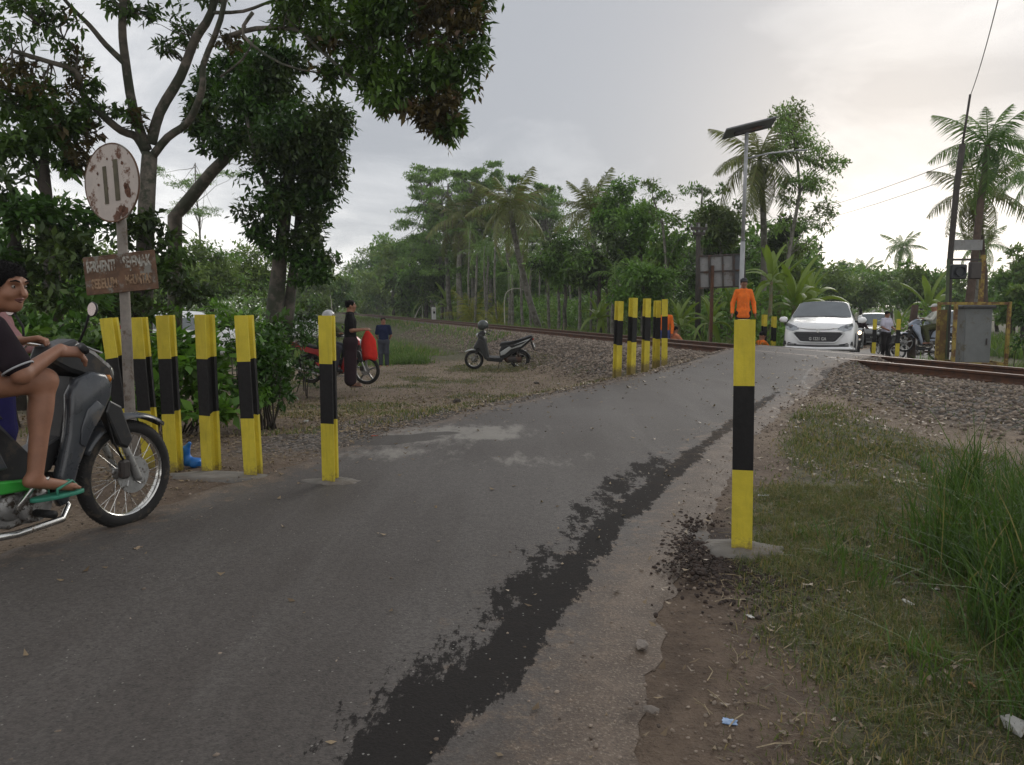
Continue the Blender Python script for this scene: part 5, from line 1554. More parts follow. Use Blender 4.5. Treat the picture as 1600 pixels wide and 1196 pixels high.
# ------------------------------------------------------------------ solar lamp, sign frame, poles right of the wood
STEEL = mat('galvanised_steel', (.34, .345, .35), .5, .3, .12, 5)
DKM = mat('dark_metal', (.05, .042, .038), .6, .2, .3, 8, dirt=(.10, .05, .03), dirt_amt=.3)
GREYP = mat('weathered_grey_panel', (.24, .24, .235), .7, 0, .15, 6, dirt=(.13, .11, .09), dirt_amt=.25)
dl = 20.4
f0 = gpt(1156, dl)
lamp = thing('solar_street_lamp', 'grey solar lamp pole with a long tilted panel on top and one thin arm', 'street lamp', tuple(f0))
tp = Pt(1167, 205, dl) - f0
mb = MB(); mb.smooth = True
mb.tube([(0, 0, -.2), (tp.x * .5, 0, tp.z * .5)], .062, 12); mb.tube([(tp.x * .5, 0, tp.z * .5), tp], .048, 12); mb.build('pole', STEEL, lamp)
pa = Pt(1132, 208, dl - .2) - f0; pc = Pt(1208, 193, dl + .2) - f0
ang = math.atan2(pc.z - pa.z, pc.x - pa.x)
pm_ = Matrix.Translation((pa + pc) / 2) @ Matrix.Rotation(-ang, 4, 'Y') @ Matrix.Rotation(radians(-14), 4, 'X')
mb = MB(); mb.box((0, 0, 0), (1.32, .58, .045), pm_, bev=.008); mb.build('solar_panel', mat('panel_frame', (.16, .165, .17), .5, .2, .1), lamp)
mb = MB(); mb.box((0, 0, .026), (1.25, .50, .004), pm_); mb.build('solar_cells', mat('solar_cells', (.02, .025, .05), .2, 0, .1), lamp)
mb = MB(); mb.box((0, 0, -.07), (.8, .10, .08), pm_, bev=.01); mb.build('battery_box', DKM, lamp)
mb = MB(); mb.smooth = True; mb.tube([Pt(1167, 248, dl) - f0, Pt(1200, 240, dl) - f0, Pt(1240, 236, dl) - f0], .022, 8); mb.build('arm', STEEL, lamp)
mb = MB(); mb.box(Pt(1252, 235, dl) - f0, (.30, .10, .035), bev=.012); mb.build('lamp_head', STEEL, lamp)
# six-panel sign seen from behind
ds_ = 20.8
f1 = gpt(1113, ds_)
bb_ = thing('sign_frame', 'back of a dark sign frame with six grey panels on a rusty post', 'sign', tuple(f1))
pc = Pt(1128, 424, ds_) - f1
bm2 = Matrix.Translation(pc) @ Matrix.Rotation(radians(-14), 4, 'Z') @ Matrix.Rotation(radians(-2.5), 4, 'Y') @ Matrix.Scale(1.17, 4)
mb = MB()
for x_ in (-.50, -.27, .02, .26, .50):
    mb.box((x_, 0, 0), (.055 if x_ in (-.27, .26) else .035, .04, .74), bm2)
mb.build('upright', DKM, bb_)['kind'] = 'stuff'
mb = MB()
for z_ in (-.365, .0, .365): mb.box((0, .006, z_), (1.03, .03, .035), bm2)
mb.build('crossbar', DKM, bb_)['kind'] = 'stuff'
for (x0, x1) in ((-.48, -.30), (-.24, .0), (.04, .235), ):
    for z_ in (-.182, .182):
        mb = MB(); mb.box(((x0 + x1) / 2, .03, z_), (x1 - x0, .01, .325), bm2); mb.build('panel', GREYP, bb_)
for z_ in (-.182, .182):
    mb = MB(); mb.box((.38, .03, z_), (.20, .01, .325), bm2); mb.build('panel', mat('dark_blue_grey_panel', (.09, .10, .11), .6, 0, .2), bb_)
mb = MB(); mb.box((-.03, 0, pc.z / 2 - .1), (.075, .075, pc.z + .5)); mb.build('post', rust, bb_)
# utility pole with crossarm and wires
WOODP = mat('dark_pole', (.05, .042, .036), .85, 0, .25, 6)
def upole(label, pts, d, r0, r1, arms, group=None):
    f_ = Pt(pts[0][0], 500, d); f_.z = gz(f_.x, f_.y) - .1
    t_ = thing('utility_pole', label, 'utility pole', tuple(f_), 0, group)
    mb = MB(); mb.smooth = True
    q = [Vector((0, 0, 0))] + [Pt(a, b, d) - f_ for a, b in pts[1:]]
    mb.tube(q, taper(r0, r1, len(q) - 1), 10); mb.build('pole', WOODP, t_)
    for (px, py, w_) in arms:
        c = Pt(px, py, d) - f_
        mb = MB(); mb.box(c + Vector((0, -.09, 0)), (w_, .08, .09)); ca = mb.build('crossarm', WOODP, t_)
        for k in (-1, 0, 1):
            mb = MB(); mb.lathe(c + Vector((k * w_ * .44, -.09, .04)), [(.03, 0), (.045, .03), (.03, .06), (.04, .09), (.015, .12)], seg=8); mb.build('insulator', GREYP, ca)
    return t_
upole('dark utility pole with two short crossarms beside the sign frame', [(1091, 500), (1091, 420), (1091, 348)], 26, .10, .07, [(1091, 358, .55), (1091, 366, .4)])
upole('slim pole right of the first utility pole, half hidden in leaves', [(1109, 500), (1108, 420), (1108, 380)], 34, .09, .07, [(1108, 384, .6)])
lp = upole('leaning dark pole with a thinner spliced top, left of the big right-hand palm', [(1482, 500), (1485, 400), (1494, 300), (1504, 226)], 22, .075, .085, [])
mb = MB(); mb.smooth = True; f_ = Vector(lp.location)
mb.tube([Pt(1503, 232, 22) - f_, Pt(1516, 148, 22) - f_], .032, 8); mb.build('spliced_top', WOODP, lp)
WIRE = mat('wire', (.03, .03, .032), .6)
def wire(label, a, b, sag, rad=.012, n=14):
    a = Vector(a); b = Vector(b)
    pts = [a.lerp(b, i / n) + Vector((0, 0, -sag * 4 * (i / n) * (1 - i / n))) for i in range(n + 1)]
    mb = MB(); mb.tube([p - a for p in pts], rad, 5)
    o = mb.build('wire', WIRE); o.location = a
    return tag(o, label, 'wire', 'overhead wires')
wire('thin wire rising from the top of the leaning pole out of the view', Pt(1516, 150, 22), Pt(1562, -10, 15), .15, .010)
wire('faint wire sloping left from the leaning pole', Pt(1500, 250, 22), Pt(1180, 340, 90), .6, .010)
wire('second faint wire below, sloping left from the leaning pole', Pt(1498, 275, 22), Pt(1190, 352, 90), .6, .010)
wire('wire from the crossarm pole to the left into the trees', Pt(1088, 356, 26), Pt(1000, 392, 45), .3, .012)
# bent white poles, marker posts along the line
WP = mat('white_paint', (.55, .55, .52), .6, 0, .1, 6, dirt=(.25, .22, .18), dirt_amt=.25)
PALEB = mat('pale_bamboo', (.42, .40, .33), .6, 0, .2, 6)
def bent(label, pts, d, r_=.028):
    f_ = gpt(pts[0][0], d); q = [Vector((0, 0, -.05))] + [Pt(a, b, d) - f_ for a, b in pts[1:]]
    fine = []
    for i in range(len(q) - 1):
        p0, p1, p2, p3 = q[max(i - 1, 0)], q[i], q[i + 1], q[min(i + 2, len(q) - 1)]
        for t_ in (0, .33, .66): fine.append(.5 * ((2 * p1) + (p2 - p0) * t_ + (2 * p0 - 5 * p1 + 4 * p2 - p3) * t_ ** 2 + (3 * p1 - p0 - 3 * p2 + p3) * t_ ** 3))
    fine.append(q[-1])
    mb = MB(); mb.smooth = True; mb.tube(fine, taper(r_, r_ * .5, len(fine) - 1), 6)
    o = mb.build('bent_pole', PALEB); o.location = f_
    return tag(o, label, 'pole', 'bent bamboo poles')
bent('tall pale pole bent over to the right like a hook, beside the yellow-green clump', [(789, 505), (788, 480), (790, 460), (800, 452), (815, 452), (830, 459)], 42, .038)
bent('short pale pole bowed to the right, near the white marker post', [(647, 500), (652, 488), (658, 478), (666, 473)], 66, .045)
bent('straight short white stick beside the bowed pole', [(660, 500), (660, 487), (660, 478)], 65, .035)
bent('thin pale stick with a bent end far left of the marker post', [(520, 492), (518, 475), (516, 462)], 60, .04)
def marker(label, px, d, h, w_):
    f_ = gpt(px, d); f_.z = float(P(px, 500, d)[2]) - h * .62 if False else f_.z
    mb = MB(); mb.box((0, 0, h / 2 - .1), (w_, w_ * .7, h + .2), bev=.015)
    t_ = thing('marker_post', label, 'marker post', tuple(f_), .3, 'white railway markers')
    mb.build('post', WP, t_)
    mb = MB(); mb.box((0, -w_ * .36, h * .6), (w_ * .5, .01, h * .18)); mb.build('black_figure', BLK, t_)
marker('small white concrete marker beyond the rails, left of the yellow-green clump', 678, 58, 1.0, .30)
# ------------------------------------------------------------------ signal cabinet, cage and lights
dcb = 14.6
RYEL = mat('rusting_yellow_frame', (.30, .22, .05), .75, 0, .2, 5, .2, dirt=(.13, .07, .035), dirt_amt=.45, dirt_scale=6)
CAB = mat('grey_cabinet', (.16, .168, .165), .55, .1, .1, 5, dirt=(.14, .13, .10), dirt_amt=.25)
f_ = gpt(1521, dcb); f_.z = gz(f_.x, f_.y)
cab = thing('signal_cabinet', 'grey steel cabinet inside the rusty yellow cage beyond the right-hand rails', 'cabinet', tuple(f_), radians(-8))
topz = float(P(1521, 482, dcb)[2]) - f_.z
mb = MB(); mb.box((0, 0, topz / 2), (.50, .38, topz), bev=.015); mb.build('body', CAB, cab)
mb = MB(); mb.box((0, -.01, topz + .03), (.58, .46, .06), bev=.015); mb.build('cap', mat('dark_grey_paint', (.10, .10, .10), .6), cab)
mb = MB(); mb.box((0, -.197, topz * .55), (.44, .012, topz * .72), bev=.004); d_ = mb.build('door', CAB, cab)
mb = MB(); mb.box((.16, -.215, topz * .55), (.02, .03, .12), bev=.006); mb.build('handle', DKM, d_)
cage = thing('protective_cage', 'rusty yellow angle-iron cage standing round the grey cabinet', 'cage', tuple(f_), radians(-8))
ch = topz + .12
for x_ in (-.46, .46):
    for y_ in (-.34, .42):
        mb = MB(); mb.box((x_, y_, ch / 2 - .1), (.055, .055, ch + .2)); mb.build('upright', RYEL, cage)
for y_ in (-.34, .42):
    for z_ in (.35, ch - .03):
        mb = MB(); mb.box((0, y_, z_), (.86, .04, .05)); mb.build('crossbar', RYEL, cage)
for x_ in (-.46, .46):
    for z_ in (.35, ch - .03):
        mb = MB(); mb.box((x_, .04, z_), (.04, .70, .05)); mb.build('crossbar', RYEL, cage)
mb = MB(); mb.box((.36, .40, ch * .45), (.16, .012, ch * .9)); mb.build('side_sheet', mat('rusty_sheet', (.15, .09, .04), .85, 0, .35, 4, dirt=(.25, .19, .05), dirt_amt=.4), cage)
mb = MB(); mb.box((-.38, .40, ch * .45), (.13, .012, ch * .9)); mb.build('side_sheet', MATS['rusty_sheet'], cage)
# signal with two black boxes on green and yellow posts
sgn = thing('crossing_signal', 'crossing signal with two dark square lamp boxes on thin green and yellow posts', 'signal', tuple(f_ + Vector((-.1, .75, 0))))
S1 = Vector(sgn.location); dd = S1.y
def q1(px, py): return Pt(px, py, dd) - S1
mb = MB(); mb.tube([(q1(1481, 500)[0], 0, 0), q1(1482, 405)], .032, 8); mb.build('green_post', mat('dull_green_paint', (.07, .09, .045), .7, 0, .25), sgn)
mb = MB(); mb.box((q1(1534, 440)[0], 0, q1(1534, 440)[2] / 2 + .35), (.075, .06, q1(1534, 405)[2] - .1)); mb.build('yellow_post', RYEL, sgn)
mb = MB(); mb.box(q1(1497, 425), (.30, .12, .29), bev=.02); lb = mb.build('lamp_box', mat('black_sheet', (.025, .028, .032), .5), sgn)
mb = MB(); mb.lathe(q1(1497, 425) + Vector((0, -.065, 0)), [(.09, 0), (.10, .05), (.095, .05), (.08, .01)], (0, -1, 0), 20); mb.build('hood', MATS['black_sheet'], lb)
mb = MB(); mb.box(q1(1523, 423), (.22, .12, .34), bev=.02); mb.build('lamp_box', mat('brown_sheet', (.06, .05, .045), .6), sgn)
mb = MB(); mb.box((q1(1508, 408) + q1(1508, 404)) / 2, (.62, .04, .04)); mb.build('bracket', DKM, sgn)
mb = MB(); mb.box(q1(1513, 383), (.55, .02, .2)); mb.build('grey_plate', GREYP, sgn)
# dark leaning post by the road
f_ = gpt(1428, 24)
o = MB(); o.smooth = True; q = [Vector((0, 0, -.3)), Pt(1424, 520, 24) - f_, Pt(1430, 477, 24) - f_]; o.tube(q, [.13, .12, .10], 10)
o = o.build('wooden_post', mat('dark_wood', (.07, .045, .032), .9, 0, .35, 6, .5, 30)); o.location = f_
tag(o, 'thick dark wooden post leaning right, before the man in the cream shirt', 'post')
# ================================================================== SMOOTH BLENDED SHAPES (bodies, helmets, bags)
def _rot(fwd, up=(0, 0, 1)):
    """columns: right, forward, up"""
    f_ = Vector(fwd).normalized(); r_ = f_.cross(Vector(up)).normalized(); u_ = r_.cross(f_)
    return np.array([[r_.x, f_.x, u_.x], [r_.y, f_.y, u_.y], [r_.z, f_.z, u_.z]])
def cap(a, b, ra, rb=None, k=.03): return ('cap', np.array(a, float), np.array(b, float), ra, rb if rb is not None else ra, k)
def ell(c, r, R=None, k=.03): return ('ell', np.array(c, float), np.array(r, float), R if R is not None else np.eye(3), k)
def rbox(c, h, rd=.02, R=None, k=.02): return ('box', np.array(c, float), np.array(h, float), rd, R if R is not None else np.eye(3), k)
def _dist(p, X):
    if p[0] == 'cap':
        _, a, b, ra, rb, k = p; ab = b - a; L = (ab ** 2).sum() + 1e-12
        t = np.clip(((X - a) @ ab) / L, 0, 1)
        return np.linalg.norm(X - a - t[..., None] * ab, axis=-1) - (ra + (rb - ra) * t)
    if p[0] == 'ell':
        _, c, r, R, k = p; q = ((X - c) @ R) / r
        n = np.linalg.norm(q, axis=-1); g = np.linalg.norm(q / r, axis=-1) + 1e-9
        return n * (n - 1) / g
    _, c, h, rd, R, k = p; q = np.abs((X - c) @ R) - (h - rd)
    return np.linalg.norm(np.maximum(q, 0), axis=-1) + np.minimum(q.max(-1), 0) - rd
def _box(p, m):
    if p[0] == 'cap':
        r = max(p[3], p[4]) + m; return np.minimum(p[1], p[2]) - r, np.maximum(p[1], p[2]) + r
    if p[0] == 'ell': r = p[2].max() + m; return p[1] - r, p[1] + r
    r = np.linalg.norm(p[2]) + m; return p[1] - r, p[1] + r
def sdf_mesh(name, prims, vox, mats, subs=(), planes=(), k=None, parent=None, smooth_it=0):
    """one continuous surface from blended shapes; subs are carved out; planes (point, normal) cut away the normal's side"""
    los = []; his = []
    for p in prims:
        a, b = _box(p, vox * 3); los.append(a); his.append(b)
    lo = np.min(los, 0); hi = np.max(his, 0)
    n = np.ceil((hi - lo) / vox).astype(int) + 2
    Fv = np.full(n, 1.0, np.float32)
    def rng(p, m):
        a, b = _box(p, m)
        i0 = np.maximum(np.floor((a - lo) / vox).astype(int), 0); i1 = np.minimum(np.ceil((b - lo) / vox).astype(int) + 1, n)
        ax_ = [lo[d] + np.arange(i0[d], i1[d]) * vox for d in range(3)]
        X_ = np.stack(np.meshgrid(*ax_, indexing='ij'), -1)
        return tuple(slice(i0[d], i1[d]) for d in range(3)), X_
    for p in prims:
        kk = p[-1] if k is None else k
        sl_, X_ = rng(p, kk + vox * 4)
        d = _dist(p, X_); a = Fv[sl_]
        h = np.clip(.5 + .5 * (a - d) / kk, 0, 1)
        Fv[sl_] = a * (1 - h) + d * h - kk * h * (1 - h)
    for p in subs:
        kk = p[-1]; sl_, X_ = rng(p, kk + vox * 4)
        d = -_dist(p, X_); a = Fv[sl_]
        h = np.clip(.5 - .5 * (a - d) / kk, 0, 1)
        Fv[sl_] = a * (1 - h) + d * h + kk * h * (1 - h)
    if planes:
        ax_ = [lo[d] + np.arange(n[d]) * vox for d in range(3)]
        X_ = np.stack(np.meshgrid(*ax_, indexing='ij'), -1)
        for pt, nm in planes:
            nm = np.array(nm, float); nm /= np.linalg.norm(nm)
            Fv = np.maximum(Fv, ((X_ - np.array(pt)) @ nm).astype(np.float32))
    Fv[0] = Fv[-1] = 1; Fv[:, 0] = Fv[:, -1] = 1; Fv[:, :, 0] = Fv[:, :, -1] = 1
    C = {}
    for i in (0, 1):
        for j in (0, 1):
            for l in (0, 1):
                C[i, j, l] = Fv[i:n[0] - 1 + i, j:n[1] - 1 + j, l:n[2] - 1 + l]
    neg = sum((c < 0).astype(np.int8) for c in C.values())
    mask = (neg > 0) & (neg < 8)
    idx = np.full(mask.shape, -1, np.int64); cnt = int(mask.sum()); idx[mask] = np.arange(cnt)
    ijk = np.argwhere(mask)
    vals = {q: c[mask] for q, c in C.items()}
    acc = np.zeros((cnt, 3)); num = np.zeros(cnt)
    for a in C:
        for d in range(3):
            if a[d] == 0:
                b_ = list(a); b_[d] = 1; b_ = tuple(b_)
                va, vb = vals[a], vals[b_]; cr = (va < 0) != (vb < 0)
                t = np.where(cr, va / (va - vb + 1e-12), 0)
                pt = np.tile(np.array(a, float), (cnt, 1)); pt[:, d] += t
                acc += pt * cr[:, None]; num += cr
    V_ = lo + (ijk + acc / num[:, None]) * vox
    faces = []
    S = Fv < 0
    for d in range(3):
        e, f_ = [(1, 2), (2, 0), (0, 1)][d]
        sl0 = [slice(1, n[q] - 1) for q in range(3)]; sl0[d] = slice(0, n[d] - 1)
        sl1 = list(sl0); sl1[d] = slice(1, n[d])
        A_ = S[tuple(sl0)]; B_ = S[tuple(sl1)]
        for flip, mk in ((False, A_ & ~B_), (True, ~A_ & B_)):
            w_ = np.argwhere(mk)
            if not len(w_): continue
            w_ = w_ + np.array([1 if q != d else 0 for q in range(3)])
            def at(de, df):
                q = w_.copy(); q[:, e] -= de; q[:, f_] -= df
                return idx[q[:, 0], q[:, 1], q[:, 2]]
            quad = np.stack([at(1, 1), at(0, 1), at(0, 0), at(1, 0)], 1)
            faces.append(quad[:, ::-1] if flip else quad)
    Q_ = np.concatenate(faces); Q_ = Q_[(Q_ >= 0).all(1)]
    for _ in range(smooth_it):
        s_ = np.zeros_like(V_); c_ = np.zeros(len(V_))
        for a, b_ in ((0, 1), (1, 2), (2, 3), (3, 0)):
            np.add.at(s_, Q_[:, a], V_[Q_[:, b_]]); np.add.at(c_, Q_[:, a], 1)
            np.add.at(s_, Q_[:, b_], V_[Q_[:, a]]); np.add.at(c_, Q_[:, b_], 1)
        V_ = V_ * .5 + .5 * s_ / np.maximum(c_, 1)[:, None]
    me = quad_mesh(name, V_, Q_, mats, smooth=True)
    return link(name, me, parent)

# ================================================================== PEOPLE
SKIN = mat('skin', (.27, .125, .072), .55, 0, .12, 14, .05, 90)
SKIN_P = mat('darker_skin', (.25, .118, .07), .6, 0, .1, 14)
HAIR = mat('black_hair', (.007, .006, .006), .85, spec=.15, metal=0, var=.4, vscale=60, bump=.6, bscale=120)
LIPS = mat('lips', (.17, .065, .05), .5, 0, .1, 20)
EYEW = mat('eye_white', (.24, .20, .17), .3)
EYED = mat('iris', (.012, .008, .006), .15)
def cloth(name, col, var=.14, bump=.35):
    return mat(name, col, .95, 0, var, 9, bump, 14, spec=.12)

def stand_joints(h, sho=.5, arms=None):
    """standing pose, facing +Y"""
    J = {'pel': (0, 0, .53 * h), 'che': (0, .005 * h, .74 * h), 'nek': (0, 0, .845 * h), 'hed': (0, .012 * h, .925 * h)}
    for s, n_ in ((-1, 'l'), (1, 'r')):
        J['sh' + n_] = (s * .105 * h, -.005 * h, .81 * h); J['el' + n_] = (s * .135 * h, -.015 * h, .63 * h); J['wr' + n_] = (s * .140 * h, .03 * h, .485 * h)
        J['hi' + n_] = (s * .052 * h, 0, .51 * h); J['kn' + n_] = (s * .06 * h, .012 * h, .285 * h); J['an' + n_] = (s * .062 * h, -.012 * h, .045 * h); J['to' + n_] = (s * .072 * h, .10 * h, .018 * h)
    if arms: J.update({k: tuple(c * h for c in v) for k, v in arms.items()})
    return {k: np.array(v, float) for k, v in J.items()}

def build_person(label, loc, rz_, J, h, face=(0, 1, 0), shirt=None, trousers=None, sleeve='short', leg='long', hair=True, vox=.016, skin=None, group=None, shirt_len=.0, extra=None, hat=None, helmet=None, shoes=None, fingers=True, collar=None, slim=1.0, cat='person', shirt_open=None, curl=.5):
    t_ = thing('person', label, cat, tuple(loc), rz_, group)
    skin = skin or SKIN
    R = _rot(face); hd = J['hed']; k_ = h / 1.68
    P_ = []
    # head
    P_ += [ell(hd + R @ np.array([0, -.008, .018]) * k_, np.array([.073, .092, .088]) * k_, R, .02), ell(hd + R @ np.array([0, .018, -.045]) * k_, np.array([.054, .064, .068]) * k_, R, .03),
           ell(hd + R @ np.array([0, .055, -.085]) * k_, np.array([.026, .024, .022]) * k_, R, .03)]
    P_ += [cap(hd + R @ np.array([0, .088, .008]) * k_, hd + R @ np.array([0, .105, -.028]) * k_, .008 * k_, .0125 * k_, .012)]
    for s in (-1, 1):
        P_ += [ell(hd + R @ np.array([s * .075, -.008, -.012]) * k_, np.array([.010, .020, .032]) * k_, R, .008)]
        P_ += [cap(hd + R @ np.array([s * .015, .083, .026]) * k_, hd + R @ np.array([s * .045, .072, .028]) * k_, .010 * k_, .008 * k_, .014)]
        P_ += [ell(hd + R @ np.array([s * .036, .062, -.030]) * k_, np.array([.022, .018, .020]) * k_, R, .02)]
    subs = [ell(hd + R @ np.array([s * .031, .090, .006]) * k_, np.array([.016, .014, .010]) * k_, R, .012) for s in (-1, 1)]
    # neck and torso
    P_ += [cap(J['nek'] - (J['hed'] - J['nek']) * .2, hd + R @ np.array([0, -.02, -.05]) * k_, .052 * k_, .05 * k_, .03)]
    hw = (J['shr'] - J['shl']); ax_ = hw / np.linalg.norm(hw)
    P_ += [cap(J['shl'] + ax_ * .03, J['shr'] - ax_ * .03, .055 * k_, .055 * k_, .05)]
    P_ += [cap(J['che'] - ax_ * .065 * k_ * slim, J['pel'] - ax_ * .045 * k_ * slim, .098 * k_ * slim, .090 * k_ * slim, .05), cap(J['che'] + ax_ * .065 * k_ * slim, J['pel'] + ax_ * .045 * k_ * slim, .098 * k_ * slim, .090 * k_ * slim, .05)]
    P_ += [cap(J['nek'], J['che'], .06 * k_, .09 * k_, .05)]
    for n_ in 'lr':
        P_ += [cap(J['sh' + n_], J['el' + n_], .050 * k_, .038 * k_, .03), cap(J['el' + n_], J['wr' + n_], .038 * k_, .025 * k_, .02)]
        el_, wr_ = J['el' + n_], J['wr' + n_]; fd = (wr_ - el_); fd /= np.linalg.norm(fd)
        hdir = J.get('hd' + n_); hdir = fd if hdir is None else hdir / np.linalg.norm(hdir)
        pn = J.get('pn' + n_, None)
        if pn is None: pn = np.cross(hdir, [0, 1, 0]) * (1 if n_ == 'r' else -1)
        pn = pn / (np.linalg.norm(pn) + 1e-9); sd = np.cross(hdir, pn); sd /= np.linalg.norm(sd)
        pc = wr_ + hdir * .045 * k_
        P_ += [rbox(pc, np.array([.040, .046, .015]) * k_, .013 * k_, np.c_[sd, hdir, pn], .012)]
        if fingers:
            for q, ln in zip((-.030, -.010, .010, .030), (.062, .074, .078, .068)):
                b_ = pc + (sd * q + hdir * .040) * k_
                m_ = b_ + (hdir * (1 - curl * .35) + pn * curl * .5) * ln * .5 * k_; e_ = m_ + (hdir * (1 - curl * 1.2) + pn * curl * 1.1) * ln * .5 * k_
                P_ += [cap(b_, m_, .0095 * k_, .0088 * k_, .006), cap(m_, e_, .0088 * k_, .0075 * k_, .004)]
            tb = pc + (sd * .036 - hdir * .02) * k_; tm = tb + (sd * .022 + hdir * .030 + pn * .012) * k_; te = tm + (hdir * .026 + pn * .014) * k_
            P_ += [cap(tb, tm, .013 * k_, .011 * k_, .008), cap(tm, te, .011 * k_, .009 * k_, .004)]
        P_ += [cap(J['hi' + n_], J['kn' + n_], .078 * k_ * slim, .052 * k_, .04), cap(J['kn' + n_], J['an' + n_], .050 * k_, .034 * k_, .03)]
        kn, an = J['kn' + n_], J['an' + n_]
        P_ += [ell(kn * .68 + an * .32 - (R @ np.array([0, .012, 0])), np.array([.044, .048, .10]) * k_, _rot((0, 1, 0), tuple(kn - an)), .03)]
        to = J['to' + n_]; fd2 = to - an; fd2[2] = 0; fd2 /= np.linalg.norm(fd2)
        hl = an - fd2 * .025 * k_; hl[2] = an[2] - .030 * k_
        P_ += [cap(hl, to, .031 * k_, .022 * k_, .02)]
        if fingers and leg in ('short', 'sarong'):
            s2 = np.cross(fd2, [0, 0, 1])
            for q in (-.026, -.012, .002, .014, .026):
                P_ += [cap(to + s2 * q * k_, to + s2 * q * k_ * 1.1 + fd2 * (.030 - abs(q + .012) * .3) * k_ - np.array([0, 0, .006]), .010 * k_, .008 * k_, .004)]
    sdf_mesh('body', P_, vox, skin, subs, parent=t_)
    if fingers or vox < .012:
        for s in (-1, 1):
            c = hd + R @ np.array([s * .031, .0765, .005]) * k_
            mb = MB(); mb.smooth = True; mb.lathe(c, [(.0004, -.008), (.006, -.006), (.0085, 0), (.006, .0045), (.0004, .006)], tuple(R @ np.array([0, 1, 0])), 12); e_ = mb.build('eye', EYEW, t_)
            mb = MB(); mb.lathe(c + R @ np.array([0, .0055, 0]), [(.0048, 0), (.003, .0012)], tuple(R @ np.array([0, 1, 0])), 10); mb.build('iris', EYED, e_)
            mb = MB(); mb.smooth = True; mb.tube([hd + R @ np.array([s * .014, .092, .028]) * k_, hd + R @ np.array([s * .034, .090, .034]) * k_, hd + R @ np.array([s * .052, .078, .028]) * k_], [.003, .0042, .002], 6); mb.build('eyebrow', HAIR, t_)
        mb = MB(); mb.smooth = True
        mb.tube([hd + R @ np.array([-.024, .077, -.052]) * k_, hd + R @ np.array([-.01, .088, -.048]) * k_, hd + R @ np.array([.01, .088, -.048]) * k_, hd + R @ np.array([.024, .077, -.052]) * k_], [.002, .0055, .0055, .002], 8)
        mb.tube([hd + R @ np.array([-.021, .077, -.055]) * k_, hd + R @ np.array([0, .087, -.060]) * k_, hd + R @ np.array([.021, .077, -.055]) * k_], [.002, .006, .002], 8); mb.build('mouth', LIPS, t_)
    if hair:
        HP = [ell(hd + R @ np.array([0, -.014, .024]) * k_, np.array([.0805, .097, .088]) * k_, R, .02)]
        for q in range(10):
            a = q * 2.4
            HP += [ell(hd + R @ np.array([.055 * cos(a), -.02 + .06 * sin(a), .062 + .012 * cos(q)]) * k_, np.array([.028, .03, .028]) * k_, R, .02)]
        sdf_mesh('hair', HP, vox, HAIR, [ell(hd + R @ np.array([0, .085, -.040]) * k_, np.array([.070, .085, .084]) * k_, R, .012)], [(hd + R @ np.array([0, -.05, -.045]) * k_, R @ np.array([0, .35, -1])), ], parent=t_)
    if hat:
        hm = mat(*hat)
        sdf_mesh('cap', [ell(hd + R @ np.array([0, -.012, .045]) * k_, np.array([.087, .104, .082]) * k_, R, .01), ell(hd + R @ np.array([0, .105, .045]) * k_, np.array([.062, .065, .012]) * k_, R, .012)], vox, hm, planes=[(hd + R @ np.array([0, 0, .030]) * k_, R @ np.array([0, 0, -1]))], parent=t_)
    if helmet:
        hm = mat(*helmet)
        hp = sdf_mesh('helmet', [ell(hd + R @ np.array([0, -.015, .028]) * k_, np.array([.118, .135, .128]) * k_, R, .02)], vox, hm, [ell(hd + R @ np.array([0, .13, -.03]) * k_, np.array([.09, .10, .085]) * k_, R, .015)], [(hd + R @ np.array([0, 0, -.075]) * k_, R @ np.array([0, 0, -1]))], parent=t_)
    if shirt:
        g = .010 * max(1, k_)
        SP = [cap(J['shl'] + ax_ * .045 - np.array([0, 0, .008]), J['nek'] - np.array([0, 0, .03]), .050 * k_ + g, .055 * k_ + g, .04), cap(J['shr'] - ax_ * .045 - np.array([0, 0, .008]), J['nek'] - np.array([0, 0, .03]), .050 * k_ + g, .055 * k_ + g, .04),
              cap(J['che'] - ax_ * .066 * k_ * slim, J['pel'] - ax_ * .055 * k_ * slim, .100 * k_ * slim + g, .102 * k_ * slim + g, .05), cap(J['che'] + ax_ * .066 * k_ * slim, J['pel'] + ax_ * .055 * k_ * slim, .100 * k_ * slim + g, .102 * k_ * slim + g, .05), cap(J['nek'] * .8 + J['che'] * .2, J['che'], .058 * k_ + g, .09 * k_ + g, .05)]
        dn = (J['pel'] - J['che']); dn /= np.linalg.norm(dn)
        if shirt_len > 0:
            SP += [cap(J['pel'] - ax_ * .05 * k_, J['pel'] + dn * shirt_len - ax_ * .05 * k_, .105 * k_ + g, .112 * k_ + g, .04), cap(J['pel'] + ax_ * .05 * k_, J['pel'] + dn * shirt_len + ax_ * .05 * k_, .105 * k_ + g, .112 * k_ + g, .04)]
        for n_ in 'lr':
            sh, el_, wr_ = J['sh' + n_], J['el' + n_], J['wr' + n_]
            if sleeve == 'short':
                m_ = sh + (el_ - sh) * .72; SP += [cap(sh, m_, .053 * k_ + g, .054 * k_ + g, .025)]
            elif sleeve == 'long':
                m_ = el_ + (wr_ - el_) * .93; SP += [cap(sh, el_, .051 * k_ + g, .042 * k_ + g, .02), cap(el_, m_, .042 * k_ + g, .033 * k_ + g, .02)]
        # soft folds
        r = random.Random(int(h * 1000) + len(label))
        for q in range(7):
            a = r.uniform(0, 2 * pi); c0_ = J['che'] * (1 - q / 8) + J['pel'] * (q / 8)
            e1 = c0_ + ax_ * cos(a) * .14 * k_ + np.cross(ax_, dn) * sin(a) * .105 * k_
            SP += [cap(e1, e1 + ax_ * r.uniform(-.06, .06) + dn * r.uniform(.04, .12), .013, .008, .02)]
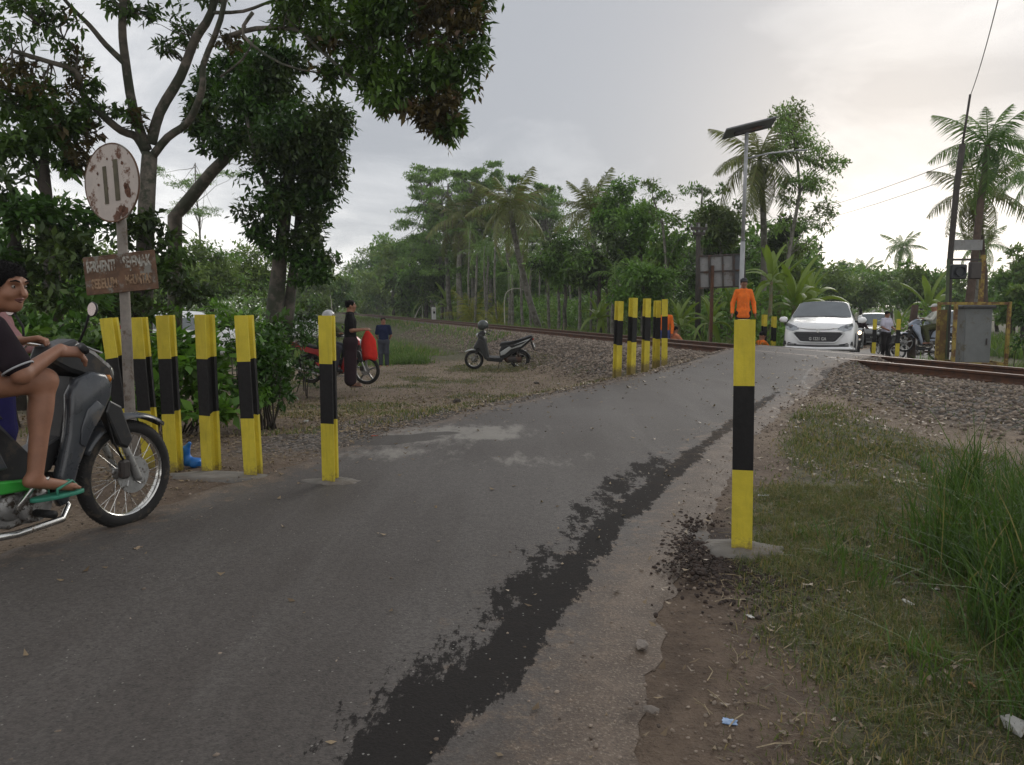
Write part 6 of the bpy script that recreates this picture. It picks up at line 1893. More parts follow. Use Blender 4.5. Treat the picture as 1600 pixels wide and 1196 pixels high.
        cuts_ = [(J['nek'] + np.array([0, 0, .012]) + (J['nek'] - J['che']) * .08, (J['nek'] - J['che']))]
        hem = J['pel'] + dn * (shirt_len + .06 * k_)
        so = sdf_mesh('shirt', SP, vox, shirt, [ell(J['nek'] + (J['nek'] - J['che']) * .15, np.array([.060, .064, .06]) * k_, None, .01)], cuts_ + [(hem, dn)], parent=t_)
        if collar:
            mb = MB(); mb.smooth = True; mb.torus(J['nek'] + (J['nek'] - J['che']) * .12, .064 * k_, .012 * k_, tuple(J['nek'] - J['che']), 20, 8); mb.build('collar', collar, so)
    if trousers:
        g = .016
        TP = [cap(J['hil'], J['hir'], .095 * k_ * slim + g, .095 * k_ * slim + g, .05), cap(J['pel'] - ax_ * .05 * k_, J['pel'] + ax_ * .05 * k_, .094 * k_ * slim + g, None, .04)]
        pl_ = []
        if leg == 'sarong':
            for n_ in 'lr': TP += [cap(J['hi' + n_], J['an' + n_] * .88 + J['kn' + n_] * .12, .10 * k_, .105 * k_, .09)]
            TP += [cap((J['hil'] + J['hir']) / 2, (J['anl'] + J['anr']) / 2 * .88 + (J['knl'] + J['knr']) / 2 * .12, .11 * k_, .10 * k_, .09)]
        else:
            for n_ in 'lr':
                hi_, kn, an = J['hi' + n_], J['kn' + n_], J['an' + n_]
                if leg == 'long': TP += [cap(hi_, kn, .086 * k_ * slim + g, .060 * k_ + g, .04), cap(kn, an + (kn - an) * .08, .060 * k_ + g, .048 * k_ + g, .03)]
                else: TP += [cap(hi_, hi_ + (kn - hi_) * .78, .090 * k_ * slim + g, .082 * k_ + g, .04)]
        sdf_mesh('shorts' if leg == 'short' else ('sarong' if leg == 'sarong' else 'trousers'), TP, vox, trousers, planes=[(J['pel'] + (J['che'] - J['pel']) * .25, J['che'] - J['pel'])] + pl_, parent=t_)
    if shoes:
        for n_ in 'lr':
            an, to = J['an' + n_], J['to' + n_]; fd2 = to - an; fd2[2] = 0; L_ = np.linalg.norm(fd2); fd2 /= L_
            if shoes[0] == 'sandal':
                s2 = np.cross(fd2, [0, 0, 1]); zb = min(an[2] - .07 * k_, to[2] - .03 * k_)
                c = (an + to) / 2 + fd2 * .012; c[2] = to[2] - .028 * k_
                mb = MB(); mb.smooth = True
                M_ = Matrix(((fd2[0], s2[0], 0, c[0]), (fd2[1], s2[1], 0, c[1]), (0, 0, 1, c[2]), (0, 0, 0, 1)))
                mb.prism([(.125 * cos(a) * k_, (.043 - .006 * cos(a)) * sin(a) * k_) for a in [2 * pi * i / 18 for i in range(18)]], -.010, .008, .004, M_, 'xy')
                so = mb.build('sandal', shoes[1], t_)
                mb = MB(); mb.smooth = True
                tz = to + np.array([0, 0, .020]) * k_ + fd2 * .012
                for s in (-1, 1):
                    e_ = to - fd2 * .09 * k_ + s2 * s * .036 * k_; mb.tube([tz + fd2 * .01 - np.array([0, 0, .02]), tz - fd2 * .02 + s2 * s * .012 + np.array([0, 0, .010]), e_ + np.array([0, 0, .008]), e_ - np.array([0, 0, .025])], .0065, 6)
                mb.build('strap', shoes[1], so)
            else:
                sdf_mesh('shoe', [cap(an - fd2 * .025 * k_ + np.array([0, 0, -.02]), to + fd2 * .015, .040 * k_, .034 * k_, .02)], vox, shoes[1], parent=t_)
    return t_

# ================================================================== MOTORBIKES
RUBBER = mat('tyre_rubber', (.016, .015, .014), .85, 0, .25, 20, .2, 60, dirt=(.07, .055, .04), dirt_amt=.25, dirt_scale=8)
CHROME = mat('chrome', (.62, .61, .58), .22, 1.0, .08, 9, dirt=(.20, .16, .12), dirt_amt=.18, dirt_scale=12)
ALU = mat('cast_aluminium', (.40, .40, .39), .45, .8, .15, 12, .1, 40, dirt=(.12, .10, .08), dirt_amt=.3, dirt_scale=9)
PLAST = mat('black_plastic', (.018, .018, .019), .42, 0, .2, 12, .05, 60, dirt=(.07, .058, .045), dirt_amt=.22, dirt_scale=7)
GPLAST = mat('dark_grey_gloss_plastic', (.045, .05, .058), .28, 0, .12, 8, dirt=(.10, .085, .07), dirt_amt=.22, dirt_scale=6, coat=.3)
SEATM = mat('seat_vinyl', (.016, .015, .015), .6, 0, .2, 14, .2, 60)
ENG = mat('engine_metal', (.30, .295, .285), .5, .7, .2, 14, .25, 50, dirt=(.08, .06, .045), dirt_amt=.4, dirt_scale=12)
REDL = mat('red_lens', (.30, .012, .01), .25)
AMB = mat('amber_lens', (.45, .16, .02), .25)
LENS = mat('clear_lens', (.45, .46, .46), .12, .3)
def wheel(parent, name, c, R_, tr, kind, disc=True, rimm=None, hubm=None, side=-1, fine=True, tw=None):
    rimm = rimm or CHROME
    mb = MB(); mb.smooth = True
    mb.lathe((c[0], -.055, c[2]), [(.022, 0), (.045, .01), (.048, .03), (.036, .045), (.036, .065), (.048, .08), (.045, .10), (.022, .11)], (0, 1, 0), 18)
    mb.tube([(c[0], -.085, c[2]), (c[0], .085, c[2])], .009, 8)
    wo_ = mb.build(name, hubm or ENG, parent)
    mb = MB(); mb.smooth = True; mb.torus(c, R_ - tr, tr, (0, 1, 0), 44, 12, ry=tw or tr * 1.0); 
    if fine:
        for i in range(72):
            a = 2 * pi * i / 72
            for s in (-1, 1):
                p0 = Vector((c[0] + (R_ - .0005) * cos(a), s * .004, c[2] + (R_ - .0005) * sin(a))); p1 = Vector((c[0] + (R_ - tr * .42) * cos(a + .05), s * tr * .82, c[2] + (R_ - tr * .42) * sin(a + .05)))
                mb.tube([p0, p1], .0034, 4)
    mb.build('tyre', RUBBER, wo_)
    mb = MB(); mb.smooth = True
    rr_ = R_ - tr * 1.85
    mb.lathe((c[0], -tr * .62, c[2]), [(rr_ + .008, 0), (rr_ - .004, .004), (rr_ - .008, tr * .45), (rr_ - .008, tr * .8), (rr_ - .004, tr * 1.22), (rr_ + .008, tr * 1.24), (rr_ + .010, tr * .6)], (0, 1, 0), 44)
    mb.f = [f for f in mb.f if len(f) < 20]; mb.m = mb.m[:len(mb.f)]; mb.sm = mb.sm[:len(mb.f)]
    mb.build('rim', rimm, wo_)
    if kind == 'wire':
        mb = MB()
        for i in range(36):
            a = 2 * pi * i / 36; s = 1 if i % 2 else -1; a2 = a + (.55 if (i // 2) % 2 else -.55)
            mb.tube([(c[0] + .04 * cos(a2), s * .035, c[2] + .04 * sin(a2)), (c[0] + (rr_ - .002) * cos(a), s * .004, c[2] + (rr_ - .002) * sin(a))], .0017, 4)
        mb.build('spokes', CHROME, wo_)['kind'] = 'stuff'
    else:
        for i in range(5):
            a = 2 * pi * i / 5 + .3; u_ = Vector((cos(a), 0, sin(a))); v_ = Vector((-sin(a), 0, cos(a)))
            mb = MB()
            C_ = Vector(c)
            vs = []
            for rad, hw in ((.035, .028), (rr_ * .55, .014), (rr_, .022)):
                for yy in (-.012, .012):
                    vs += [C_ + u_ * rad + v_ * hw + Vector((0, yy, 0)), C_ + u_ * rad - v_ * hw + Vector((0, yy, 0))]
            fs = []
            for q in (0, 4):
                fs += [[q, q + 1, q + 5, q + 4], [q + 2, q + 6, q + 7, q + 3], [q, q + 4, q + 6, q + 2], [q + 1, q + 3, q + 7, q + 5]]
            mb.add(vs, fs); mb.build('spoke', rimm, wo_)
    if disc:
        mb = MB(); mb.smooth = False
        y_ = side * .062
        mb.lathe((c[0], y_ - .002, c[2]), [(.06, 0), (.098, 0), (.098, .004), (.06, .004)], (0, 1, 0), 32)
        mb.lathe((c[0], y_ - .003, c[2]), [(.025, 0), (.045, 0), (.045, .006), (.025, .006)], (0, 1, 0), 20)
        for i in range(5):
            a = 2 * pi * i / 5
            mb.tube([(c[0] + .04 * cos(a), y_, c[2] + .04 * sin(a)), (c[0] + .07 * cos(a + .3), y_, c[2] + .07 * sin(a + .3))], .006, 5)
        mb.build('brake_disc', ALU, wo_)
    return wo_

def plate_of(parent, M_, text, w_=.26, h_=.10, white=False, tilt=None):
    bgm = mat('white_plate', (.62, .62, .60), .5) if white else mat('black_plate', (.02, .02, .022), .5)
    mb = MB(); mb.box((0, 0, 0), (.004, w_, h_), M_); pl_ = mb.build('number_plate', bgm, parent)
    me = text_mesh(text, h_ * .62, BLK if white else WP, ext=.001, sx=.82)
    me.transform(M_ @ Matrix.Translation((.0035, 0, 0)) @ Matrix.Rotation(pi / 2, 4, 'Z') @ Matrix.Rotation(pi / 2, 4, 'X'))
    link('lettering', me, pl_)

def motorbike(label, loc, rz_, kind='underbone', body=None, accent=None, wheelk='wire', lit=False, plate=None, group=None, lean=0.0, name='motorbike', fine=True, steer=0.0):
    t_ = thing(name, label, 'scooter' if kind == 'scooter' else 'motorbike', tuple(loc), rz_, group)
    t_.rotation_euler = (lean, 0, rz_)
    body = body or GPLAST; accent = accent or PLAST
    sc = kind == 'scooter'
    Rw = .262 if sc else .288; tr = .044 if sc else .036; WB = 1.26 if sc else 1.22
    wheel(t_, 'front_wheel', (0, 0, Rw), Rw, tr, wheelk, True, None if wheelk == 'wire' else (ALU if not sc else CHROME), fine=fine)
    wheel(t_, 'rear_wheel', (-WB, 0, Rw), Rw, tr * 1.15, wheelk, False, None if wheelk == 'wire' else (ALU if not sc else CHROME), fine=fine)
    hx, hz = (-.27, .92) if not sc else (-.25, .95)
    # fork: chrome lower leg, black shroud above
    for s in (-1, 1):
        yy = s * .078
        mb = MB(); mb.smooth = True
        a_ = Vector((.012, yy, Rw - .01)); b_ = Vector((-.115, yy, Rw + .30))
        mb.tube([a_ - (b_ - a_) * .06, a_, a_.lerp(b_, .5), b_], [.018, .021, .019, .017], 10); mb.build('fork_leg', ALU, t_)
        mb = MB(); mb.prism([(-.03, Rw + .20), (-.065, Rw + .155), (-.115, Rw + .18), (-.19, Rw + .36), (-.16, Rw + .42), (-.09, Rw + .38)], yy - .034, yy + .034, .014); mb.smooth = True
        mb.build('fork_cover', PLAST, t_, smooth=False)
    mb = MB(); mb.smooth = True; mb.tube([(-.15, 0, Rw + .33), (hx, 0, hz)], .024, 10); mb.build('steering_stem', DKM, t_)
    mb = MB(); mb.box((-.075, -.085, Rw + .045), (.055, .045, .10), Matrix.Rotation(.0, 4, 'Y'), bev=.012); mb.build('brake_caliper', DKM, t_)
    mb = MB(); mb.smooth = True; mb.tube([(-.08, -.09, Rw + .09), (-.15, -.11, Rw + .2), (-.19, -.09, Rw + .42), (-.28, -.05, .95)], .0055, 6); mb.build('brake_hose', BLK, t_)
    # front fender: an arched shell with a drawn-out tip
    def fender(name, cx, a0, a1, rr_, wd, mt, tip=0.0, drop=.025):
        mb = MB(); mb.smooth = True; n_ = 18; vs = []; fs = []
        for i in range(n_):
            t2 = i / (n_ - 1); a = a0 + (a1 - a0) * t2
            w2 = wd * (.35 + .65 * min(1, 4.5 * t2)) if tip else wd
            rad = rr_ + (tip * (1 - t2) ** 3 if tip else 0)
            for j in range(7):
                q = (j - 3) / 3
                vs.append((cx + (rad - drop * abs(q) ** 2.2) * cos(a), q * w2, Rw + (rad - drop * abs(q) ** 2.2) * sin(a)))
        m0 = len(vs)
        vs += [(v[0] * 1.0 + (cx - v[0]) * .016, v[1] * .97, v[2] + (Rw - v[2]) * .016) for v in vs]
        for i in range(n_ - 1):
            for j in range(6):
                fs.append([i * 7 + j, (i + 1) * 7 + j, (i + 1) * 7 + j + 1, i * 7 + j + 1])
                fs.append([m0 + i * 7 + j, m0 + i * 7 + j + 1, m0 + (i + 1) * 7 + j + 1, m0 + (i + 1) * 7 + j])
            for j, o in ((0, 1), (6, -1)):
                a1_, b1_ = i * 7 + j, (i + 1) * 7 + j
                fs.append([a1_, a1_ + m0, b1_ + m0, b1_] if o > 0 else [a1_, b1_, b1_ + m0, a1_ + m0])
        for i, fl in ((0, False), (n_ - 1, True)):
            for j in range(6):
                q = [i * 7 + j, i * 7 + j + 1, m0 + i * 7 + j + 1, m0 + i * 7 + j]; fs.append(q if not fl else q[::-1])
        mb.add(vs, fs); return mb.build(name, mt, t_)
    fender('front_fender', 0, radians(42), radians(150), Rw + .030, .058, accent if sc else body, .045)
    fender('rear_fender', -WB, radians(60), radians(175), Rw + .04, .066, PLAST)
    if not sc:
        # leg shield wings, nose, spine, side covers
        for s in (-1, 1):
            y0, y1 = sorted((s * .085, s * .150))
            mb = MB(); mb.smooth = True; mb.prism([(-.165, .79), (-.175, .73), (-.215, .66), (-.27, .585), (-.32, .51), (-.365, .42), (-.40, .33), (-.435, .25), (-.475, .235), (-.495, .28), (-.485, .37), (-.455, .47), (-.425, .57), (-.41, .67), (-.405, .76), (-.36, .83), (-.27, .86), (-.20, .845)], y0, y1, .022); mb.build('leg_shield', body, t_)
            y0, y1 = sorted((s * .148, s * .158))
            mb = MB(); mb.smooth = True; mb.prism([(-.225, .68), (-.30, .575), (-.345, .50), (-.372, .52), (-.36, .60), (-.325, .68), (-.27, .72)], y0, y1, .004); mb.build('side_panel', accent, t_)
            y0, y1 = sorted((s * .07, s * .125))
            mb = MB(); mb.prism([(-.70, .46), (-.76, .62), (-.86, .70), (-1.1, .72), (-1.42, .81), (-1.60, .87), (-1.63, .83), (-1.45, .72), (-1.25, .64), (-1.05, .60), (-.92, .52), (-.82, .45)], y0, y1, .016); mb.build('side_cover', body, t_)
        mb = MB(); mb.prism([(-.115, .80), (-.14, .70), (-.22, .60), (-.30, .48), (-.36, .40), (-.44, .42), (-.40, .62), (-.34, .84)], -.088, .088, .02); mb.build('nose', PLAST, t_)
        mb = MB(); mb.prism([(-.36, .58), (-.46, .40), (-.60, .36), (-.86, .42), (-.86, .70), (-.72, .70), (-.56, .50)], -.07, .07, .02); mb.build('spine_cover', PLAST, t_)
        mb = MB(); mb.prism([(-.30, 1.02), (-.42, .985), (-.45, .92), (-.36, .86), (-.17, .79), (-.095, .80), (-.11, .88), (-.20, .96)], -.085, .085, .028); mb.smooth = False; mb.build('headlamp_cowl', PLAST if body is GPLAST else body, t_)
        hl = (-.10, 0, .845)
        seat = [(-.70, .68), (-.74, .745), (-.85, .775), (-1.08, .765), (-1.30, .82), (-1.46, .83), (-1.47, .79), (-1.2, .73), (-1.0, .71)]
        mb = MB(); mb.prism(seat, -.125, .125, .03); mb.build('seat', SEATM, t_)
        # engine
        mb = MB(); mb.smooth = True
        mb.lathe((-.60, -.155, .275), [(.02, 0), (.070, .002), (.078, .012), (.080, .05), (.09, .055), (.09, .30)], (0, 1, 0), 28)
        mb.lathe((-.70, -.13, .285), [(.02, 0), (.055, .003), (.065, .02), (.07, .26)], (0, 1, 0), 24)
        mb.smooth = False; mb.prism([(-.53, .20), (-.52, .36), (-.66, .39), (-.80, .36), (-.82, .22), (-.70, .18)], -.11, .12, .015)
        en = mb.build('engine', ENG, t_)
        for k in range(8):
            a = 2 * pi * k / 8; mb = MB(); mb.lathe((-.60 + .070 * cos(a), -.160, .275 + .070 * sin(a)), [(.006, 0), (.006, .01)], (0, 1, 0), 6); mb.build('bolt', CHROME, en)
        mb = MB()
        for k in range(7): mb.box((-.42 + k * -.016, 0, .315), (.008, .15, .13))
        mb.box((-.45, 0, .31), (.15, .10, .09)); mb.build('cylinder', DKM, en)
        mb = MB(); mb.smooth = True; mb.tube([(-.40, -.03, .27), (-.38, -.06, .21), (-.46, -.12, .17), (-.70, -.145, .165), (-.95, -.15, .19)], [.014, .015, .016, .017, .02], 10)
        mb.tube([(-.95, -.15, .19), (-1.0, -.155, .20), (-1.42, -.17, .31), (-1.47, -.172, .322)], [.02, .04, .045, .03], 14); mb.build('exhaust', CHROME, t_)
        for s in (-1, 1):
            mb = MB(); mb.smooth = True; mb.tube([(-.62, s * .08, .255), (-.62, s * .17, .245)], .009, 8); mb.tube([(-.62, s * .17, .245), (-.62, s * .29, .25)], .018, 10); mb.build('footrest', BLK, t_)
        mb = MB(); mb.smooth = True; mb.tube([(-.70, -.15, .27), (-.71, -.19, .30), (-.62, -.20, .40), (-.60, -.24, .405)], .010, 8); mb.build('kick_starter', CHROME, t_)
        for s in (-1, 1):
            mb = MB(); mb.prism([(-.52, .385), (-.56, .345), (-.98, .365), (-1.05, .44), (-.80, .42)], *(sorted((s * .11, s * .150))), .010); mb.build('lower_panel', accent, t_)
        mb = MB(); mb.box((-.99, .06, .29), (.52, .02, .07), bev=.008); mb.build('chain_cover', PLAST, t_)
        mb = MB(); mb.smooth = True; mb.tube([(-1.62, 0, .86), (-1.60, -.10, .87), (-1.35, -.135, .83)], .012, 8); mb.tube([(-1.62, 0, .86), (-1.60, .10, .87), (-1.35, .135, .83)], .012, 8); mb.build('grab_rail', ALU, t_)
        tlx = -1.62
    else:
        mb = MB(); mb.prism([(.0, .62), (-.04, .56), (-.13, .60), (-.22, .48), (-.30, .30), (-.40, .26), (-.43, .34), (-.37, .60), (-.33, .86), (-.24, .98), (-.16, .98), (-.12, .84)], -.15, .15, .04); mb.build('front_shield', body, t_)
        for s in (-1, 1):
            mb = MB(); mb.prism([(-.06, .62), (-.16, .62), (-.30, .36), (-.38, .34), (-.34, .60), (-.28, .80), (-.17, .86)], *(sorted((s * .14, s * .17))), .012); mb.build('shield_panel', body, t_)
        mb = MB(); mb.prism([(-.38, .36), (-.36, .26), (-.78, .22), (-.82, .34)], -.17, .17, .02); mb.build('floorboard', PLAST, t_)
        mb = MB(); mb.prism([(-.72, .34), (-.70, .52), (-.76, .66), (-1.0, .70), (-1.50, .88), (-1.62, .92), (-1.60, .84), (-1.35, .62), (-1.1, .46), (-.9, .34)], -.13, .13, .03); mb.build('rear_body', accent if False else PLAST, t_)
        for s in (-1, 1):
            mb = MB(); mb.prism([(-.74, .40), (-.73, .50), (-.95, .64), (-1.45, .84), (-1.56, .88), (-1.30, .66), (-1.02, .58), (-.86, .44)], *(sorted((s * .125, s * .155))), .012); mb.build('side_cover', accent, t_)
            mb = MB(); mb.prism([(-.98, .66), (-1.05, .62), (-1.35, .74), (-1.48, .83), (-1.40, .80)], *(sorted((s * .15, s * .162))), .004); mb.build('decal', PLAST, t_)
        mb = MB(); mb.prism([(-.70, .66), (-.74, .74), (-.86, .765), (-1.1, .78), (-1.45, .91), (-1.58, .95), (-1.60, .92), (-1.3, .78), (-1.0, .70), (-.80, .64)], -.13, .13, .03); mb.build('seat', SEATM, t_)
        mb = MB(); mb.smooth = True; mb.lathe((-.95, -.09, .30), [(.03, 0), (.10, .01), (.11, .05), (.11, .16)], (0, 1, 0), 24); mb.box((-1.1, .09, .29), (.42, .07, .17), bev=.03); mb.build('engine', DKM, t_)
        mb = MB(); mb.smooth = True; mb.tube([(-1.0, -.12, .2), (-1.1, -.15, .24), (-1.42, -.16, .40)], [.02, .05, .045], 12); mb.build('exhaust', DKM, t_)
        mb = MB(); mb.prism([(-.12, .98), (-.14, .88), (-.30, .93), (-.36, 1.02), (-.28, 1.07), (-.18, 1.05)], -.13, .13, .035); mb.build('headlamp_cowl', PLAST, t_)
        hl = (-.105, 0, .95); tlx = -1.60
        mb = MB(); mb.smooth = True; mb.tube([(-.72, .10, .25), (-.66, .19, .02)], .010, 8); mb.build('side_stand', DKM, t_)
    mb = MB(); mb.smooth = True
    mb.lathe((hl[0] - .03, 0, hl[2] - .01), [(.066, 0), (.064, .03), (.045, .055), (.01, .066)], (1, 0, -.12), 20)
    if lit:
        lm, tt, bb2 = new_mat('lit_headlamp'); bb2.inputs['Base Color'].default_value = (1, .8, .5, 1); bb2.inputs['Emission Color'].default_value = (1, .66, .36, 1); bb2.inputs['Emission Strength'].default_value = 9
        mb.build('headlight', lm, t_)
    else:
        mb.build('headlight', LENS, t_)
    # handlebar, grips, levers, mirrors
    bz = 1.0 if not sc else 1.03
    mb = MB(); mb.smooth = True; mb.tube([(-.46, -.33, bz - .02), (-.38, -.20, bz), (-.31, -.08, bz - .02), (-.31, .08, bz - .02), (-.38, .20, bz), (-.46, .33, bz - .02)], .011, 8); mb.build('handlebar', CHROME if not sc else DKM, t_)
    for s in (-1, 1):
        mb = MB(); mb.smooth = True; mb.tube([(-.40, s * .235, bz - .005), (-.465, s * .345, bz - .022)], .0165, 10); mb.build('grip', BLK, t_)
        mb = MB(); mb.smooth = True; mb.tube([(-.36, s * .19, bz - .005), (-.34, s * .25, bz - .03), (-.395, s * .36, bz - .035)], .0055, 6); mb.build('lever', ALU, t_)
        mb = MB(); mb.smooth = True; mb.tube([(-.38, s * .19, bz), (-.36, s * .22, bz + .08), (-.37, s * .26, bz + .14)], .006, 6); mi_ = mb.build('mirror_stem', BLK, t_)
        mb = MB(); mb.smooth = True; mb.lathe((-.37, s * .285, bz + .165), [(.01, -.010), (.033, -.007), (.036, 0), (.034, .002)], (-1, -s * .1, .1), 18, Matrix.Identity(4)); mb.build('mirror', PLAST, mi_)
        mb = MB(); mb.lathe((-.3735, s * .285, bz + .1655), [(.031, 0), (.031, .002)], (-1, -s * .1, .1), 18); mb.build('mirror_glass', mat('mirror_glass', (.30, .25, .24), .12, 1.0, .02), mi_)
        mb = MB(); mb.smooth = True; mb.lathe((hl[0] - .07, s * .10, hl[2] - .03), [(.004, -.01), (.022, 0), (.02, .02), (.004, .028)], (1, s * .5, 0), 12); mb.build('turn_signal', AMB, t_)
    mb = MB(); mb.box((tlx - .01, 0, .82 if not sc else .84), (.05, .13, .06), bev=.015); mb.build('tail_light', REDL, t_)
    mb = MB(); mb.prism([(tlx + .06, .78), (tlx + .02, .78), (tlx - .05, .55), (tlx - .02, .55)], -.055, .055, .008); mb.build('tail_flap', PLAST, t_)
    if plate:
        plate_of(t_, Matrix.Translation((tlx - .045, 0, .68)) @ Matrix.Rotation(pi, 4, 'Z') @ Matrix.Rotation(radians(-25), 4, 'Y'), plate, .26, .11, white=sc)
        if sc is False: pass
    for s in (-1, 1):
        mb = MB(); mb.smooth = True
        mb.tube([(-WB, s * .085, Rw), (-WB + .12, s * .10, .62)], .010, 6); mb.tube([(-WB + .02, s * .086, Rw + .06), (-WB + .10, s * .098, .56)], .026, 10); mb.build('shock_absorber', DKM, t_)
        mb = MB(); mb.tube([(-.72, s * .075, .30), (-WB, s * .085, Rw)], .016, 6); mb.build('swing_arm', DKM, t_)
    return t_

# ================================================================== CARS
GLASS = mat('car_glass', (.16, .175, .18), .10, .45, .10, 2, spec=.8)
CHR2 = CHROME
def car(label, loc, rz_, paint, L=4.08, W=1.655, H=1.56, lit=False, plate='', group=None, pitch=0.0, face='white', name='car', blue=False, zs=1.0):
    t_ = thing(name, label, 'car', tuple(loc), rz_, group); t_.rotation_euler = (0, pitch, rz_)
    h = L / 2; w = W / 2
    xs = np.array([h, h - .03, h - .10, h - .22, h - .45, h - .70, h - .92, h - 1.15, h - 1.40, h - 1.68, h - 1.80, h - 2.2, h - 2.62, h - 2.68, h - 3.1, h - 3.42, h - 3.50, h - 3.80, -h + .16, -h + .05, -h])
    def I(px, pv): return np.interp(xs, px[::-1], pv[::-1])
    wd = I([h, h - .03, h - .10, h - .22, h - .45, h - .9, -h + .6, -h + .16, -h], [w * .70, w * .80, w * .90, w * .96, w * .99, w, w, w * .95, w * .84])
    zt = I([h, h - .03, h - .10, h - .22, h - .45, h - .70, h - .92, h - 1.68, h - 2.2, h - 3.1, -h + .28, -h + .16, -h], [.66, .72, .78, .83, .90, .955, .995, H - .05, H, H - .01, H - .07, H - .20, H - .55]) if H > 1.3 else None
    zbt = I([h, h - .22, h - .92, h - 2.2, -h], [.62, .74, .90, .93, .99])
    zbt = np.minimum(zbt, zt - .02)
    wt = I([h, h - .22, h - .92, h - 1.15, h - 1.68, h - 3.1, -h + .16, -h], [w * .60, w * .80, w * .88, w * .86, w * .72, w * .72, w * .68, w * .66])
    zb = I([h, h - .10, h - .3, -h + .3, -h], [.22, .18, .17, .20, .28])
    rings = []
    for i in range(len(xs)):
        a, b, c, d, e_, zB = wd[i], wt[i], zt[i], zbt[i], xs[i], zb[i]
        half = [(0, zB), (a * .86, zB), (a * .97, zB + .07), (a, zB + .20), (a * 1.0, (zB + d) * .5 + .08), (a * .985, d - .03), (a * .965, d), (b, c - .045 * min(1, (c - d) / .2)), (b * .86, c - .008), (b * .45, c + .012), (0, c + .018)]
        ring = [(e_, y, z) for y, z in half] + [(e_, -y, z) for y, z in half[-2:0:-1]]
        rings.append(ring)
    n_ = len(rings[0]); V_ = [p for r_ in rings for p in r_]
    def wheelcut(x, z): return False
    body_f, ws_f, sw_f, rw_f = [], [], [], []
    nh = 10
    for i in range(len(xs) - 1):
        for k in range(n_):
            k2 = (k + 1) % n_
            f_ = [i * n_ + k, i * n_ + k2, (i + 1) * n_ + k2, (i + 1) * n_ + k]
            kk = k if k < nh else n_ - 1 - k
            xm = (xs[i] + xs[i + 1]) / 2
            if kk in (7, 8, 9) and h - 1.66 < xm < h - .93: ws_f.append((f_, kk))
            elif kk == 6 and (h - 3.44 < xm < h - 1.16) and not (h - 2.68 < xm < h - 2.62): sw_f.append((f_, 1 if k < nh else -1))
            elif kk in (7, 8, 9) and xm < -h + .22 and xm > -h + .04: rw_f.append((f_, kk))
            else: body_f.append(f_)
    body_f.append(list(range(n_))[::-1]); body_f.append([(len(xs) - 1) * n_ + k for k in range(n_)])
    # glass inset margins: keep a painted frame around the windscreen by shrinking towards its centre
    mb = MB(); mb.smooth = True; mb.add(V_, body_f + [f for f, _ in ws_f] + [f for f, _ in sw_f] + [f for f, _ in rw_f]); mb.build('body', paint, t_)
    def glass(name, fl, shrink, off, mt=GLASS, par=t_):
        ids = sorted(set(i for f in fl for i in f)); mp_ = {a: b for b, a in enumerate(ids)}
        pts = np.array([V_[i] for i in ids]); c = pts.mean(0)
        pts = c + (pts - c) * np.array(shrink) + np.array(off)
        m2 = MB(); m2.smooth = True; m2.add([tuple(p) for p in pts], [[mp_[i] for i in f] for f in fl]); return m2.build(name, mt, par)
    wsc = glass('windscreen', [f for f, k in ws_f if k in (7, 8, 9)], (.93, .965, .93), (.018, 0, .018))
    for s in (1, -1):
        for lo_, hi_ in ((h - 2.62, h - 1.16), (h - 3.44, h - 2.68)):
            fl = [f for f, q in sw_f if q == s and lo_ <= (V_[f[0]][0] + V_[f[2]][0]) / 2 <= hi_]
            if fl: glass('side_window', fl, (.95, 1, .84), (0, s * .012, .004))
    if rw_f: glass('rear_window', [f for f, _ in rw_f], (.9, .9, .85), (-.015, 0, .01))
    Mx = lambda x, y, z: Matrix.Translation((x, y, z))
    DARK = mat('car_black_trim', (.020, .020, .022), .5)
    dx = h - .02
    # grille: broad six-sided mouth with slats and plate
    hexp = [(-.50, .595), (.50, .595), (.56, .565), (.40, .39), (.34, .375), (-.34, .375), (-.40, .39), (-.56, .565)]
    hexp = [(y * w / .83, z) for y, z in hexp]
    mb = MB(); mb.prism(hexp, dx - .16, dx + .055, .012, axes='yz'); g_ = mb.build('grille', DARK, t_)
    for k in range(5):
        z_ = .415 + k * .036; hw_ = .37 + k * .030
        mb = MB(); mb.box((dx + .058, 0, z_), (.008, hw_ * 2 * w / .83, .010)); mb.build('slat', mat('grille_slat', (.05, .05, .055), .35, .3), g_)
    fr_ = [(y * 1.07, .485 + (z - .485) * 1.16) for y, z in hexp]
    mb = MB(); pts = [Vector((dx + .045, y, z)) for y, z in fr_]; mb.smooth = True; mb.tube(pts + [pts[0]], .016, 6); mb.build('grille_surround', paint, t_)
    if plate:
        mb = MB(); mb.box((dx + .072, .0, .435), (.012, .43, .115), bev=.004); pl_ = mb.build('number_plate', mat('black_plate', (.02, .02, .022), .5), t_)
        me = text_mesh(plate, .105, WP, ext=.001, sx=.78, bold=.002); me.transform(Mx(dx + .080, 0, .437) @ Matrix.Rotation(pi / 2, 4, 'Z') @ Matrix.Rotation(pi / 2, 4, 'X')); link('lettering', me, pl_)
    mb = MB(); mb.torus((dx + .062, 0, .618), .032, .005, (1, 0, 0), 20, 6); mb.box((dx + .062, 0, .618), (.005, .06, .008)); mb.build('emblem', CHROME, t_)
